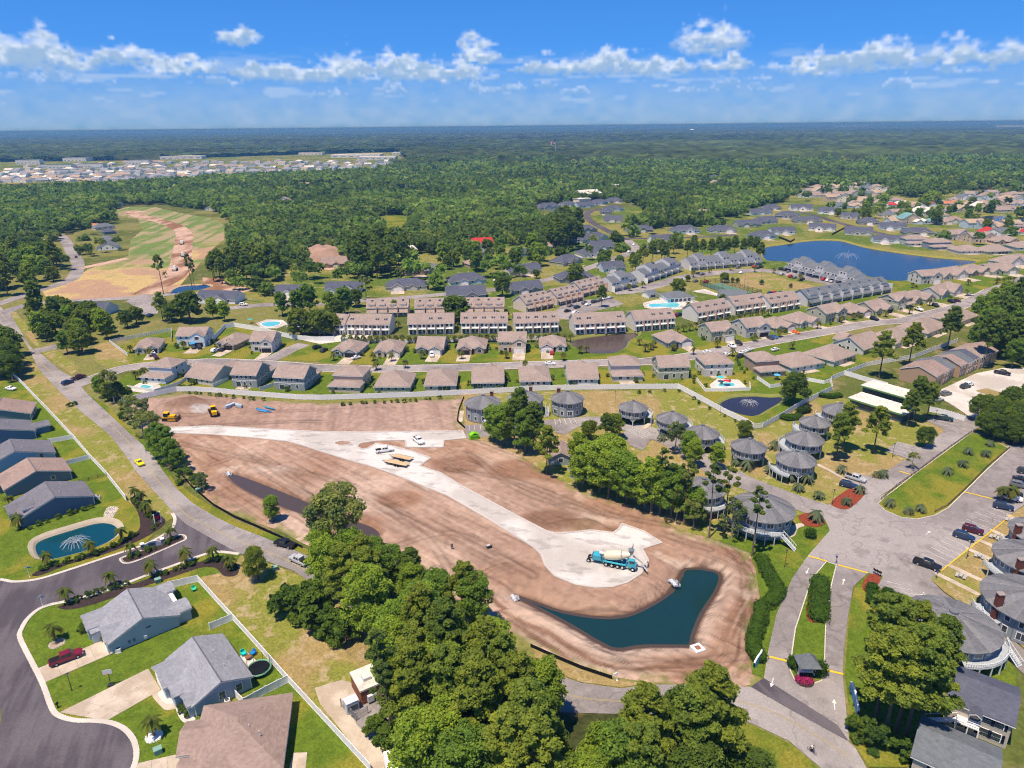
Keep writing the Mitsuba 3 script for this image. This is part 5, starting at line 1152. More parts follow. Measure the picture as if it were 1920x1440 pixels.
WOODS = region([(-700, 372), (-200, 364), (0, 360), (240, 352), (420, 338), (700, 324), (766, 304), (900, 297), (1200, 292), (1600, 291), (2200, 292), (2400, 345), (1930, 346), (1860, 352), (1700, 372), (1652, 352), (1480, 346), (1470, 380), (1400, 392), (1300, 408), (1240, 404), (1160, 374), (1000, 386), (1010, 420), (1060, 440), (1030, 470), (930, 455), (880, 478), (780, 476), (760, 520), (660, 530), (640, 478), (600, 470), (570, 505), (480, 520), (440, 500),
    (430, 470), (436, 420), (410, 398), (300, 384), (232, 386), (205, 396), (215, 420), (170, 425), (130, 440), (60, 470), (-60, 520), (-400, 560)])
WOODS = unary_union([WOODS, region([(1230, 400), (1420, 372), (1420, 392), (1300, 428), (1235, 424)]), region([(1175, 425), (1235, 395), (1255, 420), (1200, 440)]), region([(1000, 425), (1075, 410), (1085, 432), (1040, 445)])])
SPARSE = unary_union([region(q) for q in ([(430, 500), (700, 535), (1090, 470), (1240, 405), (1420, 372), (1430, 395), (1260, 470), (1120, 520), (860, 545), (520, 560), (430, 560)], [(1470, 350), (1930, 350), (1930, 470), (1700, 450), (1500, 385)], [(0, 570), (130, 530), (110, 470), (180, 430), (225, 470), (150, 500), (110, 530), (60, 545)])])
AV2 = unary_union([AVOID] + [g.buffer(4.5) for g in FOOT])
vs, fs, cs, at_ = [], [], [], 0
wr = np.random.default_rng(21)
for lo, hi, gap, n, size in ((380, 620, 7.2, 150, .26), (620, 1000, 8.2, 70, .36), (1000, 1500, 10.5, 36, .48), (1500, 2100, 14, 26, .55)):
 band = WOODS.intersection(Polygon([(-2600, lo), (2600, lo), (2600, hi), (-2600, hi)]))
 p = scatter(band, gap, lo, AV2)
 x = scatter(SPARSE.intersection(Polygon([(-2600, lo), (2600, lo), (2600, hi), (-2600, hi)])), gap * 1.35, lo + 1, AV2); p = np.vstack([p, x[wr.random(len(x)) < np.where(x[:, 0] > 150, .11, .34)]])
 vis = np.abs(p[:, 0]) < p[:, 1] * .85 + 60
 p = p[vis]
 if trees_placed and lo < 700:
  from scipy.spatial import cKDTree
  p = p[cKDTree(np.array(trees_placed)).query(p)[0] > 5]
 bases = [far_crown(n, size, 300 + i) for i in range(6)]
 which = wr.integers(0, 6, len(p))
 patch = meshkit.fbm(np.c_[p * .012, np.zeros(len(p))], 3, 9); kindn = wr.random(len(p))
 for i in range(6):
  q = p[which == i]
  if not len(q): continue
  v, f, c = bases[i]; m = len(q)
  R = gap * wr.uniform(.5, .92, m); H = (wr.uniform(8, 14, m) + 8 * (patch[which == i] - .4)) * (1 if lo < 1000 else 1.05)
  a = wr.uniform(0, 6.28, m); ca, sa = np.cos(a)[:, None], np.sin(a)[:, None]
  x = (v[None, :, 0] * ca - v[None, :, 1] * sa) * R[:, None] + q[:, :1]; y = (v[None, :, 0] * sa + v[None, :, 1] * ca) * R[:, None] + q[:, 1:]
  z = v[None, :, 2] * R[:, None] * 1.05 + (H - R)[:, None]
  vs.append(np.stack([x, y, z], -1).reshape(-1, 3))
  fs.append((f[None] + (np.arange(m) * len(v))[:, None, None] + at_).reshape(-1, 3)); at_ += m * len(v)
  t = kindn[which == i][:, None]
  tone = np.where(t < .45, [[.165, .255, .05]], np.where(t < .75, [[.22, .33, .06]], np.where(t < .9, [[.30, .38, .08]], [[.115, .17, .045]]))) * (.5 + 1.1 * patch[which == i][:, None])
  cs.append((c[None] * tone[:, None]).reshape(-1, 3))
tag('woodland', 'dense green mixed woodland stretching to the horizon', 'woodland', None, 'stuff')
scene['woodland'] = mikit.ply((np.vstack(vs), np.vstack(fs)), 'm_leaf', color=np.clip(np.vstack(cs), .003, 1))
n_woods = len(np.vstack(fs))
# beyond two kilometres the canopy is one uneven sheet
th = np.radians(np.arange(-46, 46.01, .16)); rr = 1900 * (1.0115 ** np.arange(0, 235))
R_, TH = np.meshgrid(rr, th, indexing='ij')
X_, Y_ = R_ * np.sin(TH), R_ * np.cos(TH)
P_ = np.stack([X_, Y_, X_ * 0], -1)
low = meshkit.fbm(P_ * .0012, 4, 2)
Zc = 6 + 14 * meshkit.noise(P_ * .04, 4) * (R_ < 9000) + 9 * meshkit.fbm(P_ * .006, 3, 6) + 10 * low
Zc -= 7 * (R_ < 4400)
gap = mikit_smooth(.60, .66, meshkit.fbm(P_ * np.array([.0009, .0028, 1]), 4, 12))
Zc = np.where(gap > .5, 1.0, Zc)
cc = np.array([.105, .150, .045]) * (.30 + 1.15 * meshkit.noise(P_ * .04, 8) * (.5 + meshkit.noise(P_ * .011, 3)) + 1.0 * (low - .5))[..., None]
cc = cc * (1 - gap[..., None]) + np.array([.12, .14, .07]) * gap[..., None]
a, b = R_.shape; ii = np.arange(a * b).reshape(a, b)
FF = np.vstack([np.c_[ii[:-1, :-1].ravel(), ii[1:, 1:].ravel(), ii[1:, :-1].ravel()], np.c_[ii[:-1, :-1].ravel(), ii[:-1, 1:].ravel(), ii[1:, 1:].ravel()]])
ESTATE = region([(-300, 352), (0, 346), (240, 341), (420, 332), (700, 322), (762, 301), (740, 285), (500, 292), (250, 301), (0, 304), (-300, 307)])
inside = shapely.contains_xy(ESTATE, X_.ravel(), Y_.ravel())
FF = FF[~inside[FF].any(1)]
tag('distant_woodland', 'far blue-green forest canopy running to the horizon', 'woodland', None, 'stuff')
scene['distant_woodland'] = mikit.ply((np.c_[X_.ravel(), Y_.ravel(), Zc.ravel()], FF), 'm_leaf', smooth=True, color=np.clip(cc.reshape(-1, 3), .003, 1))
# between two and four and a half kilometres: the same wood again in patches
for i in range(3):
 q = scatter(Polygon([(-80, -80), (80, -80), (80, 80), (-80, 80)]), 12.5, 70 + i); o, oc = MB(), []
 for p in q:
  v, f, c = far_crown(22, .6, 400 + wr.integers(0, 5)); R = wr.uniform(5.5, 10.5); H = wr.uniform(9, 17)
  o.add(np.c_[v[:, :2] * R + p, v[:, 2] * R + H - R], f); oc.append(c * np.array([[.15, .24, .05], [.21, .30, .06], [.105, .165, .045], [.26, .33, .08]][wr.integers(0, 4)]))
 v, f = o.arrays(); scene[f'grown_wood_{i}'] = {'type': 'shapegroup', 'crowns': mikit.ply((v, f), 'm_leaf', color=np.clip(np.vstack(oc), .003, 1))}
n_ = 0
OPEN = unary_union([ESTATE.buffer(90)])
for p in scatter(Polygon([(-3700, 1950), (3700, 1950), (3700, 4500), (-3700, 4500)]), 152, 77):
 r_ = math.hypot(*p)
 if not (2020 < r_ < 4450 and abs(p[0]) < p[1] * .85) or OPEN.contains(Point(p)) or meshkit.fbm(np.array([[p[0] * .0016, p[1] * .0022, 1]]), 3, 4)[0] > .66: continue
 n_ += 1; scene[f'distant_woodland__{n_:03d}'] = {'type': 'instance', 'g': {'type': 'ref', 'id': f'grown_wood_{n_ % 3}'}, 'to_world': T().translate([p[0], p[1], 0]).rotate([0, 0, 1], 90 * (n_ % 4))}

# ---------------------------------------------------------------- round houses of the resort
def depth(p, z=0.0): return p[1] * math.cos(PITCH) + (EYE - z) * math.sin(PITCH)


RGREY, RROOF, RLIGHT = lin(146, 154, 160), 9, lin(206, 210, 214)


def ringpts(R, n, z, a0=0.0): return [(R * math.cos(a0 + 2 * math.pi * i / n), R * math.sin(a0 + 2 * math.pi * i / n), z) for i in range(n)]


def roundhouse(label, apex, width, z0=2.6, h=2.7, n=12, storeys=1, deck=None, stairs=None, chimney=None, wall=RGREY, rise=.46, group='round houses of the resort', lowopen=False):
 """apex: where the tip of its conical roof is seen; width: breadth of the roof there; deck: (from, to) degrees; 0 = east, 270 = towards the camera."""
 R = 5.5
 for _ in range(3):
  za = z0 + h * storeys + R * rise
  c = at(*apex, za); R = width / 2 * depth(c, za) / FOCAL
 key = thing('round_house', label, 'round house', group)
 FOOT.append(Point(c).buffer(R))
 A0 = math.pi / n + .1
 def out(name, m, mt='m_paint', col=None, uv=None, parent=None):
  if m.n: return put(parent or key, name, m.moved(c[0], c[1]), mt, col, uv)
 e = z0 + h * storeys; rw = R * .90; ez = e - .08
 P, tip = ringpts(R, n, ez, A0), (0, 0, e + R * rise)
 ribs, soff = MB(), MB()
 for i in range(n):
  m = MB(); m.slab([P[i], P[(i + 1) % n], (tip[0], tip[1], tip[2])], .12); out('roof_panel', m, 'm_roof', None, (9, 12, 13)[(i * 7 + n) % 3])  # panel tones differ to stand in for shading between the facets
  q = np.array(P[i]); t = np.array(tip)
  ribs.tube([q * [1.003, 1.003, 1] + [0, 0, .03], q * .5 + t * .5 + [0, 0, .05], q * .08 + t * .92 + [0, 0, .05]], .05, 4)
 soff.disc((0, 0, ez - .30), R * .985, .18, n)
 out('rib', ribs, 'm_paint', lin(142, 145, 150));
 out('roof_cap', MB().disc((0, 0, e + R * rise * .9), R * .10, .45, 12), 'm_paint', lin(110, 114, 120))
 v, f = soff.arrays(); g = MB(); g.add(v, f); gv = g.moved(0, 0, 0, A0); out('fascia', gv, 'm_paint', lin(196, 200, 205))
 w = MB()
 W0, W1 = ringpts(rw, n, z0, A0), ringpts(rw, n, e - .1, A0)
 for i in range(n):
  j = (i + 1) % n; w.add([W0[i], W0[j], W1[j], W1[i]], [[0, 1, 2], [0, 2, 3]])
 w.poly(list(reversed(W0))); out('wall', w, 'm_paint', wall)
 bat = MB()
 for i in range(n):
  q = np.array(W0[i]); bat.box(q[0] - .09, q[1] - .09, z0, q[0] + .09, q[1] + .09, e - .1)
 out('corner_trim', bat, 'm_paint', np.array(wall) * .8)
 for i in range(n):
  am = A0 + 2 * math.pi * (i + .5) / n; inr = rw * math.cos(math.pi / n)
  if math.sin(am) > .55: continue
  for s in range(storeys):
   wide = i % 2 == 0
   ww, hh, zz = (1.5, 1.5, .75) if wide else (.85, 1.35, .9)
   for nm, a, b, c0, c1, m_, col in (('window', ww + .3, hh + .3, -.05, .06, 'm_paint', lin(222, 226, 228)),):
    m = MB(); m.box(inr + c0, -a / 2, z0 + s * h + zz - .15, inr + c1, a / 2, z0 + s * h + zz - .15 + b); k = out(nm, m.moved(0, 0, 0, am), m_, col)
   m = MB()
   for q in ((-1, 1) if wide else (0,)): m.box(inr + .04, q * ww * .26 - ww * (.23 if wide else .5), z0 + s * h + zz, inr + .085, q * ww * .26 + ww * (.23 if wide else .5), z0 + s * h + zz + hh)
   out('pane', m.moved(0, 0, 0, am), 'm_glass', None, None, k)
 if z0 > 1.2:
  for i in range(n):
   if i % (2 if n > 10 else 1): continue
   q = np.array(W0[i]) * .97
   m = MB(); m.box(q[0] - .14, q[1] - .14, -.1, q[0] + .14, q[1] + .14, z0); out('post', m, 'm_paint', RLIGHT)
   m = MB(); t = np.array([-q[1], q[0], 0]) / rw
   for sg in (-1, 1): m.tube([(q[0], q[1], z0 - 1.0), (q[0] + sg * t[0] * .9, q[1] + sg * t[1] * .9, z0 - .05)], .08, 4)
   out('brace', m, 'm_paint', RLIGHT)
  out('core', MB().disc((0, 0, -.05), rw * .45, z0, 10), 'm_paint', lin(70, 76, 84))
  if lowopen: out('screen', MB().disc((0, 0, -.05), rw * .9, z0 - .05, n), 'm_glass')  # dark drum standing for the shade of the open lower floor
 if deck:
  d0, d1 = map(math.radians, deck); k = max(3, int((d1 - d0) / .24)); dz = z0 if z0 > 1 else h
  fl, rail = MB(), MB()
  for i in range(k):
   a, b = d0 + (d1 - d0) * i / k, d0 + (d1 - d0) * (i + 1) / k
   q = lambda r, t, z: (r * math.cos(t), r * math.sin(t), z)
   fl.slab([q(rw * .98, a, dz), q(rw + 2.0, a, dz), q(rw + 2.0, b, dz), q(rw * .98, b, dz)], .2)
   rail.slab([q(rw + 1.95, a, dz + 1.05), q(rw + 2.05, a, dz + 1.05), q(rw + 2.05, b, dz + 1.05), q(rw + 1.95, b, dz + 1.05)], .1)
   for j in range(6):
    t = a + (b - a) * j / 6; x, y, _ = q(rw + 2.0, t, 0); rail.box(x - .04, y - .04, dz, x + .04, y + .04, dz + 1.0)
   m = MB(); x, y, _ = q(rw + 1.9, a, 0); m.box(x - .09, y - .09, -.1, x + .09, y + .09, dz); out('deck_post', m, 'm_paint', RLIGHT)
  out('deck', fl, 'm_paint', lin(165, 172, 178)); out('railing', rail, 'm_paint', lin(205, 212, 216))
 if stairs is not None:
  dz = z0 if z0 > 1 else h
  a = math.radians(stairs[0]); turn = math.radians(stairs[1]); nst = 13
  base = np.array([(rw + 1.6) * math.cos(a), (rw + 1.6) * math.sin(a), 0]); d = np.array([math.cos(a + turn), math.sin(a + turn), 0]); sd = np.array([-d[1], d[0], 0])
  rl = MB()
  for i in range(nst):
   z = dz * (1 - (i + 1) / (nst + 1)); q = base + d * (.28 * i)
   m = MB(); m.slab([q - sd * .6 + [0, 0, z], q + d * .3 - sd * .6 + [0, 0, z], q + d * .3 + sd * .6 + [0, 0, z], q + sd * .6 + [0, 0, z]], .06); out('step', m, 'm_paint', lin(178, 184, 190))
  for sg in (-.65, .65):
   for zz in (0, 1.0): rl.tube([base + sd * sg + [0, 0, dz + zz], base + d * .28 * nst + sd * sg + [0, 0, zz]], .07 if zz else .1, 4)
   for i in range(0, nst, 2): q = base + d * .28 * i + sd * sg; z = dz * (1 - i / nst); rl.tube([q + [0, 0, z], q + [0, 0, z + 1]], .05, 4)
  out('stair_rail', rl, 'm_paint', lin(205, 212, 216))
 if chimney is not None:
  a = math.radians(chimney); x, y = rw * 1.0 * math.cos(a), rw * 1.0 * math.sin(a)
  m = MB(); m.box(x - .6, y - .5, -.1, x + .6, y + .5, e + R * .3); k = out('chimney', m, 'm_paint', lin(112, 70, 62))
  m = MB(); m.box(x - .72, y - .62, e + R * .3, x + .72, y + .62, e + R * .3 + .2); out('chimney_cap', m, 'm_paint', lin(150, 140, 135), None, k)
 return c, R


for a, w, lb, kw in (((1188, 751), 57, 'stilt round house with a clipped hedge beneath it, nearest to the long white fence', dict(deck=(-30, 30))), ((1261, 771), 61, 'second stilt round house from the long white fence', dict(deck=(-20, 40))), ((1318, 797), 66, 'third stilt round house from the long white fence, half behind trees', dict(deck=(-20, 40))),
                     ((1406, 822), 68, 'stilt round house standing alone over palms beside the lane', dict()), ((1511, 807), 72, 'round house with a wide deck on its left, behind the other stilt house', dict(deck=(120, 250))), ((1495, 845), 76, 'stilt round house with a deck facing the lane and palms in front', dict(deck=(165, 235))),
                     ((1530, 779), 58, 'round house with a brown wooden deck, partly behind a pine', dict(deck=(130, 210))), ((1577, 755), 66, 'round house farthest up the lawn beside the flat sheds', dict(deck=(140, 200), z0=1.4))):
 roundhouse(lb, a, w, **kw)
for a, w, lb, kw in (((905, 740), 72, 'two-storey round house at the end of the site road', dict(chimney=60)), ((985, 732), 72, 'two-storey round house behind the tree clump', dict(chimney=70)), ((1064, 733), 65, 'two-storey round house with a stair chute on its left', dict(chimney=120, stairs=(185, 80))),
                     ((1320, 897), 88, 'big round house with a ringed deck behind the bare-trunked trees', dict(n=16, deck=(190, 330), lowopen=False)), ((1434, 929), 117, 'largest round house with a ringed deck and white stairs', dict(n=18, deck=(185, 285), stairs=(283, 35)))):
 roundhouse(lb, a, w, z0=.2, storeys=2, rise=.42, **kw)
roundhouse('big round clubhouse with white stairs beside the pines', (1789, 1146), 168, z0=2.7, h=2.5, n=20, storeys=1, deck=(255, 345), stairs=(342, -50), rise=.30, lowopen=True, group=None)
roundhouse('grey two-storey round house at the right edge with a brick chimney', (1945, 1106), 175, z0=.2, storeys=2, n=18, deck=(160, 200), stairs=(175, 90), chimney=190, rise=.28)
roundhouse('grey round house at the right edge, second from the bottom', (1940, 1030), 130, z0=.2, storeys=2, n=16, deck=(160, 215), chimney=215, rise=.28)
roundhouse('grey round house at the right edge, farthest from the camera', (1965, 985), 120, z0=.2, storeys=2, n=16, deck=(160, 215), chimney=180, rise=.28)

# other buildings by the resort
h = House('apartment_house', 'grey-sided house with a dark roof and a white stair porch at the bottom right', 'house', at(1768, 1356), at(1885, 1404), wall=lin(186, 178, 168), roof=2, pitch=.42)
b = (0, 0, h.w, 9.5); h.block(*b, 0, 5.4, 'gable', 'x', .42)
for a_, z in ((.62, 3.4), (.82, 3.4), (.62, .8), (.82, .8), (.25, .8)):
 h.window('n', b, h.w * a_, z, 1.2, 1.5, True, grid=True)
 for sg in (-1, 1): h.out('shutter', h.face('n', b, h.w * a_ + sg * .95, z - .05, .42, 1.6, 0, .08), 'm_paint', lin(30, 34, 48))
q = (h.w * .36, -1.6, h.w * .52, 0); h.block(*q, 2.9, 2.6, 'gable', 'y', .6, wall=False, over=.2); h.window('n', b, h.w * .44, 3.0, 1.3, 2.1, True, 'door')
m = MB(); m.box(h.w * .18, -1.8, 2.7, h.w * .54, 0, 2.9)
for i in range(10): x = h.w * .18 + i * h.w * .036; m.box(x, -1.8, 2.9, x + .06, -1.74, 3.8)
m.box(h.w * .18, -1.82, 3.8, h.w * .54, -1.72, 3.9)
for x in (.18, .36, .53): m.box(h.w * x, -1.8, 0, h.w * x + .18, -1.62, 2.7)
h.out('porch', m, 'm_paint', WHITE)
for i in range(14):
 m = MB(); z = 2.8 * (1 - i / 14); m.box(h.w * .17 - .3 * (i + 1), -1.8, z - .1, h.w * .17 - .3 * i, -.7, z); h.out('step', m, 'm_paint', WHITE)
m = MB(); m.tube([(h.w * .17, -1.8, 3.8), (h.w * .17 - 4.2, -1.8, 1.0)], .06, 4); m.tube([(h.w * .17, -.7, 3.8), (h.w * .17 - 4.2, -.7, 1.0)], .06, 4); h.out('stair_rail', m, 'm_paint', WHITE)
h.done()
h = House('apartment_house', 'grey-sided house with a pale mottled roof on the bottom edge', 'house', at(1704, 1456), at(1850, 1524), wall=lin(186, 178, 168), roof=7, pitch=.40)
b = (0, 0, h.w, 9.0); h.block(*b, 0, 4.6, 'gable', 'x', .42)
for a_ in (.3, .7):
 h.window('n', b, h.w * a_, 2.6, 1.2, 1.4, True, grid=True)
 for sg in (-1, 1): h.out('shutter', h.face('n', b, h.w * a_ + sg * .95, 2.55, .42, 1.5, 0, .08), 'm_paint', lin(30, 34, 48))
for y in (2.5, 6): h.window('l', b, y, 2.0, 1.0, 1.3)
h.done()
h = House('cottage', 'small brown-roofed cottage half hidden by trees above the site', 'house', at(1028, 872), at(1075, 872), wall=lin(150, 160, 164), roof=3, pitch=.5)
h.block(0, 0, h.w, 8, 0, 2.7, 'gable', 'y', .5); h.window('n', (0, 0, h.w, 8), h.w * .5, 1, 1.2, 1.3); h.done()
h = House('cottage', 'blue-grey cottage behind the broadleaf row above the site', 'house', at(1068, 895), at(1112, 905), wall=lin(120, 146, 170), roof=9, pitch=.4)
h.block(0, 0, h.w, 8, 0, 2.7, 'gable', 'x', .4); h.window('n', (0, 0, h.w, 8), h.w * .3, 1, 1.2, 1.3); h.window('n', (0, 0, h.w, 8), h.w * .7, 1, 1.2, 1.3); h.done()
GREEN = lin(112, 150, 92)
for p1, p2, d, lb in (((1592, 762), (1690, 793), 8, 'long flat white-roofed shed with green eaves, nearer to the round houses'), ((1616, 738), (1698, 762), 8, 'flat white-roofed shed with green eaves behind the other one')):
 h = House('flat_shed', lb, 'shed', at(*p1), at(*p2), wall=lin(84, 96, 100), roof=8, trim=GREEN)
 b = (0, 0, h.w, d); h.block(*b, 0, 3.2, 'flat', over=.7)
 m = MB(); m.box(-.78, -.8, 2.85, h.w + .78, -.68, 3.42); h.fascia.add(*m.arrays())
 for a_ in spread(5, h.w): h.window('n', b, a_, .9, 1.6, 1.2, False)
 h.done()
for p1, p2, rs, d, lb in (((1751, 729), (1786, 709), (3, 3, 7), 13, 'two-storey flats with an orange-brown roof beside the sandy car park'), ((1797, 708), (1864, 678), (3, 7, 2, 0, 5, 3), 12, 'long two-storey flats with roofs of many colours beside the sandy car park')):
 h = House('flats', lb, 'flats', at(*p1), at(*p2), wall=lin(176, 150, 126), roof=3, pitch=.38)
 u = h.w / len(rs)
 for i, r in enumerate(rs):
  h.roofk = r if r != 5 else 3; b = (i * u + .03, -.4 * (i % 2), (i + 1) * u - .03, d); h.block(*b, 0, 5.2, 'gable', 'x', .38, over=.3 if i in (0, len(rs) - 1) else .02)
  for z in (.9, 3.5):
   for a_ in (.3, .7): h.window('n', b, u * a_, z, 1.1, 1.2)
 h.done()

# brick pump house
h = House('pump_house', 'small brick pump house with a pale flat roof at the edge of the woods', 'shed', at(679, 1323), at(731, 1300), wall=lin(120, 86, 68), roof=8, trim=lin(96, 60, 50))
b = (0, 0, h.w, 5.2); h.block(*b, 0, 3.1, 'flat', over=.12)
for r in range(12):
 m = MB(); off = .3 * (r % 2)
 x = off
 while x < h.w - .05: m.box(x + .02, -.03, .1 + r * .25, min(x + .58, h.w), .02, .1 + r * .25 + .21); x += .62
 y = off
 while y < 5.15: m.box(-.03, y + .02, .1 + r * .25, .02, min(y + .58, 5.2), .1 + r * .25 + .21); y += .62
 h.out('brick_course', m, 'm_paint', np.array(lin(134, 92, 72)) * random.Random(r).uniform(.75, 1.25))
h.out('wall_unit', h.face('n', b, h.w * .3, .5, 1.1, 1.3, 0, .6), 'm_paint', lin(196, 200, 202)); h.out('wall_unit', h.face('n', b, h.w * .45, .9, .7, 1.0, 0, .5), 'm_paint', lin(205, 208, 208))
m = MB(); m.box(1.2, 1.6, 3.3, 2.6, 3.0, 4.0); k_ = h.out('roof_unit', m, 'm_paint', lin(206, 206, 204)); m = MB(); m.box(3.2, 2.0, 3.3, 4.4, 3.6, 3.6); h.out('skylight', m, 'm_paint', lin(150, 156, 164))
h.done()
h2 = thing('generator', 'pale grey generator cabinet beside the brick pump house', 'generator'); c = at(660, 1330)
for nm, bx_, cl in (('cabinet', (-1.1, -.8, .2, 1.1, .8, 2.2), lin(190, 198, 204)), ('base', (-1.2, -.9, 0, 1.2, .9, .2), lin(150, 150, 150)), ('grille', (-.9, -.86, .5, .9, -.8, 1.6), lin(90, 98, 104)), ('lid', (-1.15, -.85, 2.2, 1.15, .85, 2.32), lin(214, 220, 224))):
 m = MB(); m.box(*bx_); put(h2, nm, m.moved(c[0], c[1], 0, h.r), 'm_paint', cl)

# ---------------------------------------------------------------- the houses at the left, one by one
def nearhouse(label, p1, p2, wall, roof, d, parts, name='gabled_house'):
 h = House(name, label, 'house', at(*p1), at(*p2), wall=wall, roof=roof, pitch=.5)
 return h


SIDE = lin(158, 172, 186)
h = House('gabled_house', 'light grey-roofed house with the red pickup on its drive', 'house', at(212, 1226), at(338, 1173), wall=lin(170, 184, 196), roof=1, pitch=.42)
W = h.w; h.caps = lin(104, 106, 114); b = (0, 0, W, 11.5); h.block(*b, 0, 2.9, 'gable', 'y', .42)
h.block(-.6, .6, 6, 6.0, 0, 2.9, 'gable', 'x', .5, over=.3); h.block(-2.6, 7.2, 6, 12.6, 0, 2.9, 'gable', 'x', .42, over=.3)
h.block(W - 4, 9.4, W + 1.8, 12.8, 0, 2.9, 'gable', 'x', .3, over=.3); h.block(W - 4, .6, W + 2.6, 4.6, 0, 2.9, 'gable', 'x', .25, over=.3)
h.block(-2.2, 5.6, .2, 7.4, 0, 2.3, 'flat', over=.2)
m = MB(); m.box(W, 5.2, 0, W + 1.2, 8.8, 2.3); h.out('screened_porch', m, 'm_glass')
m = MB()
for y in (5.2, 6.4, 7.6, 8.8): m.box(W + 1.2, y - .06, 0, W + 1.3, y + .06, 2.5)
m.box(W, 5.1, 2.3, W + 1.35, 8.9, 2.45); h.out('porch_frame', m, 'm_paint', WHITE)
h.window('n', b, W * .55, 2.6, .9, .3, False, 'louver'); h.garage((-.6, .6, 6, 6), 2.6, 4.6, 2.2, False, 'l')
for a_ in (.25, .32): h.out('meter', h.face('n', b, W * a_, .9, .35, .6, 0, .2), 'm_paint', lin(110, 116, 124))
h.out('hose_reel', h.face('n', b, W * .48, .6, .6, .7, 0, .4), 'm_paint', lin(216, 220, 222)); h.out('gutter', h.face('n', (-.6, 0, W + .5, 1), .05, 0, .12, 2.9, -.02, .1), 'm_paint', WHITE)
for y in (3, 5, 9): h.out('vent_pipe', MB().tube([(W * .72, y, 4.2), (W * .72, y, 4.75)], .07, 6), 'm_paint', lin(220, 220, 220))
h.done()
h = House('gabled_house', 'light grey-roofed house with white porch pavers in the middle of the three', 'house', at(368, 1344), at(473, 1290), wall=lin(162, 176, 192), roof=1, pitch=.42)
W = h.w; h.caps = lin(104, 106, 114); b = (0, 0, W, 14.5); h.block(*b, 0, 2.9, 'gable', 'y', .42)
h.block(-2.6, 7.6, 6, 14.2, 0, 2.9, 'gable', 'x', .45, over=.35); h.block(-.9, .3, 5, 3.4, 0, 2.9, 'gable', 'x', .45, over=.3)
h.block(-2.0, 4.0, .2, 7.4, 0, 2.5, 'flat', over=.15); h.garage((-2.6, 7.6, 6, 14.2), 3.3, 4.8, 2.2, False, 'l')
h.window('n', b, W * .48, 1.0, 1.0, 1.5, grid=True); h.window('n', b, W * .78, 1.0, 1.0, 1.4, grid=True)
h.out('gutter', h.face('n', b, .08, 0, .14, 2.8, 0, .1), 'm_paint', WHITE); h.out('gutter', h.face('n', b, W - .08, 0, .14, 2.8, 0, .1), 'm_paint', WHITE)
for x, y in ((.7, 4), (.68, 9), (.8, 6)): h.out('vent_pipe', MB().tube([(W * x, y, 3.6), (W * x, y, 4.75)], .08, 6), 'm_paint', lin(226, 226, 226))
h.window('l', (-.9, .3, 5, 3.4), 1.5, .9, 1.2, 1.4); h.door('l', b, 5.6, 1.1, 2.1, lin(60, 40, 40))
h.done(); GREYH = h
h = House('gabled_house', 'brown-roofed house cut by the bottom edge', 'house', at(352, 1492), at(530, 1462), wall=lin(176, 190, 200), roof=3, pitch=.42)
W = h.w; b = (0, 0, W, 15); h.block(*b, 0, 2.9, 'hip', pitch=.46); h.block(-2.2, 5.5, 7, 12, 0, 2.9, 'gable', 'x', .42, over=.35); h.block(-1.4, 1.2, 5, 4.4, 0, 2.9, 'gable', 'x', .42, over=.3)
for x, y in ((.62, 6.5), (.75, 5)): h.out('vent_pipe', MB().tube([(W * x, y, 4.2), (W * x, y, 5.7)], .09, 6), 'm_paint', lin(226, 226, 226))
for y in (3, 7): h.window('r', b, y, 1, 1, 1.4)
h.done()
for i, (p1, p2, rf, wl, lb, lw) in enumerate([((42, 990), (179, 946), 4, lin(104, 118, 140), 'dark grey-roofed house nearest to the fountain pond', 1), ((14, 934), (136, 898), 3, lin(112, 128, 142), 'brown-roofed house second from the fountain pond', 0), ((-34, 899), (106, 863), 4, lin(140, 176, 205), 'dark-roofed pale blue house third from the fountain pond', 1),
                                          ((-58, 852), (69, 821), 4, lin(96, 124, 160), 'dark-roofed blue house fourth from the fountain pond', 0), ((-62, 806), (60, 788), 3, lin(120, 142, 148), 'brown-roofed house fifth from the fountain pond', 0)]):
 h = House('gabled_house', lb, 'house', at(*p1), at(*p2), wall=wl, roof=rf, pitch=.42)
 W = h.w; h.caps = lin(104, 106, 114); b = (0, 0, W, 11); h.block(*b, 0, 2.9, 'gable', 'y', .30 if W > 20 else .36)
 h.block(-1.5, 4.5, 7, 10.5, 0, 2.9, 'gable', 'x', .45, over=.35)
 if i in (0, 2):
  q = (1.2, 1.5, 4.2, 4.2); h.block(1.2, 1.2, 4.0, 4.6, 2.7, 1.6, 'shed', pitch=.2, over=.15); h.window('l', (1.2, 1.2, 4, 4.6), 1.6, 3.1, 1.2, .8)
 if i == 1: h.window('n', b, W * .72, 1.6, .9, 1.1); h.window('n', b, W * .55, 1.2, .8, .3, False, 'louver')
 if i == 2: h.window('n', b, W * .82, 1.9, 1, 1.5, True, grid=True); h.window('n', b, W * .55, 1.4, 1.1, .3, False, 'louver'); h.window('n', b, W * .62, .9, .9, 1.2)
 if i == 3: h.block(W, 3, W + 4.5, 8, 0, 2.7, 'gable', 'x', .3)
 for x, y in ((.6, 3), (.66, 7)): h.out('vent_pipe', MB().tube([(W * x, y, 4.2), (W * x, y, 5.9)], .08, 6), 'm_paint', lin(220, 220, 220))
 h.out('gutter', h.face('n', b, W - .1, 0, .14, 2.8, 0, .1), 'm_paint', WHITE)
 for y in (3, 6.5): h.window('r', b, y, .3, 1.4, 2.0)
 h.done()

# ---------------------------------------------------------------- fences
FW = lin(242, 244, 246)


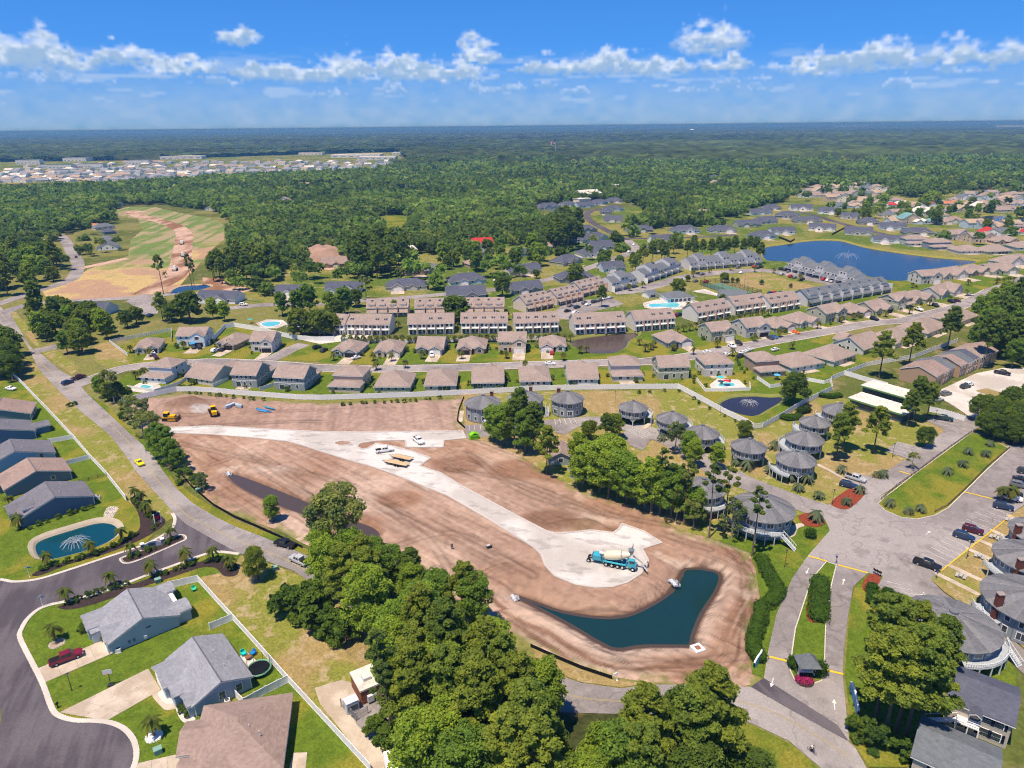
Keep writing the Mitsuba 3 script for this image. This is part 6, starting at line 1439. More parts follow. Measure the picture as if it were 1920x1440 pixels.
def fence(label, pts, hgt=1.8, kind='solid', col=FW, step=2.4, name='white_fence', world=False):
 p = np.asarray(pts, float) if world else ats(pts)
 key = thing(name, label, 'fence'); col = np.array(col)
 if kind not in FPLY:
  m = MB()
  if kind == 'solid':
   m.box(0, -.02, .08, 1, .02, .97); m.box(0, -.045, .02, 1, .045, .12); m.box(0, -.045, .92, 1, .045, .99)
   for i in range(1, 14): m.box(i / 14 - .004, -.026, .12, i / 14 + .004, .026, .92)
  elif kind == 'picket':
   m.box(0, -.04, .04, 1, .04, .11); m.box(0, -.04, .88, 1, .04, .95); m.box(0, -.035, .48, 1, .035, .53)
   for i in range(15): m.box((i + .5) / 15 - .017, -.02, .05, (i + .5) / 15 + .017, .02, .97)
  elif kind == 'rail':
   for z in (.42, .82): m.box(0, -.04, z, 1, .04, z + .12)
  elif kind == 'silt': m.box(0, -.015, 0, 1, .015, 1)
  elif kind == 'wire':
   for z in (.03, .5, .97): m.box(0, -.015, z - .012, 1, .015, z + .012)
   for i in range(24): m.box((i + .5) / 24 - .004, -.008, 0, (i + .5) / 24 + .004, .008, .97)
  post = MB(); t = .07 if kind != 'silt' else .03; post.box(-t, -t, 0, t, t, 1.04 if kind != 'silt' else 1.1)
  if kind in ('solid', 'picket'): post.add([[-.09, -.09, 1.04], [.09, -.09, 1.04], [.09, .09, 1.04], [-.09, .09, 1.04], [0, 0, 1.08]], [[0, 1, 4], [1, 2, 4], [2, 3, 4], [3, 0, 4], [0, 2, 1], [0, 3, 2]])
  FPLY[kind] = (m.arrays(), post.arrays())
 a_, b_ = FPLY[kind]; mk = (kind, tuple(col))
 if mk not in FPLY: FPLY[mk] = (mikit.ply(a_, painted(col)), mikit.ply(b_, painted(col * (.97 if kind != 'silt' else 2))))
 pl, po = FPLY[mk]
 for i in range(len(p) - 1):
  d = p[i + 1] - p[i]; L = float(np.linalg.norm(d)); n = max(1, round(L / step)); ang = math.degrees(math.atan2(d[1], d[0])); s = L / n
  for j in range(n):
   q = p[i] + d * j / n
   scene[numbered(key + '__panel')] = {**pl, 'to_world': T().translate([q[0], q[1], 0]).rotate([0, 0, 1], ang).scale([s, 1, hgt])}
   scene[numbered(key + '__post')] = {**po, 'to_world': T().translate([q[0], q[1], 0]).rotate([0, 0, 1], ang).scale([1, 1, hgt])}
 scene[numbered(key + '__post')] = {**po, 'to_world': T().translate([p[-1][0], p[-1][1], 0]).scale([1, 1, hgt])}
 return key


FPLY = {}
fence('long white panel fence between the site and the tan-roofed row', [(229, 754), (255, 750), (295, 742), (332, 734), (365, 734), (400, 736), (440, 740), (505, 745), (560, 749), (600, 750), (650, 748.5), (775, 744.5), (880, 739.5), (1030, 731.5), (1105, 730.5), (1180, 729.5), (1272, 729), (1315, 752), (1360, 777), (1400, 796), (1412, 804)], 2.1, 'solid', FW, 2.9)
fence('white open picket fence from the resort pond up towards the flats', [(1412, 804), (1430, 802), (1467, 782), (1502, 760), (1560, 732), (1557, 715), (1561, 712), (1624, 687), (1714, 672), (1747, 659), (1794, 642)], 2.0, 'picket', FW, 2.9)
fence('white fence running behind the flat-roofed sheds', [(1582, 703), (1625, 716), (1663, 726)], 2.0)
fence('white fence along the sandy car park', [(1742, 772), (1770, 778), (1808, 790)], 2.0)
fence('long white fence behind the gardens at the left', [(-30, 662), (22, 702), (41, 720), (100, 782), (140, 825), (170, 860), (200, 892), (237, 939)], 1.8)
fence('short white fence between two gardens at the left, farther one', [(92, 831), (138, 823)], 1.6)
fence('short white fence between two gardens at the left, nearer one', [(118, 874), (168, 861)], 1.6)
fence('dark wire fence across a garden at the left', [(150, 906), (200, 893)], 1.2, 'wire', (.03, .03, .03), 2.4, 'wire_fence')
fence('white fence along the back of the grey-roofed houses', [(318, 1103), (372, 1091), (404, 1127), (437, 1163), (490, 1222), (541, 1280), (615, 1360), (695, 1447)], 1.8)
fence('white cross fence between the two grey-roofed houses', [(437, 1163), (394, 1181)], 1.7)
fence('white cross fence with a picket gate by the middle grey-roofed house', [(541, 1280), (500, 1301), (458, 1324), (441, 1306)], 1.8, 'solid')
fence('white picket fence round the garden at the head of the estate street', [(240, 668), (206, 643), (250, 634), (322, 621), (322, 641)], 1.7, 'picket')
fence('curved white fence behind the turning lane', [(392, 648), (422, 616), (440, 613), (480, 620), (515, 628), (550, 636), (590, 640), (627, 639)], 2.4)
fence('low white fence round the swimming pool garden', [(1306, 714), (1322, 734), (1365, 734), (1407, 732), (1405, 721)], 1.4)
fence('white garden fence beside the pool garden', [(1419, 711), (1444, 728), (1467, 724), (1500, 712), (1545, 720), (1557, 716)], 1.5)
fence('white garden fence of the first house by the site', [(240, 729), (290, 737), (335, 722), (350, 712)], 1.5)
fence('white garden fence between two houses of the row', [(400, 727), (430, 712)], 1.6)
fence('short white fence between the second and third garden', [(487, 733), (515, 724)], 1.6)
fence('white fence panels in front of the townhouse palms', [(640, 641), (760, 643), (900, 640), (1040, 636)], 1.8, 'solid', FW, 4)
fence('black silt fence along the roadside edge of the site', [(320, 866), (338, 888), (360, 914), (400, 948), (440, 971), (480, 988), (520, 1006), (567, 1028)], .8, 'silt', (.018, .018, .02), 2.5, 'silt_fence')
fence('black silt fence by the bend of the road', [(995, 1213), (1040, 1233), (1090, 1254), (1147, 1273)], .8, 'silt', (.018, .018, .02), 2.5, 'silt_fence')
fence('black silt fence at the top corner of the site', [(870, 745), (860, 770), (857, 790), (872, 804)], .8, 'silt', (.018, .018, .02), 2.5, 'silt_fence')
fence('brown wooden rail fence along the narrow lane', [(1652, 938), (1680, 914), (1715, 889), (1770, 848), (1821, 812)], 1.0, 'rail', lin(120, 100, 84), 2.6, 'rail_fence')
fence('brown wooden rail fence along the car park side of the long lawn', [(1752, 962), (1777, 949), (1810, 918), (1850, 877), (1892, 842)], 1.0, 'rail', lin(120, 100, 84), 2.6, 'rail_fence')
fence('wire fence round the pump house yard', [(640, 1325), (660, 1345), (668, 1352), (690, 1338)], 1.8, 'wire', lin(150, 154, 156), 2.4, 'wire_fence')
fence('tall wire fence round the tennis court', [(1312, 534), (1350, 530), (1427, 553), (1392, 562), (1312, 534)], 3.0, 'wire', lin(60, 74, 66), 4, 'wire_fence')
fence('dark hedge-like fence line behind the lake shore houses', [(1560, 441), (1583, 429)], 1.6, 'silt', (.02, .03, .012), 4, 'dark_fence')
fence('dark fence on the near side of the lake shore garden', [(1460, 446), (1482, 455), (1490, 450)], 1.6, 'silt', (.02, .03, .012), 4, 'dark_fence')

# ---------------------------------------------------------------- palms
def frond(L, a, lift, w, r, droop):
 n = 4; t = np.linspace(0, 1, n + 1); d = np.array([math.cos(a), math.sin(a), 0]); s = np.array([-d[1], d[0], 0])
 c = [d * L * x + np.array([0, 0, lift * L * x - droop * L * x * x]) for x in t]
 v, f = [], []
 for i, x in enumerate(t):
  ww = w * math.sin(math.pi * min(1, .12 + .88 * x) * .97) ** .7
  v += [c[i] - s * ww - [0, 0, ww * .35], c[i], c[i] + s * ww - [0, 0, ww * .35]]
 for i in range(n):
  k = i * 3
  for q in (0, 1): f += [[k + q, k + q + 1, k + q + 4], [k + q, k + q + 4, k + q + 3]]
 return np.array(v), np.array(f)


def palm_proto(name, H, L, n, w, col, bark, split, seed, droop):
 r = np.random.default_rng(seed); g = {'type': 'shapegroup'}
 t = MB(); t.tube([(0, 0, -.1), (.02, 0, H * .3), (.05, .03, H * .7), (.05, .05, H)], [.26, .2, .19, .24], 8)
 for i in range(7): t.disc((.03, .02, H * (.25 + i * .1)), .22, .06, 8, .25)
 g['trunk'] = mikit.ply(t.arrays(), painted(bark))
 allv, alln = MB(), []
 for i in range(n):
  e = r.uniform(-.5, 1.05); v, f = frond(L * r.uniform(.85, 1.1) * (1 - .1 * e), i * 2.4 + r.uniform(-.2, .2), e, w, r, droop * r.uniform(.8, 1.3))
  v = v + [.05, .05, H + .05]; c = np.array(col) * r.uniform(.7, 1.3) if e > -.25 else np.array(col) * [1.5, 1.05, .9]
  if split: g['frond' if i == 0 else f'frond_{i:03d}'] = mikit.ply((v, f), 'm_leaf', color=np.tile(np.clip(c, 0, 1), (len(v), 1)))
  else: allv.add(v, f); alln.append(np.tile(np.clip(c, 0, 1), (len(v), 1)))
 if not split: v, f = allv.arrays(); g['crown'] = mikit.ply((v, f), 'm_leaf', color=np.vstack(alln))
 scene[name] = g


palm_proto('grown_palm_near', 3.6, 1.75, 22, .30, (.13, .17, .035), lin(120, 100, 84), True, 3, .75)
palm_proto('grown_palm_far', 3.6, 1.8, 22, .32, (.13, .165, .035), lin(120, 100, 84), False, 3, .75)
palm_proto('grown_feather_near', 2.0, 2.1, 22, .26, (.15, .20, .11), lin(90, 76, 64), True, 5, 1.15)
palm_proto('grown_feather_far', 2.0, 2.1, 24, .28, (.15, .20, .11), lin(90, 76, 64), False, 5, 1.15)
pr = random.Random(3)


def palm(kind, u, v, label, group=None, s=1.0):
 k = thing('palm_tree', label, 'palm tree', group); p = at(u, v); s *= pr.uniform(.9, 1.1)
 scene[k] = {'type': 'instance', 'group': {'type': 'ref', 'id': f'grown_{kind}'}, 'to_world': T().translate([p[0], p[1], 0]).rotate([0, 0, 1], pr.uniform(0, 360)).scale(s)}


for i, (u, v) in enumerate([(91, 1060), (172, 1039), (229, 1015), (246, 1041), (322, 1012), (351, 1057), (286, 1080), (401, 1052), (432, 1067), (254, 935), (266, 945), (277, 966), (20, 952), (37, 991), (126, 1131), (209, 1100), (104, 1201), (289, 1379)]):
 palm('palm_near', u, v, ['palm at the near left corner of the fountain pond', 'palm before the middle of the fountain pond', 'palm at the right end of the fountain pond', 'palm at the left end of the sign island', 'palm at the right end of the sign island', 'palm in the shrub bed across from the sign island', 'palm in the bed directly behind the upper grey roof', 'palm at the corner of the entrance bed near the road', 'palm at the tip of the curving mulch bed',
                             'palm beside the road bed, farthest up', 'palm beside the road bed, second from the top', 'palm beside the road bed near the red sign', 'palm in front of the brown-roofed house at the left', 'palm at the front corner of the dark grey-roofed house', 'palm in the mulch bed by the street sign', 'palm in the entrance bed second from the street sign', 'palm on the lawn in a rock ring near the red pickup', 'palm in a white stone ring beside the wide driveway'][i], None, .95 if i < 16 else 1.05)
for i, (u, v) in enumerate([(1530, 977), (1479, 902), (1512, 905), (1497, 921), (1535, 935), (1586, 946), (1611, 925), (1451, 842), (1577, 887), (1522, 858), (1776, 890), (1804, 875), (1815, 852), (1847, 856), (1856, 837), (1667, 950), (1702, 964), (1726, 960), (1644, 895), (1656, 895)]):
 palm('feather_near', u, v, 'feathery grey-green palm ' + ['in the red mulch ring', 'left of the pair before the deck house', 'right of the pair before the deck house', 'lowest of the small ones on the dry lawn', 'alone on the dry lawn by the lane', 'in the middle of the red mulch bed', 'at the top of the red mulch bed', 'standing tall between two stilt houses', 'beside the parked black and silver cars', 'behind the deck house', 'on the long lawn, lowest', 'on the long lawn, second from the lowest', 'on the long lawn, third from the lowest', 'on the long lawn near the car park side', 'on the long lawn, topmost', 'left of the three at the lawn tip', 'middle of the three at the lawn tip', 'right of the three at the lawn tip', 'left of two small ones beside the lane', 'right of two small ones beside the lane'][i], None, (1.15 if i in (0, 1, 2, 7) else .95 if i < 10 else .9))
for u, v in ((1876, 940), (1895, 941)): palm('palm_far', u, v, 'tall palm among the parked cars at the right edge', 'tall palms among the parked cars', 1.1)
for i, (u, v, s) in enumerate([(1400, 880, 1.2), (1241, 826, 1.0), (1276, 820, 1.1), (1445, 887, 1.2), (1146, 792, 1.3), (1380, 872, .9)]): palm('feather_far', u, v, 'feathery palm beneath the stilt houses ' + ['in front of the lone one', 'by the second one', 'between the second and third', 'between the lone one and the deck house', 'on the lawn left of the first', 'left of the lone one'][i], None, s)
for x in np.linspace(646, 1070, 36): palm('palm_far', x, 643.5 - abs(x - 760) * .012 + pr.uniform(-1.5, 1), 'palm in the long line between the townhouses and the tan-roofed row', 'palm line before the townhouses', .95)
for x in np.linspace(1270, 1385, 11): palm('palm_far', x, 625 - (x - 1270) * .19, 'palm in the line behind the angled tan-roofed houses', 'palm line behind the angled houses', .95)
for x in np.linspace(1384, 1440, 6): palm('palm_far', x, 601 - (x - 1384) * .15, 'palm in the line behind the angled tan-roofed houses', 'palm line behind the angled houses', .95)
for u, v in ((790, 673), (866, 673), (949, 672), (1056, 676), (1087, 663), (1100, 662), (1199, 648), (1210, 660), (1220, 656), (1226, 652), (700, 676), (735, 677), (626, 676), (1262, 658), (1345, 652), (1300, 665), (1415, 640), (1462, 632), (1533, 616), (1578, 605), (1340, 680), (1373, 668), (1485, 655), (1085, 700), (985, 690), (760, 690), (706, 694), (1600, 600), (1660, 594), (1705, 588), (1742, 573), (1812, 555), (1815, 535), (1870, 530), (1880, 531), (1890, 530), (1900, 529), (1868, 533), (1710, 540), (1716, 545), (478, 656), (345, 655), (430, 650), (282, 668), (245, 662), (255, 712), (265, 708), (272, 705)):
 palm('palm_far', u, v, 'small palm in a front garden of the estate street', 'palms in the estate gardens', .95)
for u, v in ((310, 520), (1330, 512), (1300, 520), (1370, 507), (1415, 510), (1450, 512), (1500, 527), (1575, 548), (1240, 520), (1180, 545), (1205, 540), (950, 600), (933, 595), (1015, 600), (1290, 580), (735, 612), (747, 615), (670, 600)): palm('palm_far', u, v, 'palm planted round the townhouse car parks', 'palms round the townhouse car parks', 1.1)

# ---------------------------------------------------------------- clipped hedges and bushes
def ball(u, v, r, label, group, col=(.075, .155, .022)):
 c = at(u, v); k = thing('clipped_bush', label, 'bush', group)
 vv, f, cc = crown([(0, 0, r * .82, r, r * .85)], int(900 * max(.35, r * r / 2)), .17 + .02 * r, int(u * 7 + v), col, .1)
 scene[k + '__foliage'] = mikit.ply((vv * [1, 1, 1] + [c[0], c[1], 0], f), 'm_leaf', color=cc)
 m = MB(); m.tube([(c[0], c[1], 0), (c[0], c[1], r)], .12, 5); put(k, 'stem', m, 'm_paint', (.12, .09, .07))
 m = MB(); m.disc((c[0], c[1], r * .25), r * .62, r * .9, 9, r * .5); put(k, 'inner_twigs', m, 'm_paint', (.03, .05, .012))  # solid dark core added inside the leaf shell; no twigs modelled


def hedge(pts, hgt, label, col=(.085, .165, .022), rad=1.2):
 p = ats(pts); k = thing('clipped_hedge', label, 'hedge'); cl = []
 q = curve(p, False, 6)
 for a_ in q: cl.append((a_[0], a_[1], hgt * .55, rad, hgt * .55))
 vv, f, cc = crown(cl, int(260 * len(q)), .26, int(pts[0][0]), col, .12)
 vv[:, 2] = np.minimum(np.maximum(vv[:, 2], .02), hgt * (1 + .05 * np.sin(vv[:, 0] * 3)))
 scene[k + '__foliage'] = mikit.ply((vv, f), 'm_leaf', color=cc)
 vv, f = prism(LineString(q).buffer(rad * .7), 0, hgt * .8).arrays(); put(k, 'inner_twigs', (vv, f), 'm_paint', (.03, .055, .012))  # dark prism added as a core to fill out the hedge foliage


for i, (u, v, r) in enumerate([(1634, 1110, 1.35), (1635, 1121, 1.2), (1634, 1131, 1.3), (1664, 1122, 1.5), (1684, 1134, 1.55), (1702, 1147, 1.5), (1490, 1252, 1.5), (1534, 1263, 1.6), (1519, 1007, 1.4)]):
 ball(u, v, r, ['topmost of three balls in the red mulch', 'middle of three balls in the red mulch', 'lowest of three balls in the red mulch', 'first of the ball bushes along the clubhouse bed', 'second of the ball bushes along the clubhouse bed', 'third of the ball bushes along the clubhouse bed', 'ball bush left of the entrance sign', 'ball bush right of the entrance sign', 'ball bush below the palm in the red ring'][i].join(('clipped ', '')), None)
hedge([(1537, 1094), (1537, 1115), (1535, 1140), (1534, 1160)], 1.7, 'oval clipped hedge on the median between the lanes', rad=2.2)
hedge([(1428, 1052), (1438, 1075), (1452, 1098), (1458, 1112), (1450, 1125), (1438, 1135)], 1.6, 'zigzag clipped hedge at the edge of the site, upper half', rad=1.7)
hedge([(1426, 1140), (1424, 1165), (1414, 1195), (1412, 1220), (1422, 1236)], 1.6, 'clipped hedge at the edge of the site, lower half', rad=1.6)
hedge([(1540, 744), (1556, 746), (1572, 744)], 1.5, 'oval hedge beside the flat-roofed sheds', rad=1.5)
hedge([(1470, 785), (1482, 787), (1495, 784)], 1.6, 'rounded hedge below the picket fence', rad=1.7)
hedge([(1500, 775), (1512, 772)], 1.8, 'dark rounded bush by the picket fence', (.05, .09, .018), 1.7)
hedge([(1163, 787), (1175, 792), (1190, 793), (1203, 789)], 1.1, 'curved hedge under the first stilt house', rad=.9)
hedge([(1040, 775), (1052, 778), (1064, 778)], 1.2, 'hedge below the two-storey round house', rad=.9)
br = random.Random(9)
for pts, n, lb in (([(78, 1070), (120, 1058), (165, 1045), (215, 1027), (245, 1010), (262, 1000)], 17, 'low bush along the fountain pond bed'), ([(115, 1137), (150, 1126), (205, 1107), (245, 1096)], 9, 'low bush in the bed by the street sign'), ([(290, 1083), (325, 1072), (365, 1060), (405, 1052), (428, 1062), (440, 1074)], 13, 'low bush in the curving bed behind the grey roof'),
                   ([(252, 938), (265, 955), (282, 972), (295, 985), (285, 995)], 12, 'low bush in the bed beside the road'), ([(240, 1048), (262, 1040), (290, 1030), (312, 1020), (335, 1010)], 8, 'low bush on the sign island'), ([(48, 994), (75, 985), (100, 976), (130, 966), (160, 957), (182, 950)], 8, 'low bush along the side of the dark grey-roofed house'),
                   ([(336, 1326), (342, 1332), (350, 1340), (356, 1347)], 4, 'low bush in the white gravel bed'), ([(150, 1175), (160, 1190)], 4, 'low bush by the porch of the upper grey-roofed house'), ([(182, 1190), (192, 1203)], 3, 'low bush beside the front walk'),
                   ([(1175, 737), (1215, 737), (1245, 735), (1275, 735), (1300, 750), (1320, 763), (1345, 775), (1370, 788), (1395, 800)], 9, 'dark purple bush along the white fence'), ([(640, 762), (700, 757), (760, 754), (830, 748)], 14, 'weedy tuft at the foot of the long white fence'), ([(345, 738), (380, 740), (440, 746), (500, 752)], 12, 'weedy bush at the foot of the long white fence, left part'), ([(335, 728), (360, 727)], 3, 'round bush poking over the white fence'),
                   ([(1300, 705), (1310, 725), (1385, 715), (1400, 722)], 6, 'bush in the pool garden'), ([(1150, 700), (1160, 712)], 3, 'bush beside the stepped house'), ([(938, 692), (950, 705), (955, 718)], 5, 'bush between two houses backing the fence'), ([(1380, 672), (1395, 700), (1415, 712)], 6, 'bush along the side of the stone house'), ([(125, 765), (145, 758)], 3, 'bush on the verge beside the road')):
 q = curve(ats(pts), False, 8); ln = LineString(q)
 for i in range(n):
  c = np.array(ln.interpolate((i + br.uniform(.2, .8)) / n, normalized=True).coords[0]) + [br.uniform(-.4, .4), br.uniform(-.4, .4)]
  tree('shrub', c, lb, lb.replace('bush', 'bushes', 1).replace('tuft', 'tufts'), br.uniform(.28, .48), None, 'bush')
for h, kd, far in YARDS:
 if far == 0:
  c, q = math.cos(h.r), math.sin(h.r)
  for x, y in [(-1.2, br.uniform(2, 10)), (h.w + 1.2, br.uniform(2, 10))] + ([(h.w * br.uniform(.05, .4), -1.5)] if kd[:5] == 'front' else [(h.w * br.uniform(.1, .9), -1.2)]):
   tree('shrub', (h.p[0] + x * c - y * q, h.p[1] + x * q + y * c), 'shrub against the wall of a tan-roofed house', 'shrubs against the walls of the tan-roofed houses', br.uniform(.3, .7), None, 'shrub')

# ---------------------------------------------------------------- vehicles
def loft(sections):
 """Skin through rings of equal length, closed at both ends."""
 n = len(sections[0]); v = np.vstack(sections); f = []
 for i in range(len(sections) - 1):
  for j in range(n):
   k = (j + 1) % n
   f += [[i * n + j, i * n + k, (i + 1) * n + k], [i * n + j, (i + 1) * n + k, (i + 1) * n + j]]
 e = (len(sections) - 1) * n
 f += [[0, j + 1, j] for j in range(1, n - 1)] + [[e, e + j, e + j + 1] for j in range(1, n - 1)]
 return v, f


def ring(x, hw, z0, z1, r=.12):
 """A rounded cross-section of a car body at x: half width hw, from z0 to z1."""
 return [(x, -hw, z0), (x, hw, z0), (x, hw * 1.02, (z0 + z1) / 2), (x, hw * .98, z1 - r), (x, hw * .90, z1), (x, -hw * .90, z1), (x, -hw * .98, z1 - r), (x, -hw * 1.02, (z0 + z1) / 2)]


BODY = {'car': ([(-2.25, .72, .42, .80), (-2.15, .86, .28, .98), (-1.4, .90, .24, 1.02), (.9, .90, .24, .98), (1.9, .88, .26, .86), (2.2, .78, .32, .72)], [(-1.75, .74, .98, 1.0), (-1.0, .66, .98, 1.42), (.15, .66, .98, 1.44), (1.0, .76, .98, 1.0)], 4.5),
  'suv': ([(-2.35, .80, .50, 1.0), (-2.25, .93, .36, 1.12), (-1.2, .95, .32, 1.14), (1.0, .95, .32, 1.12), (2.0, .93, .36, 1.02), (2.3, .82, .42, .86)], [(-2.2, .80, 1.1, 1.15), (-1.85, .74, 1.1, 1.72), (.2, .74, 1.1, 1.76), (1.1, .82, 1.1, 1.13)], 4.7),
  'pickup': ([(-2.9, .88, .55, 1.02), (-2.8, .97, .48, 1.10), (-1.0, .98, .44, 1.12), (1.2, .98, .44, 1.16), (2.4, .96, .46, 1.10), (2.8, .86, .52, .95)], [(-.95, .80, 1.1, 1.82), (-.75, .78, 1.1, 1.88), (.75, .76, 1.1, 1.88), (1.45, .84, 1.1, 1.18)], 5.7)}
PARTS = {}


def parts_of(kind):
 if kind in PARTS: return PARTS[kind]
 b, c, L = BODY[kind]
 d = {'body': (loft([ring(*q) for q in b]), 1)}
 d['cabin'] = (loft([ring(x, hw, z0, z1, .06) for x, hw, z0, z1 in c]), 1)
 zc, zr = c[1][2], c[1][3]
 m = MB(); x0, x1 = c[1][0], c[2][0]
 for s in (-1, 1):
  for a, e in ((x0 + .12, (x0 + x1) / 2 - .06), ((x0 + x1) / 2 + .06, x1 + .25)):
   y0, y1 = c[1][1] * 1.04 + .05, c[1][1] * .99 + .02
   q = [(a, s * y0, zc + .08), (e, s * y0, zc + .08), (min(e, x1 - .02), s * y1, zr - .12), (a + .05, s * y1, zr - .12)]
   m.add(q, [[0, 1, 2], [0, 2, 3]] if s < 0 else [[0, 2, 1], [0, 3, 2]])
 d['window'] = (m.arrays(), 'g')
 def pane(xa, za, xb, zb, w, up):
  m = MB(); t = np.array([0, 0, .03]); q = np.array([(xa, -w, za), (xa, w, za), (xb, w * .92, zb), (xb, -w * .92, zb)]) + t + np.array([up * .03, 0, 0]); m.add(q, [[0, 1, 2], [0, 2, 3], [0, 2, 1], [0, 3, 2]]); return m.arrays()
 d['windscreen'] = (pane(c[3][0] - .08, zc + .06, c[2][0] + .06, zr - .05, c[2][1] * .92, 1), 'g')
 d['rear_window'] = (pane(c[0][0] + .08, zc + .08 if kind != 'pickup' else zc + .3, c[1][0] - .06, zr - .06, c[1][1] * .9, -1), 'g')
 if kind == 'pickup': m = MB(); m.box(-2.72, -.8, .7, -1.02, .8, 1.135); d['bed'] = (m.arrays(), 'k')
 rr = .34 if kind == 'car' else .40
 wb = {'car': (-1.35, 1.38), 'suv': (-1.4, 1.45), 'pickup': (-1.75, 1.8)}[kind]; hw = b[2][1]
 for i, (x, s) in enumerate([(x, s) for x in wb for s in (-1, 1)]):
  m = MB(); m.tube([(x, s * (hw - .22), rr), (x, s * (hw + .03), rr)], rr, 12); d[f'wheel{i}'] = (m.arrays(), 'k')
  m = MB(); m.tube([(x, s * (hw + .02), rr), (x, s * (hw + .05), rr)], rr * .55, 8); d[f'rim{i}'] = (m.arrays(), 's')
 xf, xb = b[-1][0], b[0][0]
 for i, s in enumerate((-1, 1)):
  m = MB(); m.box(xf - .12, s * b[-1][1] * .95 - .16, b[-1][3] - .2, xf + .015, s * b[-1][1] * .95 + .14, b[-1][3] - .04); d[f'headlight{i}'] = (m.arrays(), 'w')
  m = MB(); m.box(xb - .015, s * b[0][1] * .9 - .13, b[0][3] - .24, xb + .12, s * b[0][1] * .9 + .13, b[0][3] - .05); d[f'taillight{i}'] = (m.arrays(), 'r')
 PARTS[kind] = d
 return d


CARCOL = {'black': (.012, .013, .016), 'white': (.72, .73, .74), 'silver': (.40, .42, .44), 'dark blue': (.015, .035, .09), 'dark red': (.16, .008, .02), 'maroon': (.07, .008, .02), 'grey': (.13, .14, .15), 'yellow': (.70, .62, .01), 'red': (.42, .02, .02), 'orange': (.75, .17, .02), 'dark green': (.01, .035, .03), 'blue': (.04, .12, .28), 'dark grey': (.04, .043, .048)}
CARPLY = {}


def vehicle(kind, colour, back, front, label, group=None, full=True, name=None, swap=None, p=None, ang=None):
 """back, front: where its rear and front stand on the ground in the survey."""
 a, b = at(*back), at(*front); c = (a + b) / 2; d = b - a
 ang = math.degrees(math.atan2(d[1], d[0]))
 key = thing(name or {'car': 'parked_car', 'suv': 'sport_utility_car', 'pickup': 'pickup_truck'}[kind], label, 'pickup' if kind == 'pickup' else 'car', group)
 TW = T().translate([c[0], c[1], .1]).rotate([0, 0, 1], ang)
 for nm, (msh, m) in parts_of(kind).items():
  base = nm.rstrip('0123')
  if not full and base in ('rim', 'headlight', 'taillight', 'rear_window'): continue
  col = {1: CARCOL[colour], 'k': (.02, .02, .021), 's': (.45, .46, .47), 'w': (.7, .7, .68), 'r': (.35, .01, .01)}.get(m)
  if nm == 'bed' and swap: col = swap
  ck = (kind, nm, colour, swap)
  if ck not in CARPLY: CARPLY[ck] = mikit.ply(msh, 'm_glass' if m == 'g' else painted(col, 'm_gloss' if m in (1, 'w', 's') else 'm_paint'), smooth=40 if m == 1 else False)
  k = numbered(f'{key}__{base}') if base != 'rim' else numbered(f'{wheel}__rim')
  if base == 'wheel': wheel = k
  scene[k] = {**CARPLY[ck], 'to_world': TW}
 return key


V = vehicle
V('pickup', 'dark red', (94, 1250), (157, 1226), 'dark red pickup with a black bed cover on the concrete drive')
V('pickup', 'black', (1713, 1054), (1763, 1072), 'black pickup at the corner of the resort car park')
V('suv', 'maroon', (1806, 993), (1841, 1003), 'maroon car parked between the white bay lines'); V('suv', 'dark blue', (1788, 1004), (1825, 1016), 'dark blue car with a bicycle rack behind it')
V('suv', 'dark blue', (1862, 950), (1899, 958), 'dark blue car on its own beyond the yellow line'); V('pickup', 'white', (1872, 932), (1914, 942), 'white pickup behind the tall palms'); V('car', 'black', (1880, 925), (1918, 932), 'black car behind the white pickup')
V('suv', 'grey', (1896, 910), (1926, 917), 'grey car at the right edge of the car park'); V('car', 'black', (1900, 900), (1930, 906), 'black car at the right edge, farther up'); V('suv', 'dark grey', (1908, 886), (1940, 891), 'dark car at the right edge, farthest up')
V('pickup', 'black', (551, 1028), (518, 1020), 'black pickup driving on the road past the site'); V('pickup', 'silver', (572, 1060), (551, 1050), 'silver pickup half hidden under the roadside trees')
V('car', 'yellow', (257, 866), (268, 876), 'bright yellow car with a black roof on the road', name='yellow_car'); V('suv', 'dark blue', (119, 723), (136, 717), 'dark blue car turning at the junction'); V('pickup', 'maroon', (137, 714), (160, 707), 'dark red pickup waiting at the side street')
V('suv', 'black', (34, 637), (42, 642), 'dark car far up the road'); V('car', 'grey', (4, 616), (12, 620), 'grey car farthest up the road'); V('car', 'white', (15, 730), (27, 732), 'white car on the round asphalt lot at the left edge')
V('pickup', 'white', (703, 850), (739, 845), 'white pickup hitched to a trailer on the new concrete road'); V('pickup', 'white', (778, 824), (792, 835), 'white pickup standing alone on the new concrete road')
V('suv', 'dark blue', (1577, 910), (1604, 917), 'dark blue car in the bay beside the red mulch'); V('pickup', 'silver', (1590, 896), (1618, 905), 'silver pickup behind the dark blue car'); V('pickup', 'dark green', (1752, 785), (1786, 791), 'dark green pickup at the end of the lane')
V('suv', 'dark grey', (1799, 667 + 63), (1820, 725), 'dark car in the sandy car park by the flats'); V('suv', 'white', (1806, 727), (1826, 720), 'white car in the sandy car park beside the dark one'); V('suv', 'grey', (1760, 744), (1786, 738), 'grey car at the edge of the sandy car park'); V('car', 'silver', (1748, 753), (1768, 750), 'silver car at the corner of the sandy car park'); V('pickup', 'black', (1868, 700), (1890, 704), 'black pickup at the far side of the sandy car park')
V('suv', 'silver', (910, 796), (917, 803), 'silver car half hidden at the end of the site road')
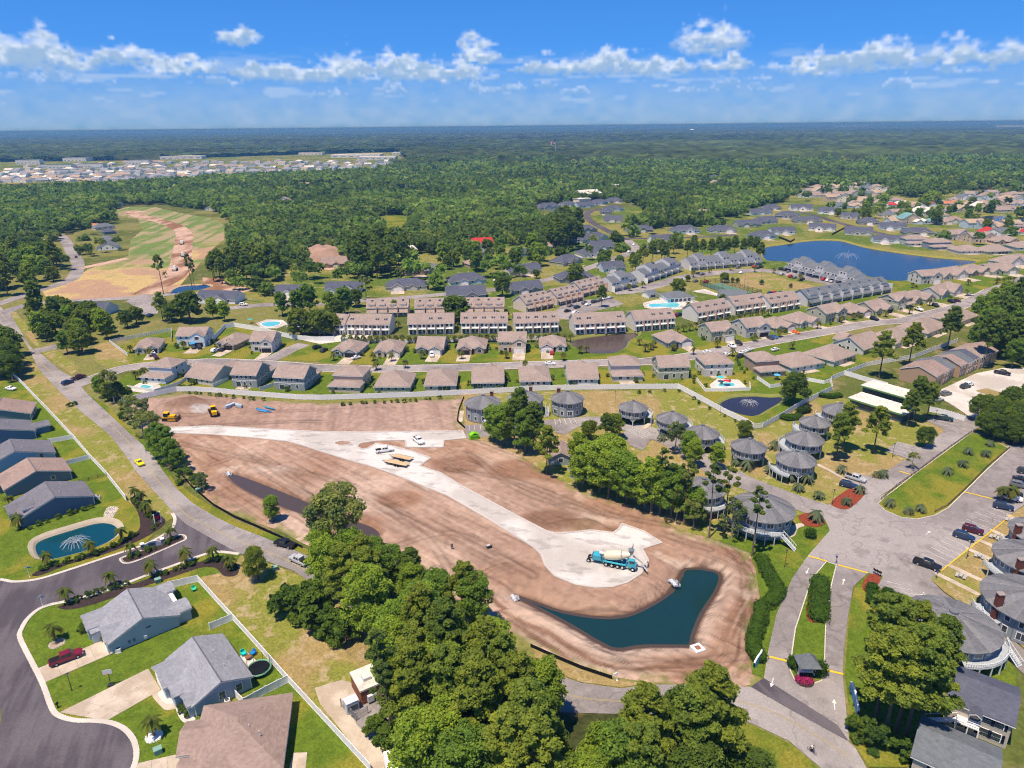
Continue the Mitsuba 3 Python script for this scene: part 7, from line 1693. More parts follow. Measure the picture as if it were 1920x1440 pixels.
for i, (bk, fr, kd, cl, lb) in enumerate([((810, 664), (810, 672), 'suv', 'white', 'white car on a drive before the row of tan roofs'), ((1035, 667), (1035, 660), 'car', 'red', 'red car on the drive beside the brown pond'), ((1022, 684), (1041, 684), 'car', 'white', 'white car on the estate street'), ((664, 674), (672, 672), 'car', 'white', 'white car on the drive of the slate-grey house'), ((1262, 657), (1270, 652), 'car', 'black', 'black car before the angled garage'), ((1365, 648), (1380, 655), 'suv', 'white', 'white car on the drive of the sage house'), ((1378, 642), (1392, 650), 'suv', 'black', 'black car beside the white one on the drive'),
                                          ((1438, 633), (1450, 638), 'car', 'dark grey', 'dark grey car on a drive of the estate street'), ((1446, 632), (1456, 636), 'car', 'blue', 'pale blue car on a drive of the estate street'), ((1484, 622), (1500, 628), 'car', 'orange', 'bright orange car on a drive'), ((1318, 664), (1334, 661), 'car', 'white', 'white car at the kerb of the estate street'), ((1356, 669), (1366, 666), 'car', 'white', 'white car by the pool house drive'), ((1383, 672), (1394, 668), 'suv', 'black', 'black car between the pool house and the stone house'), ((1388, 665), (1396, 662), 'car', 'white', 'white car behind the stone house'), ((1400, 660), (1408, 657), 'car', 'white', 'second white car behind the stone house'),
                                          ((1448, 659), (1458, 656), 'car', 'white', 'white car before the big tan hip roof'), ((1632, 598), (1646, 602), 'suv', 'black', 'black car on a drive towards the lake'), ((1717, 580), (1728, 584), 'pickup', 'white', 'white pickup on a drive towards the lake'), ((1748, 572), (1760, 577), 'suv', 'dark grey', 'dark grey car on a drive towards the lake'), ((1778, 566), (1790, 569), 'suv', 'black', 'black car near the last angled house'), ((1788, 564), (1800, 567), 'car', 'maroon', 'maroon car near the last angled house'), ((1812, 552), (1826, 556), 'car', 'silver', 'silver car on the corner drive by the street'),
                                          ((362, 650), (364, 656), 'suv', 'dark grey', 'dark car beside the blue parasol'), ((372, 650), (376, 657), 'suv', 'black', 'black car on the drive of the porch house'), ((398, 662), (409, 657), 'suv', 'white', 'white car on the drive of the brick-gabled house'), ((414, 660), (420, 655), 'car', 'black', 'black car beside the white one of the brick-gabled house'), ((290, 668), (296, 676), 'car', 'maroon', 'maroon car on the curved drive'), ((284, 661), (290, 667), 'car', 'white', 'white car on the curved drive'), ((450, 573), (463, 573), 'suv', 'white', 'white car on the pale street'), ((276, 596), (287, 591), 'suv', 'dark blue', 'dark blue car by the turning head'), ((585, 657), (604, 650), 'suv', 'black', 'black car in the turning lane'), ((600, 663), (615, 655), 'suv', 'dark grey', 'dark grey car with an open trailer in the turning lane'),
                                          ((143, 486), (143, 480), 'car', 'dark grey', 'dark car on the curving far road'), ((1120, 507), (1130, 505), 'car', 'red', 'red car beside the dark-roofed house'), ((925, 528), (937, 527), 'car', 'white', 'white car by the white dark-roofed house'), ((1187, 463), (1188, 457), 'car', 'white', 'white car on the winding street'), ((1176, 476), (1182, 472), 'suv', 'white', 'second white car on the winding street')]): V(kd, cl, bk, fr, lb, None, i < 16)
cr = random.Random(6)
for i, (u, v) in enumerate([(1065, 576), (1078, 579), (1092, 571), (1098, 574), (1110, 569), (1120, 566), (1060, 586), (1075, 590), (1130, 563), (1140, 561), (1262, 595), (1270, 593), (1305, 515), (1312, 517), (1410, 503), (1417, 505), (1423, 503), (1380, 504), (1386, 514), (1460, 507), (1468, 509), (1474, 512), (1462, 517), (1478, 521), (1486, 523), (1500, 526), (1515, 519), (1520, 521), (1540, 527), (1548, 529), (1555, 531), (1440, 553), (1460, 552), (1447, 551), (1300, 530), (1320, 531)]):
 V('suv' if i % 3 else 'car', cr.choice(['white', 'silver', 'black', 'dark grey', 'dark blue', 'red', 'grey']), (u, v), (u + 8, v - 2.5), 'car parked on the townhouse loop road', 'cars parked round the townhouse loop', False)

# yellow car's black roof, pickup's bed cover are real parts
c = (at(257, 866) + at(268, 876)) / 2
# ---------------------------------------------------------------- building machines
def frame_at(back, front):
 a, b = at(*back), at(*front); d = b - a
 return a, math.atan2(d[1], d[0]), float(np.linalg.norm(d))


CYAN = lin(58, 160, 184)
a, r, L = frame_at((1101, 1050), (1201, 1070))
key = thing('concrete_mixer_truck', 'cyan concrete mixer truck with a cream drum on the new turning circle', 'truck'); S_ = L / 12.2
def mx(nm, m, col, base='m_gloss', parent=None): return put(parent or key, nm, m.moved(a[0], a[1], .1, r, S_), base, col, smooth=35) if nm in ('drum', 'fender') else put(parent or key, nm, m.moved(a[0], a[1], .1, r, S_), base, col)
m = MB()
for s in (-.55, .55): m.box(1.2, s - .12, .75, 11.2, s + .12, 1.05)
for x in (2.2, 4.2, 6.4, 8.6): m.box(x, -.55, .8, x + .2, .55, 1.0)
mx('chassis', m, CYAN)
for x in (4.6, 5.9, 7.2, 8.3, 10.6):
 for s in (-1, 1):
  m = MB(); m.tube([(x, s * .75, .55), (x, s * 1.22, .55)], .55 if x < 6.5 or x > 10 else .45, 14); k = mx('wheel', m, (.02, .02, .02), 'm_paint'); m = MB(); m.tube([(x, s * 1.2, .55), (x, s * 1.26, .55)], .27, 10); mx('rim', m, lin(200, 200, 200), 'm_gloss', k)
for s in (-1, 1):
 m = MB(); m.tube([(.5, s * .55, .5), (.5, s * .95, .5)], .5, 14); k = mx('wheel', m, (.02, .02, .02), 'm_paint'); m = MB(); m.tube([(.5, s * .93, .5), (.5, s * .98, .5)], .25, 10); mx('rim', m, lin(200, 200, 200), 'm_gloss', k)
 m = MB(); m.box(4.0, s * 1.0 - .25, 1.15, 9.0, s * 1.0 + .25, 1.3); mx('fender', m, CYAN)
 m = MB(); m.tube([(.5, s * .5, .6), (2.0, s * .45, 1.3)], .12, 6); mx('booster_arm', m, lin(150, 156, 160))
m = MB(); m.box(1.5, -.9, 1.05, 3.3, .9, 1.95); m.slab([(1.4, -.95, 2.1), (3.3, -.95, 2.25), (3.3, .95, 2.25), (1.4, .95, 2.1)], .3); mx('engine_hood', m, CYAN)
m = MB()
for i in range(7): m.box(1.27, -.8, 1.2 + i * .16, 1.31, .8, 1.28 + i * .16)
mx('grille', m, (.03, .03, .03), 'm_paint')
m = MB(); m.tube([(3.4, .8, 1.2), (3.4, .8, 3.3)], .09, 8); mx('exhaust', m, lin(180, 180, 182))
dr_ = [(3.7, 1.9, .55), (4.1, 2.05, .95), (5.2, 2.35, 1.25), (6.6, 2.7, 1.32), (8.0, 3.05, 1.1), (9.2, 3.4, .75), (9.8, 3.6, .55)]
m = MB(); m.tube([(x, 0, z) for x, z, q in dr_], [q * .84 for x, z, q in dr_], 20); mx('drum', m, lin(214, 206, 182))
m = MB(); m.tube([(7.9, 0, 3.02), (8.15, 0, 3.1)], [.985, .95], 20); mx('drum_band', m, lin(150, 146, 136))
m = MB()
for s in (-.7, .7): m.tube([(9.0, s, 1.05), (9.3, s, 3.0)], .1, 6); m.tube([(3.6, s, 1.0), (3.7, s, 1.7)], .12, 6)
mx('drum_stand', m, CYAN)
m = MB(); m.box(9.5, -1.15, .75, 11.3, -.1, 2.0); m.box(9.6, -1.1, 2.0, 10.9, -.15, 2.7); mx('cab', m, CYAN)
for nm, q in (('windscreen', (10.9, -1.05, 2.02, 10.96, -.2, 2.6)), ('window', (9.8, -1.18, 2.02, 10.8, -1.1, 2.6))): m = MB(); m.box(*q); mx(nm, m, None, 'm_glass') if False else put(key, nm, m.moved(a[0], a[1], .1, r, S_), 'm_glass')
m = MB(); m.disc((9.9, 0, 3.7), .35, 1.2, 10, .75); m.tube([(10.0, .3, 4.6), (10.2, .6, 6.2)], [.22, .05], 6); mx('hopper', m, lin(112, 122, 128))
m = MB(); m.slab([(10.3, .2, 3.2), (12.6, .5, 1.6), (12.5, .9, 1.6), (10.2, .6, 3.2)], .18); m.slab([(12.4, .45, 1.6), (14.0, -1.0, 1.0), (13.8, -1.3, 1.0), (12.3, .1, 1.6)], .15); mx('chute', m, lin(170, 172, 170))
m = MB()
for i in range(8): m.box(9.2, .9, 1.1 + i * .3, 9.3, 1.4, 1.16 + i * .3)
for y in (.9, 1.38): m.tube([(9.25, y, .9), (9.25, y, 3.6)], .04, 4)
mx('ladder', m, lin(200, 200, 196)); m = MB(); m.tube([(2.9, -.5, 2.9), (3.9, -.5, 2.9)], .35, 12); mx('water_tank', m, lin(205, 208, 208))
YEL = lin(232, 178, 30)
for (bk, fr, nm, lb, dz) in (((402, 779), (397, 768), 'wheel_loader', 'yellow wheel loader beside the dark earth heap', 0), ((318, 788), (336, 788), 'bulldozer', 'yellow bulldozer at the end of the concrete road', 1)):
 a, r, L = frame_at(bk, fr); key = thing(nm, lb, nm.replace('_', ' ')); a = a - np.array([math.cos(r), math.sin(r)]) * 2
 o = lambda n_, m, c_, b_='m_paint': put(key, n_, m.moved(a[0], a[1], .15, r, 1.05), b_, c_)
 if dz:
  for s in (-1, 1):
   m = MB(); m.slab([(0, s * 1.0 - .28, .9), (4.2, s * 1.0 - .28, .9), (4.2, s * 1.0 + .28, .9), (0, s * 1.0 + .28, .9)], .9); o('track', m, (.03, .028, .026))
  m = MB(); m.box(1.9, -.75, .8, 4.1, .75, 1.75); m.box(0, -.8, .7, 1.9, .8, 1.2); o('body', m, YEL); m = MB(); m.box(.4, -.75, 1.2, 1.9, .75, 2.6); o('cab', m, (.03, .035, .04)); m = MB(); m.box(.3, -.85, 2.6, 2.0, .85, 2.72); o('cab_roof', m, YEL)
  m = MB(); m.slab([(4.7, -1.7, 1.35), (4.95, -1.7, 1.35), (4.95, 1.7, 1.35), (4.7, 1.7, 1.35)], 1.3); o('blade', m, lin(120, 100, 70)); m = MB()
  for s in (-1.4, 1.4): m.tube([(2, s, .5), (4.7, s, .5)], .12, 6)
  o('push_arm', m, YEL)
 else:
  for x in (1.0, 4.2):
   for s in (-1, 1): m = MB(); m.tube([(x, s * .75, .75), (x, s * 1.3, .75)], .75, 14); o('wheel', m, (.03, .028, .026))
  m = MB(); m.box(-.2, -.8, .8, 1.9, .8, 1.9); m.box(2.2, -.6, .7, 4.8, .6, 1.5); o('body', m, YEL); m = MB(); m.box(1.5, -.7, 1.5, 2.9, .7, 3.1); o('cab', m, (.04, .045, .05)); m = MB(); m.box(1.4, -.8, 3.1, 3.0, .8, 3.25); o('cab_roof', m, YEL)
  m = MB()
  for s in (-.5, .5): m.tube([(3.6, s, 1.7), (5.2, s, 1.1), (6.2, s, .7)], .14, 6)
  o('lift_arm', m, YEL); m = MB(); m.slab([(6.0, -1.4, 1.2), (7.0, -1.4, .6), (7.0, 1.4, .6), (6.0, 1.4, 1.2)], .6); o('bucket', m, lin(180, 140, 40))
for bk, fr, lb in (((725, 868), (765, 876), 'flat wooden trailer standing free on the new concrete road'), ((738, 858), (772, 865), 'flat wooden trailer hitched behind the white pickup')):
 a, r, L = frame_at(bk, fr); key = thing('flatbed_trailer', lb, 'trailer')
 o = lambda n_, m, c_, p_=None: put(p_ or key, n_, m.moved(a[0], a[1], .12, r), 'm_paint', c_)
 m = MB(); m.box(0, -1.15, .55, L, -1.05, .8); m.box(0, 1.05, .55, L, 1.15, .8); m.tube([(0, -.5, .6), (-1.6, 0, .6), (0, .5, .6)], .07, 5)
 for x in (L * .2, L * .5, L * .8): m.box(x, -1.05, .55, x + .12, 1.05, .7)
 o('frame', m, (.06, .06, .065))
 for i in range(8): m = MB(); m.box(.1, -1.04 + i * .26, .72, L - .05, -.80 + i * .26, .78); o('plank', m, np.array(lin(206, 176, 138)) * cr.uniform(.8, 1.15))
 for x in (L * .5, L * .64):
  for s in (-1.25, 1.25): m = MB(); m.tube([(x, s - .1, .36), (x, s + .1, .36)], .36, 12); o('wheel', m, (.02, .02, .02))
for i, (u1, v1, u2, v2, c_) in enumerate([(480, 767, 506, 772, (60, 130, 190)), (482, 769, 508, 774, (60, 130, 190)), (484, 771, 500, 774, (90, 160, 210)), (496, 764, 514, 769, (70, 170, 170)), (498, 766, 516, 770, (60, 130, 190))]):
 k = thing('plastic_pipe', 'blue plastic pipe of the bundle lying on the upper site', 'pipe', 'blue pipes on the upper site'); p, q = at(u1, v1), at(u2, v2); m = MB(); m.tube([(p[0], p[1], .3 + .06 * i), (q[0], q[1], .3 + .06 * i)], .2, 8); put(k, 'barrel', m, 'm_paint', lin(*c_)); m = MB(); d = (q - p) / np.linalg.norm(q - p); m.tube([(p[0], p[1], .3 + .06 * i), (p[0] + d[0] * .4, p[1] + d[1] * .4, .3 + .06 * i)], .26, 8); put(k, 'socket', m, 'm_paint', lin(*c_))
for i, (u, v) in enumerate([(430, 763), (437, 761), (445, 763), (450, 765), (428, 766)]):
 k = thing('material_bundle', 'wrapped pallet of building material on the upper site', 'pallet', 'wrapped pallets on the upper site'); c = at(u, v); m = MB(); m.box(-.9, -.6, .3, .9, .6, .9 + .1 * i); put(k, 'wrapping', m.moved(c[0], c[1], .1, i), 'm_paint', lin(170, 190, 205)); m = MB(); m.box(-.95, -.65, .1, .95, .65, .3); put(k, 'pallet', m.moved(c[0], c[1], .1, i), 'm_paint', lin(150, 120, 90))

# ---------------------------------------------------------------- people
import manifold3d as m3


def person(u, v, label, rot, top, legs, skin=(.45, .28, .20), hair=(.03, .02, .015), arms=((.1, .35), (.1, -.2)), bend=0.0, z0=.1, sit=False, stride=.12):
 """Standing figure about 1.75 m tall as one continuous skin, with hair and clothes as its parts."""
 c = at(u, v); key = thing('person', label, 'person')
 def chain(pts): return [m3.Manifold.batch_hull([m3.Manifold.sphere(r0, 10).translate(p0), m3.Manifold.sphere(r1, 10).translate(p1)]) for (p0, r0), (p1, r1) in zip(pts, pts[1:])]
 def b(x, y, z): return (x + bend * max(0, z - .9), y, z - bend * .35 * max(0, z - .9))
 hip, sh = .93, 1.42
 legp = [[(b(0, s * .1, hip), .10), ((stride * s + .03 if not sit else .38, s * .11, .5 if not sit else .85), .065), ((stride * s * 1.6 if not sit else .22 + .1 * s, s * .11, .09 if not sit else .38), .045)] for s in (-1, 1)]
 armp = [[(b(0, s * .19, sh - .03), .055), (b(.06 + a, s * .26, sh - .30), .042), (b(.18 + a * 1.6, s * .22, sh - .52), .032)] for s, (a, _) in zip((-1, 1), arms)]
 hands = [chain([(p[-1][0], .035), (tuple(np.array(p[-1][0]) + [.05, 0, -.06]), .036)]) + [m for f in range(4) for m in chain([(tuple(np.array(p[-1][0]) + [.06, -.03 + .02 * f, -.07]), .011), (tuple(np.array(p[-1][0]) + [.09, -.03 + .02 * f, -.14 + .01 * abs(f - 1.5)]), .009)])] + chain([(tuple(np.array(p[-1][0]) + [.05, .03, -.03]), .012), (tuple(np.array(p[-1][0]) + [.09, .05, -.08]), .010)]) for p in armp]
 body = [x for p in legp for x in chain(p)] + [x for p in armp for x in chain(p)] + [x for h_ in hands for x in h_] + chain([(b(0, 0, hip), .13), (b(0, 0, 1.15), .12), (b(0, 0, 1.32), .14), (b(.01, 0, 1.5), .06), (b(.03, 0, 1.64), .095)]) + chain([(b(.115, 0, 1.62), .02), (b(.13, 0, 1.605), .018)]) + chain([(b(.02, .1, 1.63), .022), (b(.02, -.1, 1.63), .022)])
 def emit(name, parts, col, grow=0):
  mm = m3.Manifold.batch_boolean(parts, m3.OpType.Add).to_mesh(); o = MB(); o.add(mm.vert_properties[:, :3], mm.tri_verts); put(key, name, o.moved(c[0], c[1], z0, rot), 'm_paint', col, smooth=True)
 emit('body', body, skin)
 big = lambda pts, g: [(p, r + g) for p, r in pts]
 emit('shirt', chain(big([(b(0, 0, 1.0), .125), (b(0, 0, 1.15), .125), (b(0, 0, 1.34), .145)], .015)) + [x for p in armp for x in chain(big(p[:2], .016))], top)
 emit('trousers', [x for p in legp for x in chain(big(p, .018))] + chain(big([(b(0, 0, hip - .03), .13), (b(0, 0, 1.0), .125)], .016)), legs)
 emit('hair' if hair[0] < .3 else 'helmet', [m3.Manifold.sphere(.108, 12).scale((1, .95, .8)).translate(b(.01, 0, 1.69))], hair)
 for s in (-1, 1): emit('shoe', chain([((legp[(s + 1) // 2][-1][0][0] - .04, s * .11, .05 if not sit else .36), .05), ((legp[(s + 1) // 2][-1][0][0] + .14, s * .11, .04 if not sit else .35), .042)]), (.03, .025, .02))
 return key


person(848, 1030, 'worker in dark clothes walking across the brown soil', 2.2, (.03, .03, .04), (.035, .04, .06), hair=(.55, .5, .4))
person(1210, 1070, 'worker in blue leaning at the mixer chute', 2.9, (.04, .09, .3), (.05, .06, .1), hair=(.6, .6, .55), bend=.35, arms=((.25, 0), (.28, 0)))
person(1215, 1064, 'worker in a grey shirt behind the mixer chute', 3.4, (.25, .25, .26), (.05, .06, .1), hair=(.5, .08, .02), bend=.2, arms=((.2, 0), (.1, 0)))
a, r, L = frame_at((1513, 1404), (1526, 1414))
person(1519, 1409, 'cyclist in a white shirt riding along the lower road', r, (.75, .76, .78), (.03, .03, .04), bend=.5, z0=.12, sit=True, arms=((.2, 0), (.2, 0)))
k = thing('bicycle', 'dark bicycle ridden along the lower road', 'bicycle'); c = at(1519, 1409); c = c + np.array([math.cos(r), math.sin(r)]) * .25
for x in (-.52, .52):
 t = np.linspace(0, 2 * np.pi, 19); m = MB(); m.tube([(x + .33 * math.cos(q), 0, .35 + .33 * math.sin(q)) for q in t], .022, 5, False)
 for q in t[:-1:2]: m.tube([(x, 0, .35), (x + .32 * math.cos(q), 0, .35 + .32 * math.sin(q))], .005, 3)
 put(k, 'wheel', m.moved(c[0], c[1], .06, r), 'm_paint', (.02, .02, .02))
m = MB(); m.tube([(-.52, 0, .35), (-.1, 0, .35), (.38, 0, .85), (-.18, 0, .82), (-.1, 0, .35)], .022, 5); m.tube([(-.52, 0, .35), (-.18, 0, .82)], .015, 5); m.tube([(.52, 0, .35), (.38, 0, .95)], .02, 5); put(k, 'frame', m.moved(c[0], c[1], .06, r), 'm_paint', (.03, .04, .06))
m = MB(); m.tube([(.38, -.28, .98), (.36, 0, .97), (.38, .28, .98)], .018, 5); put(k, 'handlebar', m.moved(c[0], c[1], .06, r), 'm_paint', (.02, .02, .02)); m = MB(); m.box(-.32, -.07, .84, -.08, .07, .89); put(k, 'saddle', m.moved(c[0], c[1], .06, r), 'm_paint', (.02, .02, .02))


# ---------------------------------------------------------------- fountains
def fountain(poly_at, z, n, R, H, label, inner=True):
 c = at(*poly_at, z); k = thing('fountain', label, 'fountain')
 for i in range(n):
  a = 2 * math.pi * i / n + (i % 3) * .05; q = R * (1 if i % 2 else .8)
  m = MB(); m.tube([(c[0] + math.cos(a) * q * t, c[1] + math.sin(a) * q * t, z + .15 + H * 4 * t * (1 - t) * (.9 if i % 2 else 1.1)) for t in np.linspace(0, 1, 7)], [.03, .04, .05, .07, .08, .08, .08], 4)
  put(k, 'jet', m, 'm_spray')
 m = MB(); m.tube([(c[0], c[1], z), (c[0], c[1], z + H * 1.3), (c[0], c[1], z + H * 1.9)], [.3, .22, .03], 7); put(k, 'plume', m, 'm_spray')
 m = MB(); m.disc((c[0], c[1], z), .4, .18, 10); put(k, 'float', m, 'm_paint', (.03, .03, .03))


scene['m_spray'] = {'type': 'blendbsdf', 'weight': .25, 'a': {'type': 'null'}, 'b': {'type': 'twosided', 'i': {'type': 'diffuse', 'reflectance': rgb(.85, .88, .9)}}}
fountain((142, 1019), -.9, 22, 3.4, 1.1, 'fountain jets spreading over the left pond'); fountain((1405, 757), -.7, 20, 3.4, 1.0, 'fountain jets in the dark resort pond'); fountain((1588, 485), -.8, 16, 9.0, 3.5, 'white fountain in the blue lake'); fountain((1880, 411), -.5, 12, 8, 4, 'white fountain in the far right lake')


# ---------------------------------------------------------------- swimming pools
def pool(pts, label, deck, col='m_water_pool'):
 g = region(pts, True); d = region(deck)
 sheet('pool_deck', d, 'm_concrete', 5, f'pale deck round the {label}')
 k = tag(numbered('swimming_pool'), label, None, None, 'structure'); v, f = tri(g).arrays(); scene[k] = mikit.ply((v + [0, 0, .12], f), col)
 kerb(np.array(g.exterior.coords), .5, .17, f'white rim of the {label}', (.75, .74, .72), 'pool_rim')


pool([(489, 608), (500, 604), (518, 603), (527, 606), (518, 611), (500, 613)], 'turquoise pool behind the curved white fence', [(480, 606), (500, 599), (530, 600), (540, 608), (520, 616), (490, 616)])
pool([(1216, 571), (1240, 569), (1262, 567), (1275, 571), (1268, 577), (1240, 576), (1220, 576)], 'turquoise clubhouse pool among the townhouses', [(1205, 568), (1230, 562), (1290, 560), (1320, 568), (1290, 580), (1230, 581), (1208, 577)])
pool([(1346, 720), (1360, 717), (1376, 719), (1378, 724), (1362, 726), (1348, 725)], 'small turquoise pool in the white-fenced garden', [(1330, 722), (1345, 710), (1385, 712), (1400, 726), (1370, 732), (1335, 731)])
pool([(262, 725), (272, 722), (286, 725), (280, 729), (266, 730)], 'small blue pool beside the white fence', [(245, 727), (262, 718), (300, 722), (305, 731), (270, 737), (246, 734)])
sheet('tennis_court', region([(1314, 535), (1350, 531), (1424, 552.5), (1393, 560)]), 'm_court', 6, 'green tennis court behind a wire fence') if 'm_court' in scene else (mat('m_court', {'type': 'diffuse', 'reflectance': rgb(.11, .20, .15)}), sheet('tennis_court', region([(1314, 535), (1350, 531), (1424, 552.5), (1393, 560)]), 'm_court', 6, 'green tennis court behind a wire fence'))
for p1, p2, d, hh, kd, rf, wl, lb in (((1252, 569), (1300, 566), 12, 3.2, 'hip', 7, WHITE, 'grey-roofed clubhouse behind the turquoise pool'), ((1216, 560), (1232, 558), 7, 2.8, 'gable', 7, WHITE, 'small grey-roofed hut beside the clubhouse'), ((1348, 564), (1397, 566), 11, 3.4, 'gable', 7, lin(150, 160, 172), 'plain grey barn-like hall by the tennis court'), ((1092, 377), (1128, 374), 22, 9, 'gable', 8, WHITE, 'white boat hall at the edge of the woods'), ((1086, 381), (1108, 379), 14, 5, 'flat', 8, CREAM, 'low pale hall beside the boat hall')):
 h = House('hall', lb, 'building', at(*p1), at(*p2), wall=wl, roof=rf, pitch=.4); b = (0, 0, h.w, d); h.block(*b, 0, hh, kd, 'x')
 for q in spread(5, h.w): h.window('n', b, q, .6, h.w / 9, 1.8, False)
 h.done()
for i, (u, v) in enumerate([(1290, 574), (1300, 573), (1285, 578), (1235, 579), (1210, 572), (1250, 578)]):
 k = thing('sun_lounger', 'white lounger at the clubhouse pool', 'lounger', 'loungers at the clubhouse pool'); c = at(u, v); m = MB(); m.box(-1, -.35, .3, .4, .35, .4); put(k, 'seat', m.moved(c[0], c[1], .1, i), 'm_paint', WHITE); m = MB(); m.slab([(.4, -.35, .4), (1.0, -.35, .85), (1.0, .35, .85), (.4, .35, .4)], .08); put(k, 'backrest', m.moved(c[0], c[1], .1, i), 'm_paint', WHITE)


def parasol(u, v, col, label, r=1.4):
 k = thing('parasol', label, 'parasol'); c = at(u, v); m = MB(); m.tube([(c[0], c[1], 0), (c[0], c[1], 2.5)], .04, 6); put(k, 'pole', m, 'm_paint', WHITE); m = MB(); m.disc((c[0], c[1], 2.1), r, .5, 8, .05); put(k, 'canopy', m, 'm_paint', col)


parasol(1362, 723, lin(225, 40, 70), 'red parasol at the garden pool'); parasol(1350, 716, lin(60, 190, 200), 'turquoise parasol before the grey house'); parasol(1456, 712, lin(90, 170, 220), 'blue parasol on the terrace of the stone house'); parasol(362, 652, lin(50, 150, 200), 'bright blue parasol before the porch house'); parasol(470, 606, lin(70, 170, 170), 'teal parasol by the pool behind the curved fence'); parasol(1808, 660, lin(40, 150, 200), 'blue garden pool cover under the big pine', 2.2)


# ---------------------------------------------------------------- street furniture, garden things
def post(u, v, hgt, label, name, cat, rad=.06, col=(.05, .05, .055), head=None, wire=None):
 c = at(u, v); k = thing(name, label, cat); m = MB(); m.tube([(c[0], c[1], 0), (c[0], c[1], hgt)], [rad * 1.2, rad * .8], 6); put(k, 'pole', m, 'm_paint', col)
 m = MB(); m.disc((c[0], c[1], 0), rad * 2.5, .18, 8); put(k, 'base', m, 'm_paint', np.array(col) * 1.3)
 if head == 'lamp': m = MB(); m.disc((c[0], c[1], hgt), .16, .35, 8, .24); put(k, 'lantern', m, 'm_paint', lin(190, 195, 200)); m = MB(); m.disc((c[0], c[1], hgt + .35), .3, .16, 8, .04); put(k, 'cap', m, 'm_paint', col)
 if head == 'sign': m = MB(); m.box(-.05, -.02, hgt - .32, .85, .02, hgt - .08); put(k, 'plate', m.moved(c[0], c[1]), 'm_paint', lin(40, 90, 160)); m = MB(); m.box(-.5, -.02, hgt - .05, .35, .02, hgt + .16); put(k, 'plate', m.moved(c[0], c[1], 0, 1.4), 'm_paint', lin(210, 220, 225))
 if head == 'box': m = MB(); m.box(-.14, -.25, hgt - .25, .14, .25, hgt + .05); put(k, 'box', m.moved(c[0], c[1]), 'm_paint', col)
 if head == 'arms':
  m = MB()
  for z in (.95, .75): m.box(-.9, -.05, hgt * z - .06, .1, .05, hgt * z + .06)
  put(k, 'arm', m.moved(c[0], c[1], 0, .5), 'm_paint', col)
 return k


post(135, 1295, 3.6, 'black lamp post on the lawn between the two drives', 'lamp_post', 'lamp post', head='lamp'); post(81, 1138, 2.8, 'white street sign post at the corner of the turning circle', 'street_sign', 'sign', col=lin(225, 228, 230), head='sign'); post(56, 1082, 2.8, 'white street sign post on the pond side of the entrance road', 'street_sign', 'sign', col=lin(225, 228, 230), head='sign')
post(109, 1327, 1.1, 'black mailbox at the end of the wide driveway', 'mailbox', 'mailbox', .07, (.015, .015, .015), 'box'); post(1157, 1276, 2.0, 'white wooden post with arms beside the silt fence', 'signpost', 'post', .09, WHITE, 'arms'); post(877, 1106, 6.0, 'thin brown utility pole on the bare soil', 'utility_pole', 'pole', .10, lin(110, 90, 76))
for u, v, lb in ((1471, 1063, 'beside the entry lane and the site hedge'), (1560, 946, 'at the lower end of the red mulch bed'), (1673, 857, 'by the parking bay under the pines'), (1812, 1048, 'on the lawn edge of the car park'), (1274, 728, 'at the corner of the long white fence'), (1350, 780, 'on the fence line before the resort pond'), (1153, 755, 'on the dry lawn behind the stilt houses'), (953, 735, 'behind the two-storey round houses'), (1752, 792, 'beside the dark green pickup')): post(u, v, 4.2, 'thin dark lamp post ' + lb, 'lamp_post', 'lamp post', .05, head='lamp')
for u, v in ((1352, 560), (1372, 545), (1395, 542), (1400, 557), (1373, 526), (1427, 521), (1320, 538)): post(u, v, 8, f'tall floodlight pole by the tennis courts near picture column {u}' if False else 'tall floodlight pole ' + {1352: 'by the grey hall', 1372: 'between the tennis court and the hall', 1395: 'at the middle of the tennis court', 1400: 'at the right end of the tennis court', 1373: 'behind the tennis court', 1427: 'farthest out on the open green', 1320: 'at the left end of the tennis court'}[u], 'floodlight_pole', 'pole', .07, (.05, .06, .06), 'lamp')
for i, (u, v) in enumerate([(1638, 1075), (1641, 1077), (1644, 1078), (1647, 1080), (1650, 1081)]): post(u, v, 1.2, 'black mailbox in the row at the head of the red mulch bed', 'mailbox', 'mailbox', .05, (.015, .015, .015), 'box'); labels[list(labels)[-1]]['group'] = 'row of black mailboxes'
post(1567, 1056, 1.9, 'small blue sign on the tip of the grass median', 'sign', 'sign', .05, lin(60, 80, 130), 'box'); post(1755, 1085, 1.9, 'blue parking sign at the corner of the car park', 'sign', 'sign', .05, lin(60, 90, 150), 'box')
# entrance wall, red hoarding, resort kiosk
a, r, L = frame_at((269, 1031), (303, 1022)); k = thing('entrance_wall', 'low white arched entrance wall with two pillars on the sign island', 'sign')
q = np.linspace(0, 1, 13); top = [(L * t, 0, .9 + .75 * math.sin(math.pi * t)) for t in q]; m = MB()
for i in range(12): m.add([(top[i][0], -.15, 0), (top[i + 1][0], -.15, 0), (top[i + 1][0], -.15, top[i + 1][2]), (top[i][0], -.15, top[i][2]), (top[i][0], .15, 0), (top[i + 1][0], .15, 0), (top[i + 1][0], .15, top[i + 1][2]), (top[i][0], .15, top[i][2])], [[0, 1, 2], [0, 2, 3], [5, 4, 7], [5, 7, 6], [3, 2, 6], [3, 6, 7]])
put(k, 'wall', m.moved(a[0], a[1], .15, r), 'm_paint', lin(205, 210, 214)); m = MB(); m.tube([(x, -.1, z + .04) for x, y, z in top], .1, 5); put(k, 'coping', m.moved(a[0], a[1], .15, r), 'm_paint', WHITE)
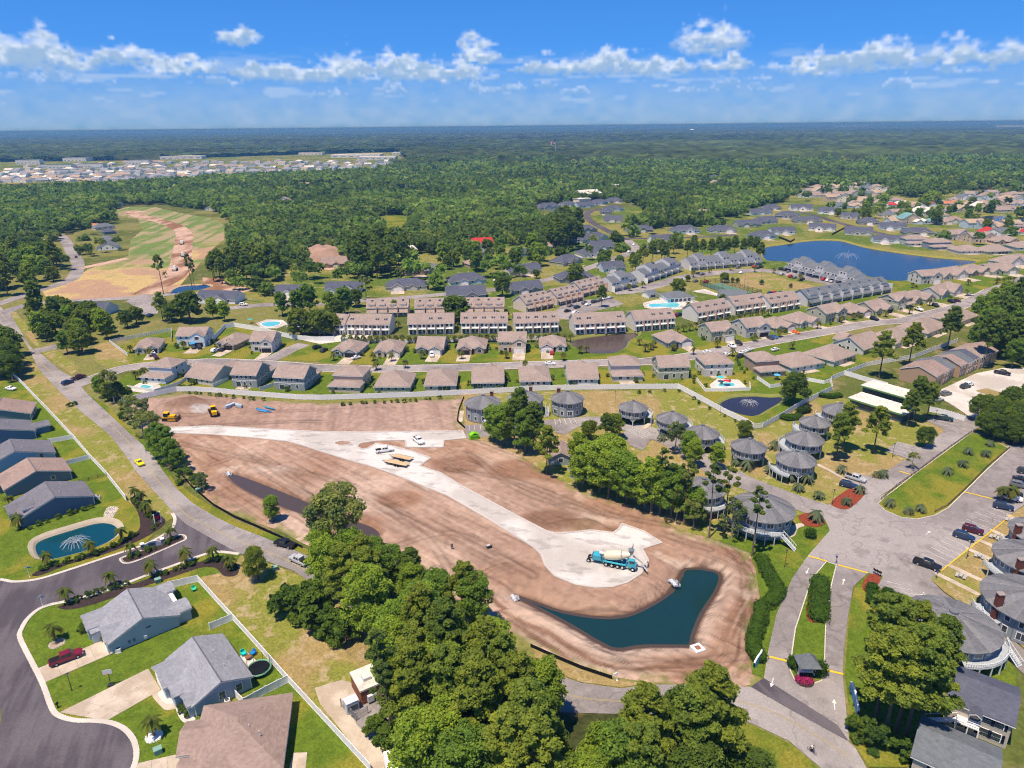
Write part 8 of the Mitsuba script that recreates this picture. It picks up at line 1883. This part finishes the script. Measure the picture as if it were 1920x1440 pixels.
for x in (-.4, L): m = MB(); m.box(x, -.4, 0, x + .7, .4, 1.5); put(k, 'pillar', m.moved(a[0], a[1], .15, r), 'm_paint', lin(150, 150, 148)); m = MB(); m.box(x - .1, -.5, 1.5, x + .8, .5, 1.7); put(k, 'pillar_cap', m.moved(a[0], a[1], .15, r), 'm_paint', WHITE)
m = MB(); m.box(L * .3, -.19, .55, L * .7, -.15, 1.25); put(k, 'plaque', m.moved(a[0], a[1], .15, r), 'm_paint', lin(70, 90, 110))
a, r, L = frame_at((292, 986), (303, 980)); k = thing('hoarding', 'red and dark hoarding on two white posts beside the road bed', 'sign')
for x in (0, L): m = MB(); m.box(x - .1, -.1, 0, x + .1, .1, 3.4); put(k, 'post', m.moved(a[0], a[1], 0, r), 'm_paint', WHITE)
m = MB(); m.box(.1, -.06, 1.1, L - .1, .06, 3.2); put(k, 'panel', m.moved(a[0], a[1], 0, r), 'm_paint', (.03, .03, .07)); m = MB(); m.box(.3, -.1, 1.6, L - .3, -.06, 2.6); put(k, 'emblem', m.moved(a[0], a[1], 0, r), 'm_paint', lin(205, 40, 50))
c = at(1511, 1266); k = thing('entrance_kiosk', 'white entrance sign under a grey shingled pointed roof on the median', 'sign')
for x in (-1.5, 1.3): m = MB(); m.box(x, -.2, 0, x + .3, .2, 2.9); put(k, 'pillar', m.moved(c[0], c[1], 0, -.05), 'm_paint', WHITE)
m = MB(); m.box(-1.2, -.1, .7, 1.3, .1, 2.6); put(k, 'board', m.moved(c[0], c[1], 0, -.05), 'm_paint', lin(226, 236, 238)); m = MB(); m.box(-.8, -.14, 1.7, .8, -.1, 2.3); put(k, 'emblem', m.moved(c[0], c[1], 0, -.05), 'm_paint', lin(60, 150, 170))
m = MB(); m.box(-.9, -.14, 1.0, .9, -.1, 1.4); put(k, 'panel', m.moved(c[0], c[1], 0, -.05), 'm_paint', lin(120, 170, 190))
m = MB(); P4 = [(-2, -1.6, 2.9), (2, -1.6, 2.9), (2, 1.9, 2.9), (-2, 1.9, 2.9)]
for i in range(4): m.slab([P4[i], P4[(i + 1) % 4], (0, .2, 5.0)], .12)
put(k, 'roof', m.moved(c[0], c[1], 0, -.05), 'm_roof', None, 7)
c = at(1508, 1277); fl = crown([(0, 0, .2, 1.5, .35), (.8, .1, .2, 1.0, .3), (-.8, .1, .2, 1.0, .3)], 700, .13, 5, (.62, .06, .22), .2); k = thing('flower_bed', 'pink flower bed in front of the entrance kiosk', 'flower bed'); scene[k + '__blossom'] = mikit.ply((fl[0] + [c[0], c[1], .1], fl[1]), 'm_leaf', color=fl[2]); m = MB(); m.disc((c[0], c[1], .1), 1.7, .12, 14); put(k, 'soil', m, 'm_paint', (.05, .035, .03))
for pts, lb in (([(1413, 1254), (1418, 1248), (1424, 1240), (1427, 1230)], 'cyan wave-shaped sculpture at the corner of the site hedge'), ([(1594, 1290), (1598, 1305), (1603, 1325), (1608, 1345)], 'blue wave-shaped sculpture beneath the clubhouse pines')):
 p = curve(ats(pts), False, 6); k = thing('wave_sculpture', lb, 'sculpture'); hh = 1.0 + 1.1 * np.sin(np.linspace(.3, 2.8, len(p))); m = MB()
 for i in range(len(p) - 1):
  d = (p[i + 1] - p[i]) / np.linalg.norm(p[i + 1] - p[i]) * .16; n_ = np.array([-d[1], d[0]])
  m.add([(*(p[i] - n_), 0), (*(p[i + 1] - n_), 0), (*(p[i + 1] - n_), hh[i + 1]), (*(p[i] - n_), hh[i]), (*(p[i] + n_), 0), (*(p[i + 1] + n_), 0), (*(p[i + 1] + n_), hh[i + 1]), (*(p[i] + n_), hh[i])], [[0, 1, 2], [0, 2, 3], [5, 4, 7], [5, 7, 6], [3, 2, 6], [3, 6, 7]])
 put(k, 'wave', m, 'm_gloss', lin(50, 160, 196) if 'cyan' in lb else lin(50, 110, 190)); m = MB(); m.tube([(x[0], x[1], q + .05) for x, q in zip(p, hh)], .18, 6); put(k, 'crest', m, 'm_gloss', WHITE)
# things on the site
c = at(1308, 1218, -.2); k = thing('outlet_box', 'white concrete outlet box with an orange grate beside the basin', 'drain box'); m = MB(); m.box(-1.1, -1.1, -1.5, 1.1, 1.1, .25); put(k, 'box', m.moved(c[0], c[1], .05, .4), 'm_paint', lin(226, 224, 222)); m = MB(); m.box(-.5, -.5, .25, .5, .5, .31); put(k, 'grate', m.moved(c[0], c[1], .05, .4), 'm_paint', lin(150, 100, 84))
for u, v, lb in ((963, 1121, 'pale pipe outlet with rubble at the tip of the basin'), (1262, 1092, 'pale pipe outlet with rubble at the bend of the basin'), (428, 888, 'pale pipe outlet with rubble at the head of the ditch')):
 c = at(u, v); k = thing('pipe_outlet', lb, 'pipe'); m = MB(); m.tube([(c[0] - .3, c[1] + 1, -.1), (c[0] + .5, c[1] - .8, -.45)], .45, 10); put(k, 'pipe', m, 'm_paint', lin(190, 196, 204))
 for i in range(9): m = MB(); m.disc((c[0] + cr.uniform(-1.3, 1.3), c[1] + cr.uniform(-1, 1), -.3), cr.uniform(.2, .4), .5, 6, .15); put(k, 'stone', m, 'm_paint', lin(176, 182, 190))
c = at(889, 822); k = thing('waste_container', 'bright green waste container at the end of the site road', 'container'); m = MB(); m.box(-1.5, -1, .2, 1.5, 1, 1.5); put(k, 'bin', m.moved(c[0], c[1], 0, .3), 'm_paint', lin(130, 200, 40)); m = MB(); m.slab([(-1.5, -1, 1.5), (0, -1, 2.3), (0, 1, 2.3), (-1.5, 1, 1.5)], .1); m.slab([(0, -1, 2.3), (1.5, -1, 1.5), (1.5, 1, 1.5), (0, 1, 2.3)], .1); put(k, 'lid', m.moved(c[0], c[1], 0, .3), 'm_paint', lin(120, 196, 36)); m = MB(); m.box(-1.3, -1.03, .5, 1.3, -1, 1.2); put(k, 'panel', m.moved(c[0], c[1], 0, .3), 'm_paint', lin(90, 160, 30))
c = at(917, 1027); k = thing('toolbox', 'small dark and pale tool box left on the bare soil', 'tool box'); m = MB(); m.box(-.6, -.3, 0, .6, .3, .6); put(k, 'box', m.moved(c[0], c[1], .1, .5), 'm_paint', (.05, .06, .08)); m = MB(); m.box(-.6, -.3, .6, .3, .3, .75); put(k, 'lid', m.moved(c[0], c[1], .1, .5), 'm_paint', lin(190, 190, 190))
a, r, L = frame_at((717, 1436), (741, 1418)); k = thing('box_trailer', 'white box trailer on the bottom edge beside the woods', 'trailer'); a = at(722, 1440); m = MB(); m.box(0, -4.5, .6, 2.6, .5, 2.9); put(k, 'box', m.moved(a[0], a[1], 0, .35), 'm_gloss', WHITE); m = MB(); m.box(.1, -4.4, 2.9, 2.5, .4, 2.96); put(k, 'roof', m.moved(a[0], a[1], 0, .35), 'm_gloss', lin(246, 246, 246))
for x in (.1, 2.5): m = MB(); m.tube([(x - .1, -2, .4), (x + .1, -2, .4)], .4, 12); put(k, 'wheel', m.moved(a[0], a[1], 0, .35), 'm_paint', (.02, .02, .02))
# garden things
c = at(487, 1259); k = thing('trampoline', 'round black trampoline with a net behind the middle grey-roofed house', 'trampoline'); m = MB(); m.disc((c[0], c[1], .85), 2.0, .03, 24); put(k, 'mat', m, 'm_paint', (.012, .013, .018)); t = np.linspace(0, 2 * np.pi, 25); m = MB(); m.tube([(c[0] + 2.1 * math.cos(q), c[1] + 2.1 * math.sin(q), .88) for q in t], .16, 6, False); put(k, 'rim_pad', m, 'm_paint', lin(120, 170, 140))
for i in range(8):
 q = t[i * 3]; m = MB(); m.tube([(c[0] + 2.1 * math.cos(q), c[1] + 2.1 * math.sin(q), 0), (c[0] + 2.2 * math.cos(q), c[1] + 2.2 * math.sin(q), 2.6)], .04, 5); put(k, 'net_pole', m, 'm_paint', (.03, .05, .04))
m = MB()
for z in np.arange(1.0, 2.6, .22): m.tube([(c[0] + 2.17 * math.cos(q), c[1] + 2.17 * math.sin(q), z) for q in t], .008, 3, False)
put(k, 'net', m, 'm_paint', (.02, .05, .03))


def chair(u, v, rot, col, label):
 c = at(u, v); k = thing('garden_chair', label, 'chair')
 for nm, bx_ in (('seat', (-.3, -.3, .38, .35, .3, .44)), ('backrest', (-.38, -.3, .4, -.3, .3, 1.05)), ('armrest', (-.3, -.42, .6, .35, -.3, .65)), ('armrest', (-.3, .3, .6, .35, .42, .65)), ('leg', (-.3, -.4, 0, -.22, -.32, .6)), ('leg', (.25, -.4, 0, .33, -.32, .6)), ('leg', (-.3, .32, 0, -.22, .4, .6)), ('leg', (.25, .32, 0, .33, .4, .6))): m = MB(); m.box(*bx_); put(k, nm, m.moved(c[0], c[1], .05, rot, 1.2), 'm_paint', col)


chair(457, 1229, -.8, lin(40, 205, 190), 'turquoise garden chair beside the trampoline'); chair(475, 1228, -2.2, lin(30, 130, 210), 'blue garden chair beside the trampoline'); chair(364, 1108, -1, lin(70, 200, 150), 'green chair in the back garden of the upper grey-roofed house')
c = at(466, 1236); k = thing('garden_table', 'round brown table between the two bright garden chairs', 'table'); m = MB(); m.disc((c[0], c[1], .6), .6, .06, 14); put(k, 'tabletop', m, 'm_paint', lin(140, 96, 70)); m = MB(); m.disc((c[0], c[1], .05), .35, .55, 8, .12); put(k, 'base', m, 'm_paint', lin(120, 90, 70))
sheet('patio', region([(447, 1232), (462, 1222), (482, 1240), (466, 1256)]), 'm_concrete', 4, 'pale patio behind the middle grey-roofed house')
for u, v, rt, lb in ((427, 1319, .3, 'white air conditioner beside the middle grey-roofed house'), (223, 1222, .3, 'white air conditioner at the corner of the upper grey-roofed house'), (178, 1000 - 66, .2, 'white cabinet behind the dark grey-roofed house'), (185, 935, .3, 'white garden bench behind the dark grey-roofed house')):
 c = at(u, v); k = thing('air_conditioner', lb, 'air conditioner' if 'air' in lb else 'box'); m = MB(); m.box(-.45, -.45, .1, .45, .45, .9); put(k, 'case', m.moved(c[0], c[1], 0, rt), 'm_paint', lin(222, 222, 220)); m = MB(); m.disc((c[0], c[1], .9), .34, .05, 12); put(k, 'fan_grille', m, 'm_paint', (.08, .08, .08)); m = MB(); m.box(-.55, -.55, 0, .55, .55, .1); put(k, 'pad', m.moved(c[0], c[1], 0, rt), 'm_paint', lin(200, 196, 190))
c = at(208, 1285); k = thing('basketball_hoop', 'basketball hoop on a dark stand beside the wide driveway', 'basketball hoop'); m = MB(); m.box(-.5, -.4, 0, .5, .4, .25); put(k, 'base', m.moved(c[0], c[1], .05, .3), 'm_paint', (.04, .05, .06)); m = MB(); m.tube([(c[0], c[1], .2), (c[0], c[1] + .2, 3.3)], .06, 6); put(k, 'pole', m, 'm_paint', (.04, .04, .04)); m = MB(); m.box(-.75, -.03, 2.7, .75, .03, 3.7); put(k, 'backboard', m.moved(c[0], c[1] - .1, 0, .3), 'm_paint', lin(200, 205, 210)); m = MB(); m.tube([(c[0] + .23 * math.cos(q), c[1] - .45 + .23 * math.sin(q), 3.05) for q in t], .02, 4, False); put(k, 'ring', m, 'm_paint', lin(220, 90, 40))
for i, (u, v, rd, lb) in enumerate([(107, 1207, 1.3, 'rock ring round the palm near the red pickup'), (289, 1381, 1.2, 'white stone ring round the palm by the wide driveway')]):
 c = at(u, v); k = thing('stone_ring', lb, 'stone ring')
 for j in range(16): q = 2 * math.pi * j / 16; m = MB(); m.disc((c[0] + rd * math.cos(q), c[1] + rd * math.sin(q), .02), cr.uniform(.2, .3), .25, 6, .12); put(k, 'stone', m, 'm_paint', np.array(lin(200, 190, 176) if not i else lin(232, 232, 230)) * cr.uniform(.8, 1.1))
 m = MB(); m.disc((c[0], c[1], .02), rd, .08, 16); put(k, 'gravel', m, 'm_paint', lin(170, 150, 130) if not i else lin(230, 230, 228))
for u, v, lb in ((1801, 1083, 'first'), (1836, 1046, 'second'), (1864, 1010, 'third'), (1894, 978, 'fourth')):
 c = at(u, v); k = thing('picnic_bench', f'{lb} weathered picnic bench from the bottom beside the car park', 'bench')
 for y, z in ((-.75, .45), (.75, .45), (0, .75)):
  for j in (-1, 0, 1): m = MB(); m.box(-.9, y + j * .2 - .09, z, .9, y + j * .2 + .09, z + .05); put(k, 'plank', m.moved(c[0], c[1], .1, .8), 'm_paint', lin(176, 176, 172))
 for x in (-.6, .6): m = MB(); m.tube([(x, -.85, 0), (x, 0, .75), (x, .85, 0)], .06, 4); m.box(x - .04, -.8, .4, x + .04, .8, .46); put(k, 'trestle', m.moved(c[0], c[1], .1, .8), 'm_paint', lin(150, 150, 148))
c = at(1728, 1128); k = thing('monument', 'pale stone monument on a plinth at the clubhouse corner', 'monument'); m = MB(); m.box(-1.1, -.9, 0, 1.1, .9, 1.1); put(k, 'plinth', m.moved(c[0], c[1], 0, .3), 'm_paint', lin(205, 196, 190)); m = MB(); m.disc((c[0], c[1], 1.1), .7, .3, 8, .5); m.tube([(c[0], c[1], 1.3), (c[0] + .2, c[1], 1.9), (c[0] - .1, c[1], 2.4)], [.3, .25, .1], 7); put(k, 'figure', m, 'm_paint', lin(225, 225, 222))
for u, v, lb in ((372, 922, 'green utility box at the site edge of the road'), (516, 1069, 'grey-green utility box beside the lone round tree'), (297, 1092, 'grey utility box behind the upper grey roof'), (297, 1412, 'turquoise hydrant on the lawn by the turning circle')):
 c = at(u, v); k = thing('utility_box', lb, 'utility box'); m = MB(); m.box(-.6, -.45, 0, .6, .45, .9); put(k, 'case', m.moved(c[0], c[1], .05, .6), 'm_paint', lin(110, 150, 140)); m = MB(); m.slab([(-.65, -.5, 1.0), (.65, -.5, 1.0), (.65, .5, 1.05), (-.65, .5, 1.05)], .12); put(k, 'lid', m.moved(c[0], c[1], .05, .6), 'm_paint', lin(124, 162, 150))
# earth heap by the woods
c = at(606, 494); r_ = np.random.default_rng(2); g = np.linspace(-1, 1, 41); X, Y = np.meshgrid(g, g); q = np.stack([X * 6, Y * 6, X * 0], -1)
Zh = np.maximum(0, 1 - X ** 2 - Y ** 2) ** 1.0 * (.4 + .9 * meshkit.fbm(q * .35, 4, 5)); Zh = np.where(Zh > 0, Zh, -.02); i0 = np.arange(41 * 41).reshape(41, 41)
tag('earth_heap', 'big heap of brown earth at the edge of the woods', 'earth heap'); cc = np.array([.36, .24, .18]) * (.7 + .6 * meshkit.fbm(q * .8, 3, 8)[..., None])
scene['earth_heap'] = mikit.ply((np.c_[c[0] + X.ravel() * 26, c[1] + 10 + Y.ravel() * 22, Zh.ravel() * 13], np.vstack([np.c_[i0[:-1, :-1].ravel(), i0[:-1, 1:].ravel(), i0[1:, 1:].ravel()], np.c_[i0[:-1, :-1].ravel(), i0[1:, 1:].ravel(), i0[1:, :-1].ravel()]])), 'm_paint', smooth=True, color=cc.reshape(-1, 3))
for (bk, fr, lb) in (((327, 509), (331, 505), 'white machine at the lower end of the haul road'), ((343, 482), (344, 477), 'white machine in the middle of the haul road'), ((341, 459), (342, 455), 'white machine at the upper end of the haul road')):
 a, r, L = frame_at(bk, fr); key = thing('earthmover', lb, 'machine'); m = MB(); m.box(0, -1.2, .8, 6, 1.2, 2.2); put(key, 'body', m.moved(a[0], a[1], 0, r), 'm_paint', lin(214, 210, 200)); m = MB(); m.box(1.5, -1, 2.2, 3.5, 1, 3.6); put(key, 'cab', m.moved(a[0], a[1], 0, r), 'm_paint', lin(230, 230, 228))
 for x in (.8, 5.2):
  for s in (-1.2, 1.2): m = MB(); m.tube([(x, s - .3, .8), (x, s + .3, .8)], .8, 10); put(key, 'wheel', m.moved(a[0], a[1], 0, r), 'm_paint', (.04, .035, .03))

# ---------------------------------------------------------------- painted markings
def line(name, label, segs, w, m, z=.15):
 k = tag(numbered(name), label, None, None, 'structure'); o = MB()
 for a, b in segs:
  p, q = at(*a), at(*b); d = (q - p) / np.linalg.norm(q - p); n = np.array([-d[1], d[0]]) * w / 2; o.add([(*(p - n), z), (*(q - n), z), (*(q + n), z), (*(p + n), z)], [[0, 1, 2], [0, 2, 3]])
 put_ = o.arrays(); scene[k] = mikit.ply(put_, m)


WH, YW = painted((.62, .62, .60)), painted((.75, .50, .04))
lerp = lambda a, b, t: (a[0] + (b[0] - a[0]) * t, a[1] + (b[1] - a[1]) * t)
segs = []
for i in range(17):
 t = i / 16; a = lerp((1757, 1076), (1894, 966), t); b = lerp((1712, 1053), (1846, 948), t); segs.append((a, b))
line('parking_line', 'white bay lines of the resort car park', segs, .13, WH, .13)
segs = [((1659 + 8 * i * 0, 0), (0, 0)) for i in ()]
for (a, b, c, d, n) in (((1659, 846), (1682, 829), (1740, 843), (1700, 858), 4), ((1738, 790), (1757, 778), (1803, 788), (1780, 800), 3), ((1174, 806), (1190, 801), (1226, 815), (1206, 822), 4), ((880, 798), (920, 796), (922, 806), (880, 808), 4), ((1040, 786), (1075, 784), (1082, 795), (1042, 798), 4)):
 for i in range(n + 1): segs.append((lerp(a, b, i / n), lerp(d, c, i / n)))
for i in range(3): segs.append((lerp((1655, 1089), (1715, 1124), i / 3), lerp((1689, 1098), (1690 + 60, 1128), i / 3)))
line('parking_line', 'white bay lines of the smaller parking bays', segs, .13, WH, .17)
line('speed_bump', 'yellow speed humps across the lanes and car park', [((1515, 1043), (1550, 1053)), ((1571, 1060), (1627, 1075)), ((1442, 1232), (1483, 1242)), ((1544, 1256), (1581, 1265)), ((1808, 923), (1860, 936)), ((1686, 884), (1712, 892))], .5, YW, .15)
line('kerb_line', 'yellow painted kerb of the resort car park', [((1757, 1077), (1897, 966))], .25, YW, .20)
cl = curve(ats([(-10, 575), (30, 620), (66, 668), (108, 710), (158, 754), (205, 794), (245, 834), (278, 880), (305, 912), (343, 960), (395, 990), (447, 1014), (500, 1034), (560, 1062), (680, 1132), (820, 1195), (950, 1262), (1050, 1300), (1160, 1315), (1330, 1310), (1420, 1325), (1500, 1362), (1590, 1418)]), False, 6)
for off in (-.12, .12):
 k = tag(numbered('centre_line'), 'faded yellow line down the middle of the road', None, None, 'structure'); g = LineString(cl).offset_curve(off).buffer(.05); v, f = tri(g).arrays(); scene[k] = mikit.ply((v + [0, 0, .085], f), painted((.40, .33, .17)))


def arrow(u, v, u2, v2, label):
 p, q = at(u, v), at(u2, v2); d = (q - p) / np.linalg.norm(q - p); n = np.array([-d[1], d[0]]); k = tag(numbered('lane_arrow'), label, None, None, 'structure'); L = 2.6
 pts = [p - n * .09, p + d * L * .6 - n * .09, p + d * L * .6 - n * .4, p + d * L, p + d * L * .6 + n * .4, p + d * L * .6 + n * .09, p + n * .09]; v, f = tri(Polygon(pts)).arrays(); scene[k] = mikit.ply((v + [0, 0, .13], f), WH)


arrow(1516, 1066, 1512, 1076, 'white arrow on the outgoing lane'); arrow(1580, 1097, 1582, 1088, 'white arrow on the incoming lane'); arrow(1450, 1272, 1447, 1283, 'white arrow at the mouth of the outgoing lane'); arrow(1565, 1332, 1564, 1318, 'white arrow at the mouth of the incoming lane'); arrow(1736, 1003, 1742, 998, 'white arrow in the car park')

# ---------------------------------------------------------------- far away: housing estate, stores, flag, water tower
fr_ = random.Random(12); nfar = 0
def simple(u, v, w, d, hh, rot, roof, wall, name, label, cat, group, flat=False):
 h = House(name, label, cat, at(u, v), None, rot, wall, roof, group, pitch=.5); h.w = w
 b = (0, 0, w, d); h.block(*b, 0, hh, 'flat' if flat else 'hip' if fr_.random() < .6 else 'gable', 'x', .5, over=.4)
 for q in spread(3 if w < 20 else 6, w): h.window('n', b, q, hh * .3, w / 12, 1.6, False)
 h.done()


for v, n, u0, u1 in ((341, 26, -60, 260), (336, 32, -60, 360), (331, 34, -40, 440), (326, 36, 0, 540), (321, 36, 0, 640), (316, 36, 40, 700), (312, 32, 120, 730), (308, 30, 200, 745)):
 for i in range(n):
  u = u0 + (u1 - u0) * (i + fr_.uniform(.1, .9)) / n; vv = v + fr_.uniform(-2, 2) - (u - 200) * .004
  simple(u, vv, fr_.uniform(14, 24), fr_.uniform(12, 16), fr_.choice([3.5, 6, 6]), fr_.uniform(-.5, .5), fr_.choice([0, 1, 1, 7, 6, 1, 8]), fr_.choice([WHITE, WHITE, CREAM, BLUEW]), 'estate_house', 'tiny house in the distant estate beyond the woods at the left', 'house', 'houses of the distant estate')
for u, v, w, d, hh, rf, lb in ((118, 303, 80, 40, 11, 1, 'distant blue-white store with a long flat roof at the left'), (300, 299, 140, 50, 10, 8, 'long white distant store in front of the far woods'), (352, 293, 150, 50, 12, 1, 'distant grey-blue store left of the middle'), (470, 288, 130, 60, 10, 8, 'white distant store near the top of the town'), (520, 286, 120, 50, 9, 6, 'beige distant store at the top of the town'), (620, 296, 170, 70, 10, 8, 'very wide white distant warehouse'), (670, 300, 120, 60, 9, 8, 'white distant warehouse right of the very wide one'), (560, 291, 90, 50, 9, 0, 'brown distant store in the town'), (700, 278, 130, 50, 9, 8, 'pale distant halls at the right end of the town'), (790, 288, 60, 30, 8, 11, 'distant hall with a bright blue roof'), (735, 290, 80, 40, 8, 8, 'pale distant hall beside the blue-roofed one'), (240, 309, 60, 30, 12, 1, 'distant grey apartment block in the estate'), (30, 309, 70, 25, 13, 1, 'distant grey apartment block at the left edge'), (150, 316, 60, 25, 12, 7, 'distant dark apartment block in the estate'), (90, 318, 60, 25, 12, 7, 'distant dark apartment block left of the other'),
                               (1020, 268, 90, 40, 8, 8, 'far white building in the woods right of the middle'), (1115, 262, 160, 50, 10, 10, 'far orange building deep in the woods'), (1570, 238.5, 700, 200, 30, 8, 'white plant on the horizon at the right'), (1880, 241, 500, 150, 40, 6, 'pale tower block on the horizon at the right edge'), (920, 286, 60, 30, 7, 8, 'far pale building in the woods behind the meadow'), (1240, 262, 60, 30, 8, 8, 'small far white building in the woods')):
 simple(u, v, w, d, hh, fr_.uniform(-.1, .1), rf, lin(225, 222, 216), 'store', lb, 'building', None, True)
c = at(1042, 290); k = thing('flagpole', 'tall flagpole with a striped flag above the distant woods', 'flag'); m = MB(); m.tube([(c[0], c[1], 0), (c[0], c[1], 52)], [.7, .35], 6); put(k, 'pole', m, 'm_paint', WHITE)
def strip(x0, x1, z0, z1, y):
 m = MB(); n = 8
 for i in range(n):
  a, b = x0 + (x1 - x0) * i / n, x0 + (x1 - x0) * (i + 1) / n; w_ = lambda x: 1.2 * math.sin(x * .55); s_ = lambda x: -x * .35
  m.add([(a, w_(a) + y, z0 + s_(a)), (b, w_(b) + y, z0 + s_(b)), (b, w_(b) + y, z1 + s_(b)), (a, w_(a) + y, z1 + s_(a))], [[0, 1, 2], [0, 2, 3], [0, 2, 1], [0, 3, 2]])
 return m.moved(c[0], c[1], 0, math.pi + .35)
for i in range(13): put(k, 'stripe', strip(.5, 19, 51 - (i + 1) * .92, 51 - i * .92, 0), 'm_paint', lin(190, 40, 50) if i % 2 == 0 else WHITE)
put(k, 'canton', strip(.5, 8, 51 - 7 * .92, 51, -.15), 'm_paint', lin(40, 50, 110)); put(k, 'canton', strip(.5, 8, 51 - 7 * .92, 51, .15), 'm_paint', lin(40, 50, 110))
c = at(1297, 253); k = thing('water_tower', 'white water tower above the far woods', 'water tower'); m = MB(); m.tube([(c[0], c[1], 0), (c[0], c[1], 40)], [4, 4], 10); put(k, 'shaft', m, 'm_paint', WHITE); m = MB(); m.tube([(c[0], c[1], z) for z in (36, 39, 44, 48, 52, 54)], [5, 15, 20, 20, 14, 2], 16); put(k, 'tank', m, 'm_paint', WHITE)
c = at(1195, 262); k = thing('radio_mast', 'thin lattice mast above the woods', 'mast'); c = at(893, 292); m = MB(); m.tube([(c[0], c[1], 0), (c[0], c[1], 60)], [.9, .3], 4); put(k, 'mast', m, 'm_paint', lin(120, 110, 110)); m = MB(); m.tube([(c[0], c[1], 60), (c[0], c[1], 64)], [.2, .1], 4); put(k, 'antenna', m, 'm_paint', WHITE)

# ---------------------------------------------------------------- air
scene['haze_air'] = {'type': 'homogeneous', 'albedo': {'type': 'rgb', 'value': [.20, .42, .68]}, 'sigma_t': {'type': 'rgb', 'value': [HAZE * .75, HAZE, HAZE * 1.35]}}
scene['haze'] = {'type': 'cube', 'to_world': T().translate([0, 8000, 48]).scale([34000, 40000, 54]), 'bsdf': {'type': 'null'}, 'interior': {'type': 'ref', 'id': 'haze_air'}}
labels['haze'] = {'label': 'blue haze over the far woods', 'kind': 'stuff'}

# where several look-alikes stand together, each is told apart by its place in the row
def seen_at(key):
 m = np.array(T(scene[key]['to_world']).matrix) if key in scene and 'to_world' in scene[key] else None
 if m is None: return None
 x, y = m[0, 3], m[1, 3]
 return x / (y * math.cos(PITCH) + EYE * math.sin(PITCH))


same = {}
for k_, d_ in labels.items():
 if 'label' in d_ and 'category' in d_: same.setdefault(d_['label'], []).append(k_)
for lb, ks in same.items():
 if 1 < len(ks) <= 20 and all(seen_at(k_) is not None for k_ in ks):
  for i, k_ in enumerate(sorted(ks, key=seen_at)):
   a_, b_ = nth(i, len(ks)); words = f'{lb}, {a_}{b_}'
   if len(words.split()) <= 16: labels[k_]['label'] = words
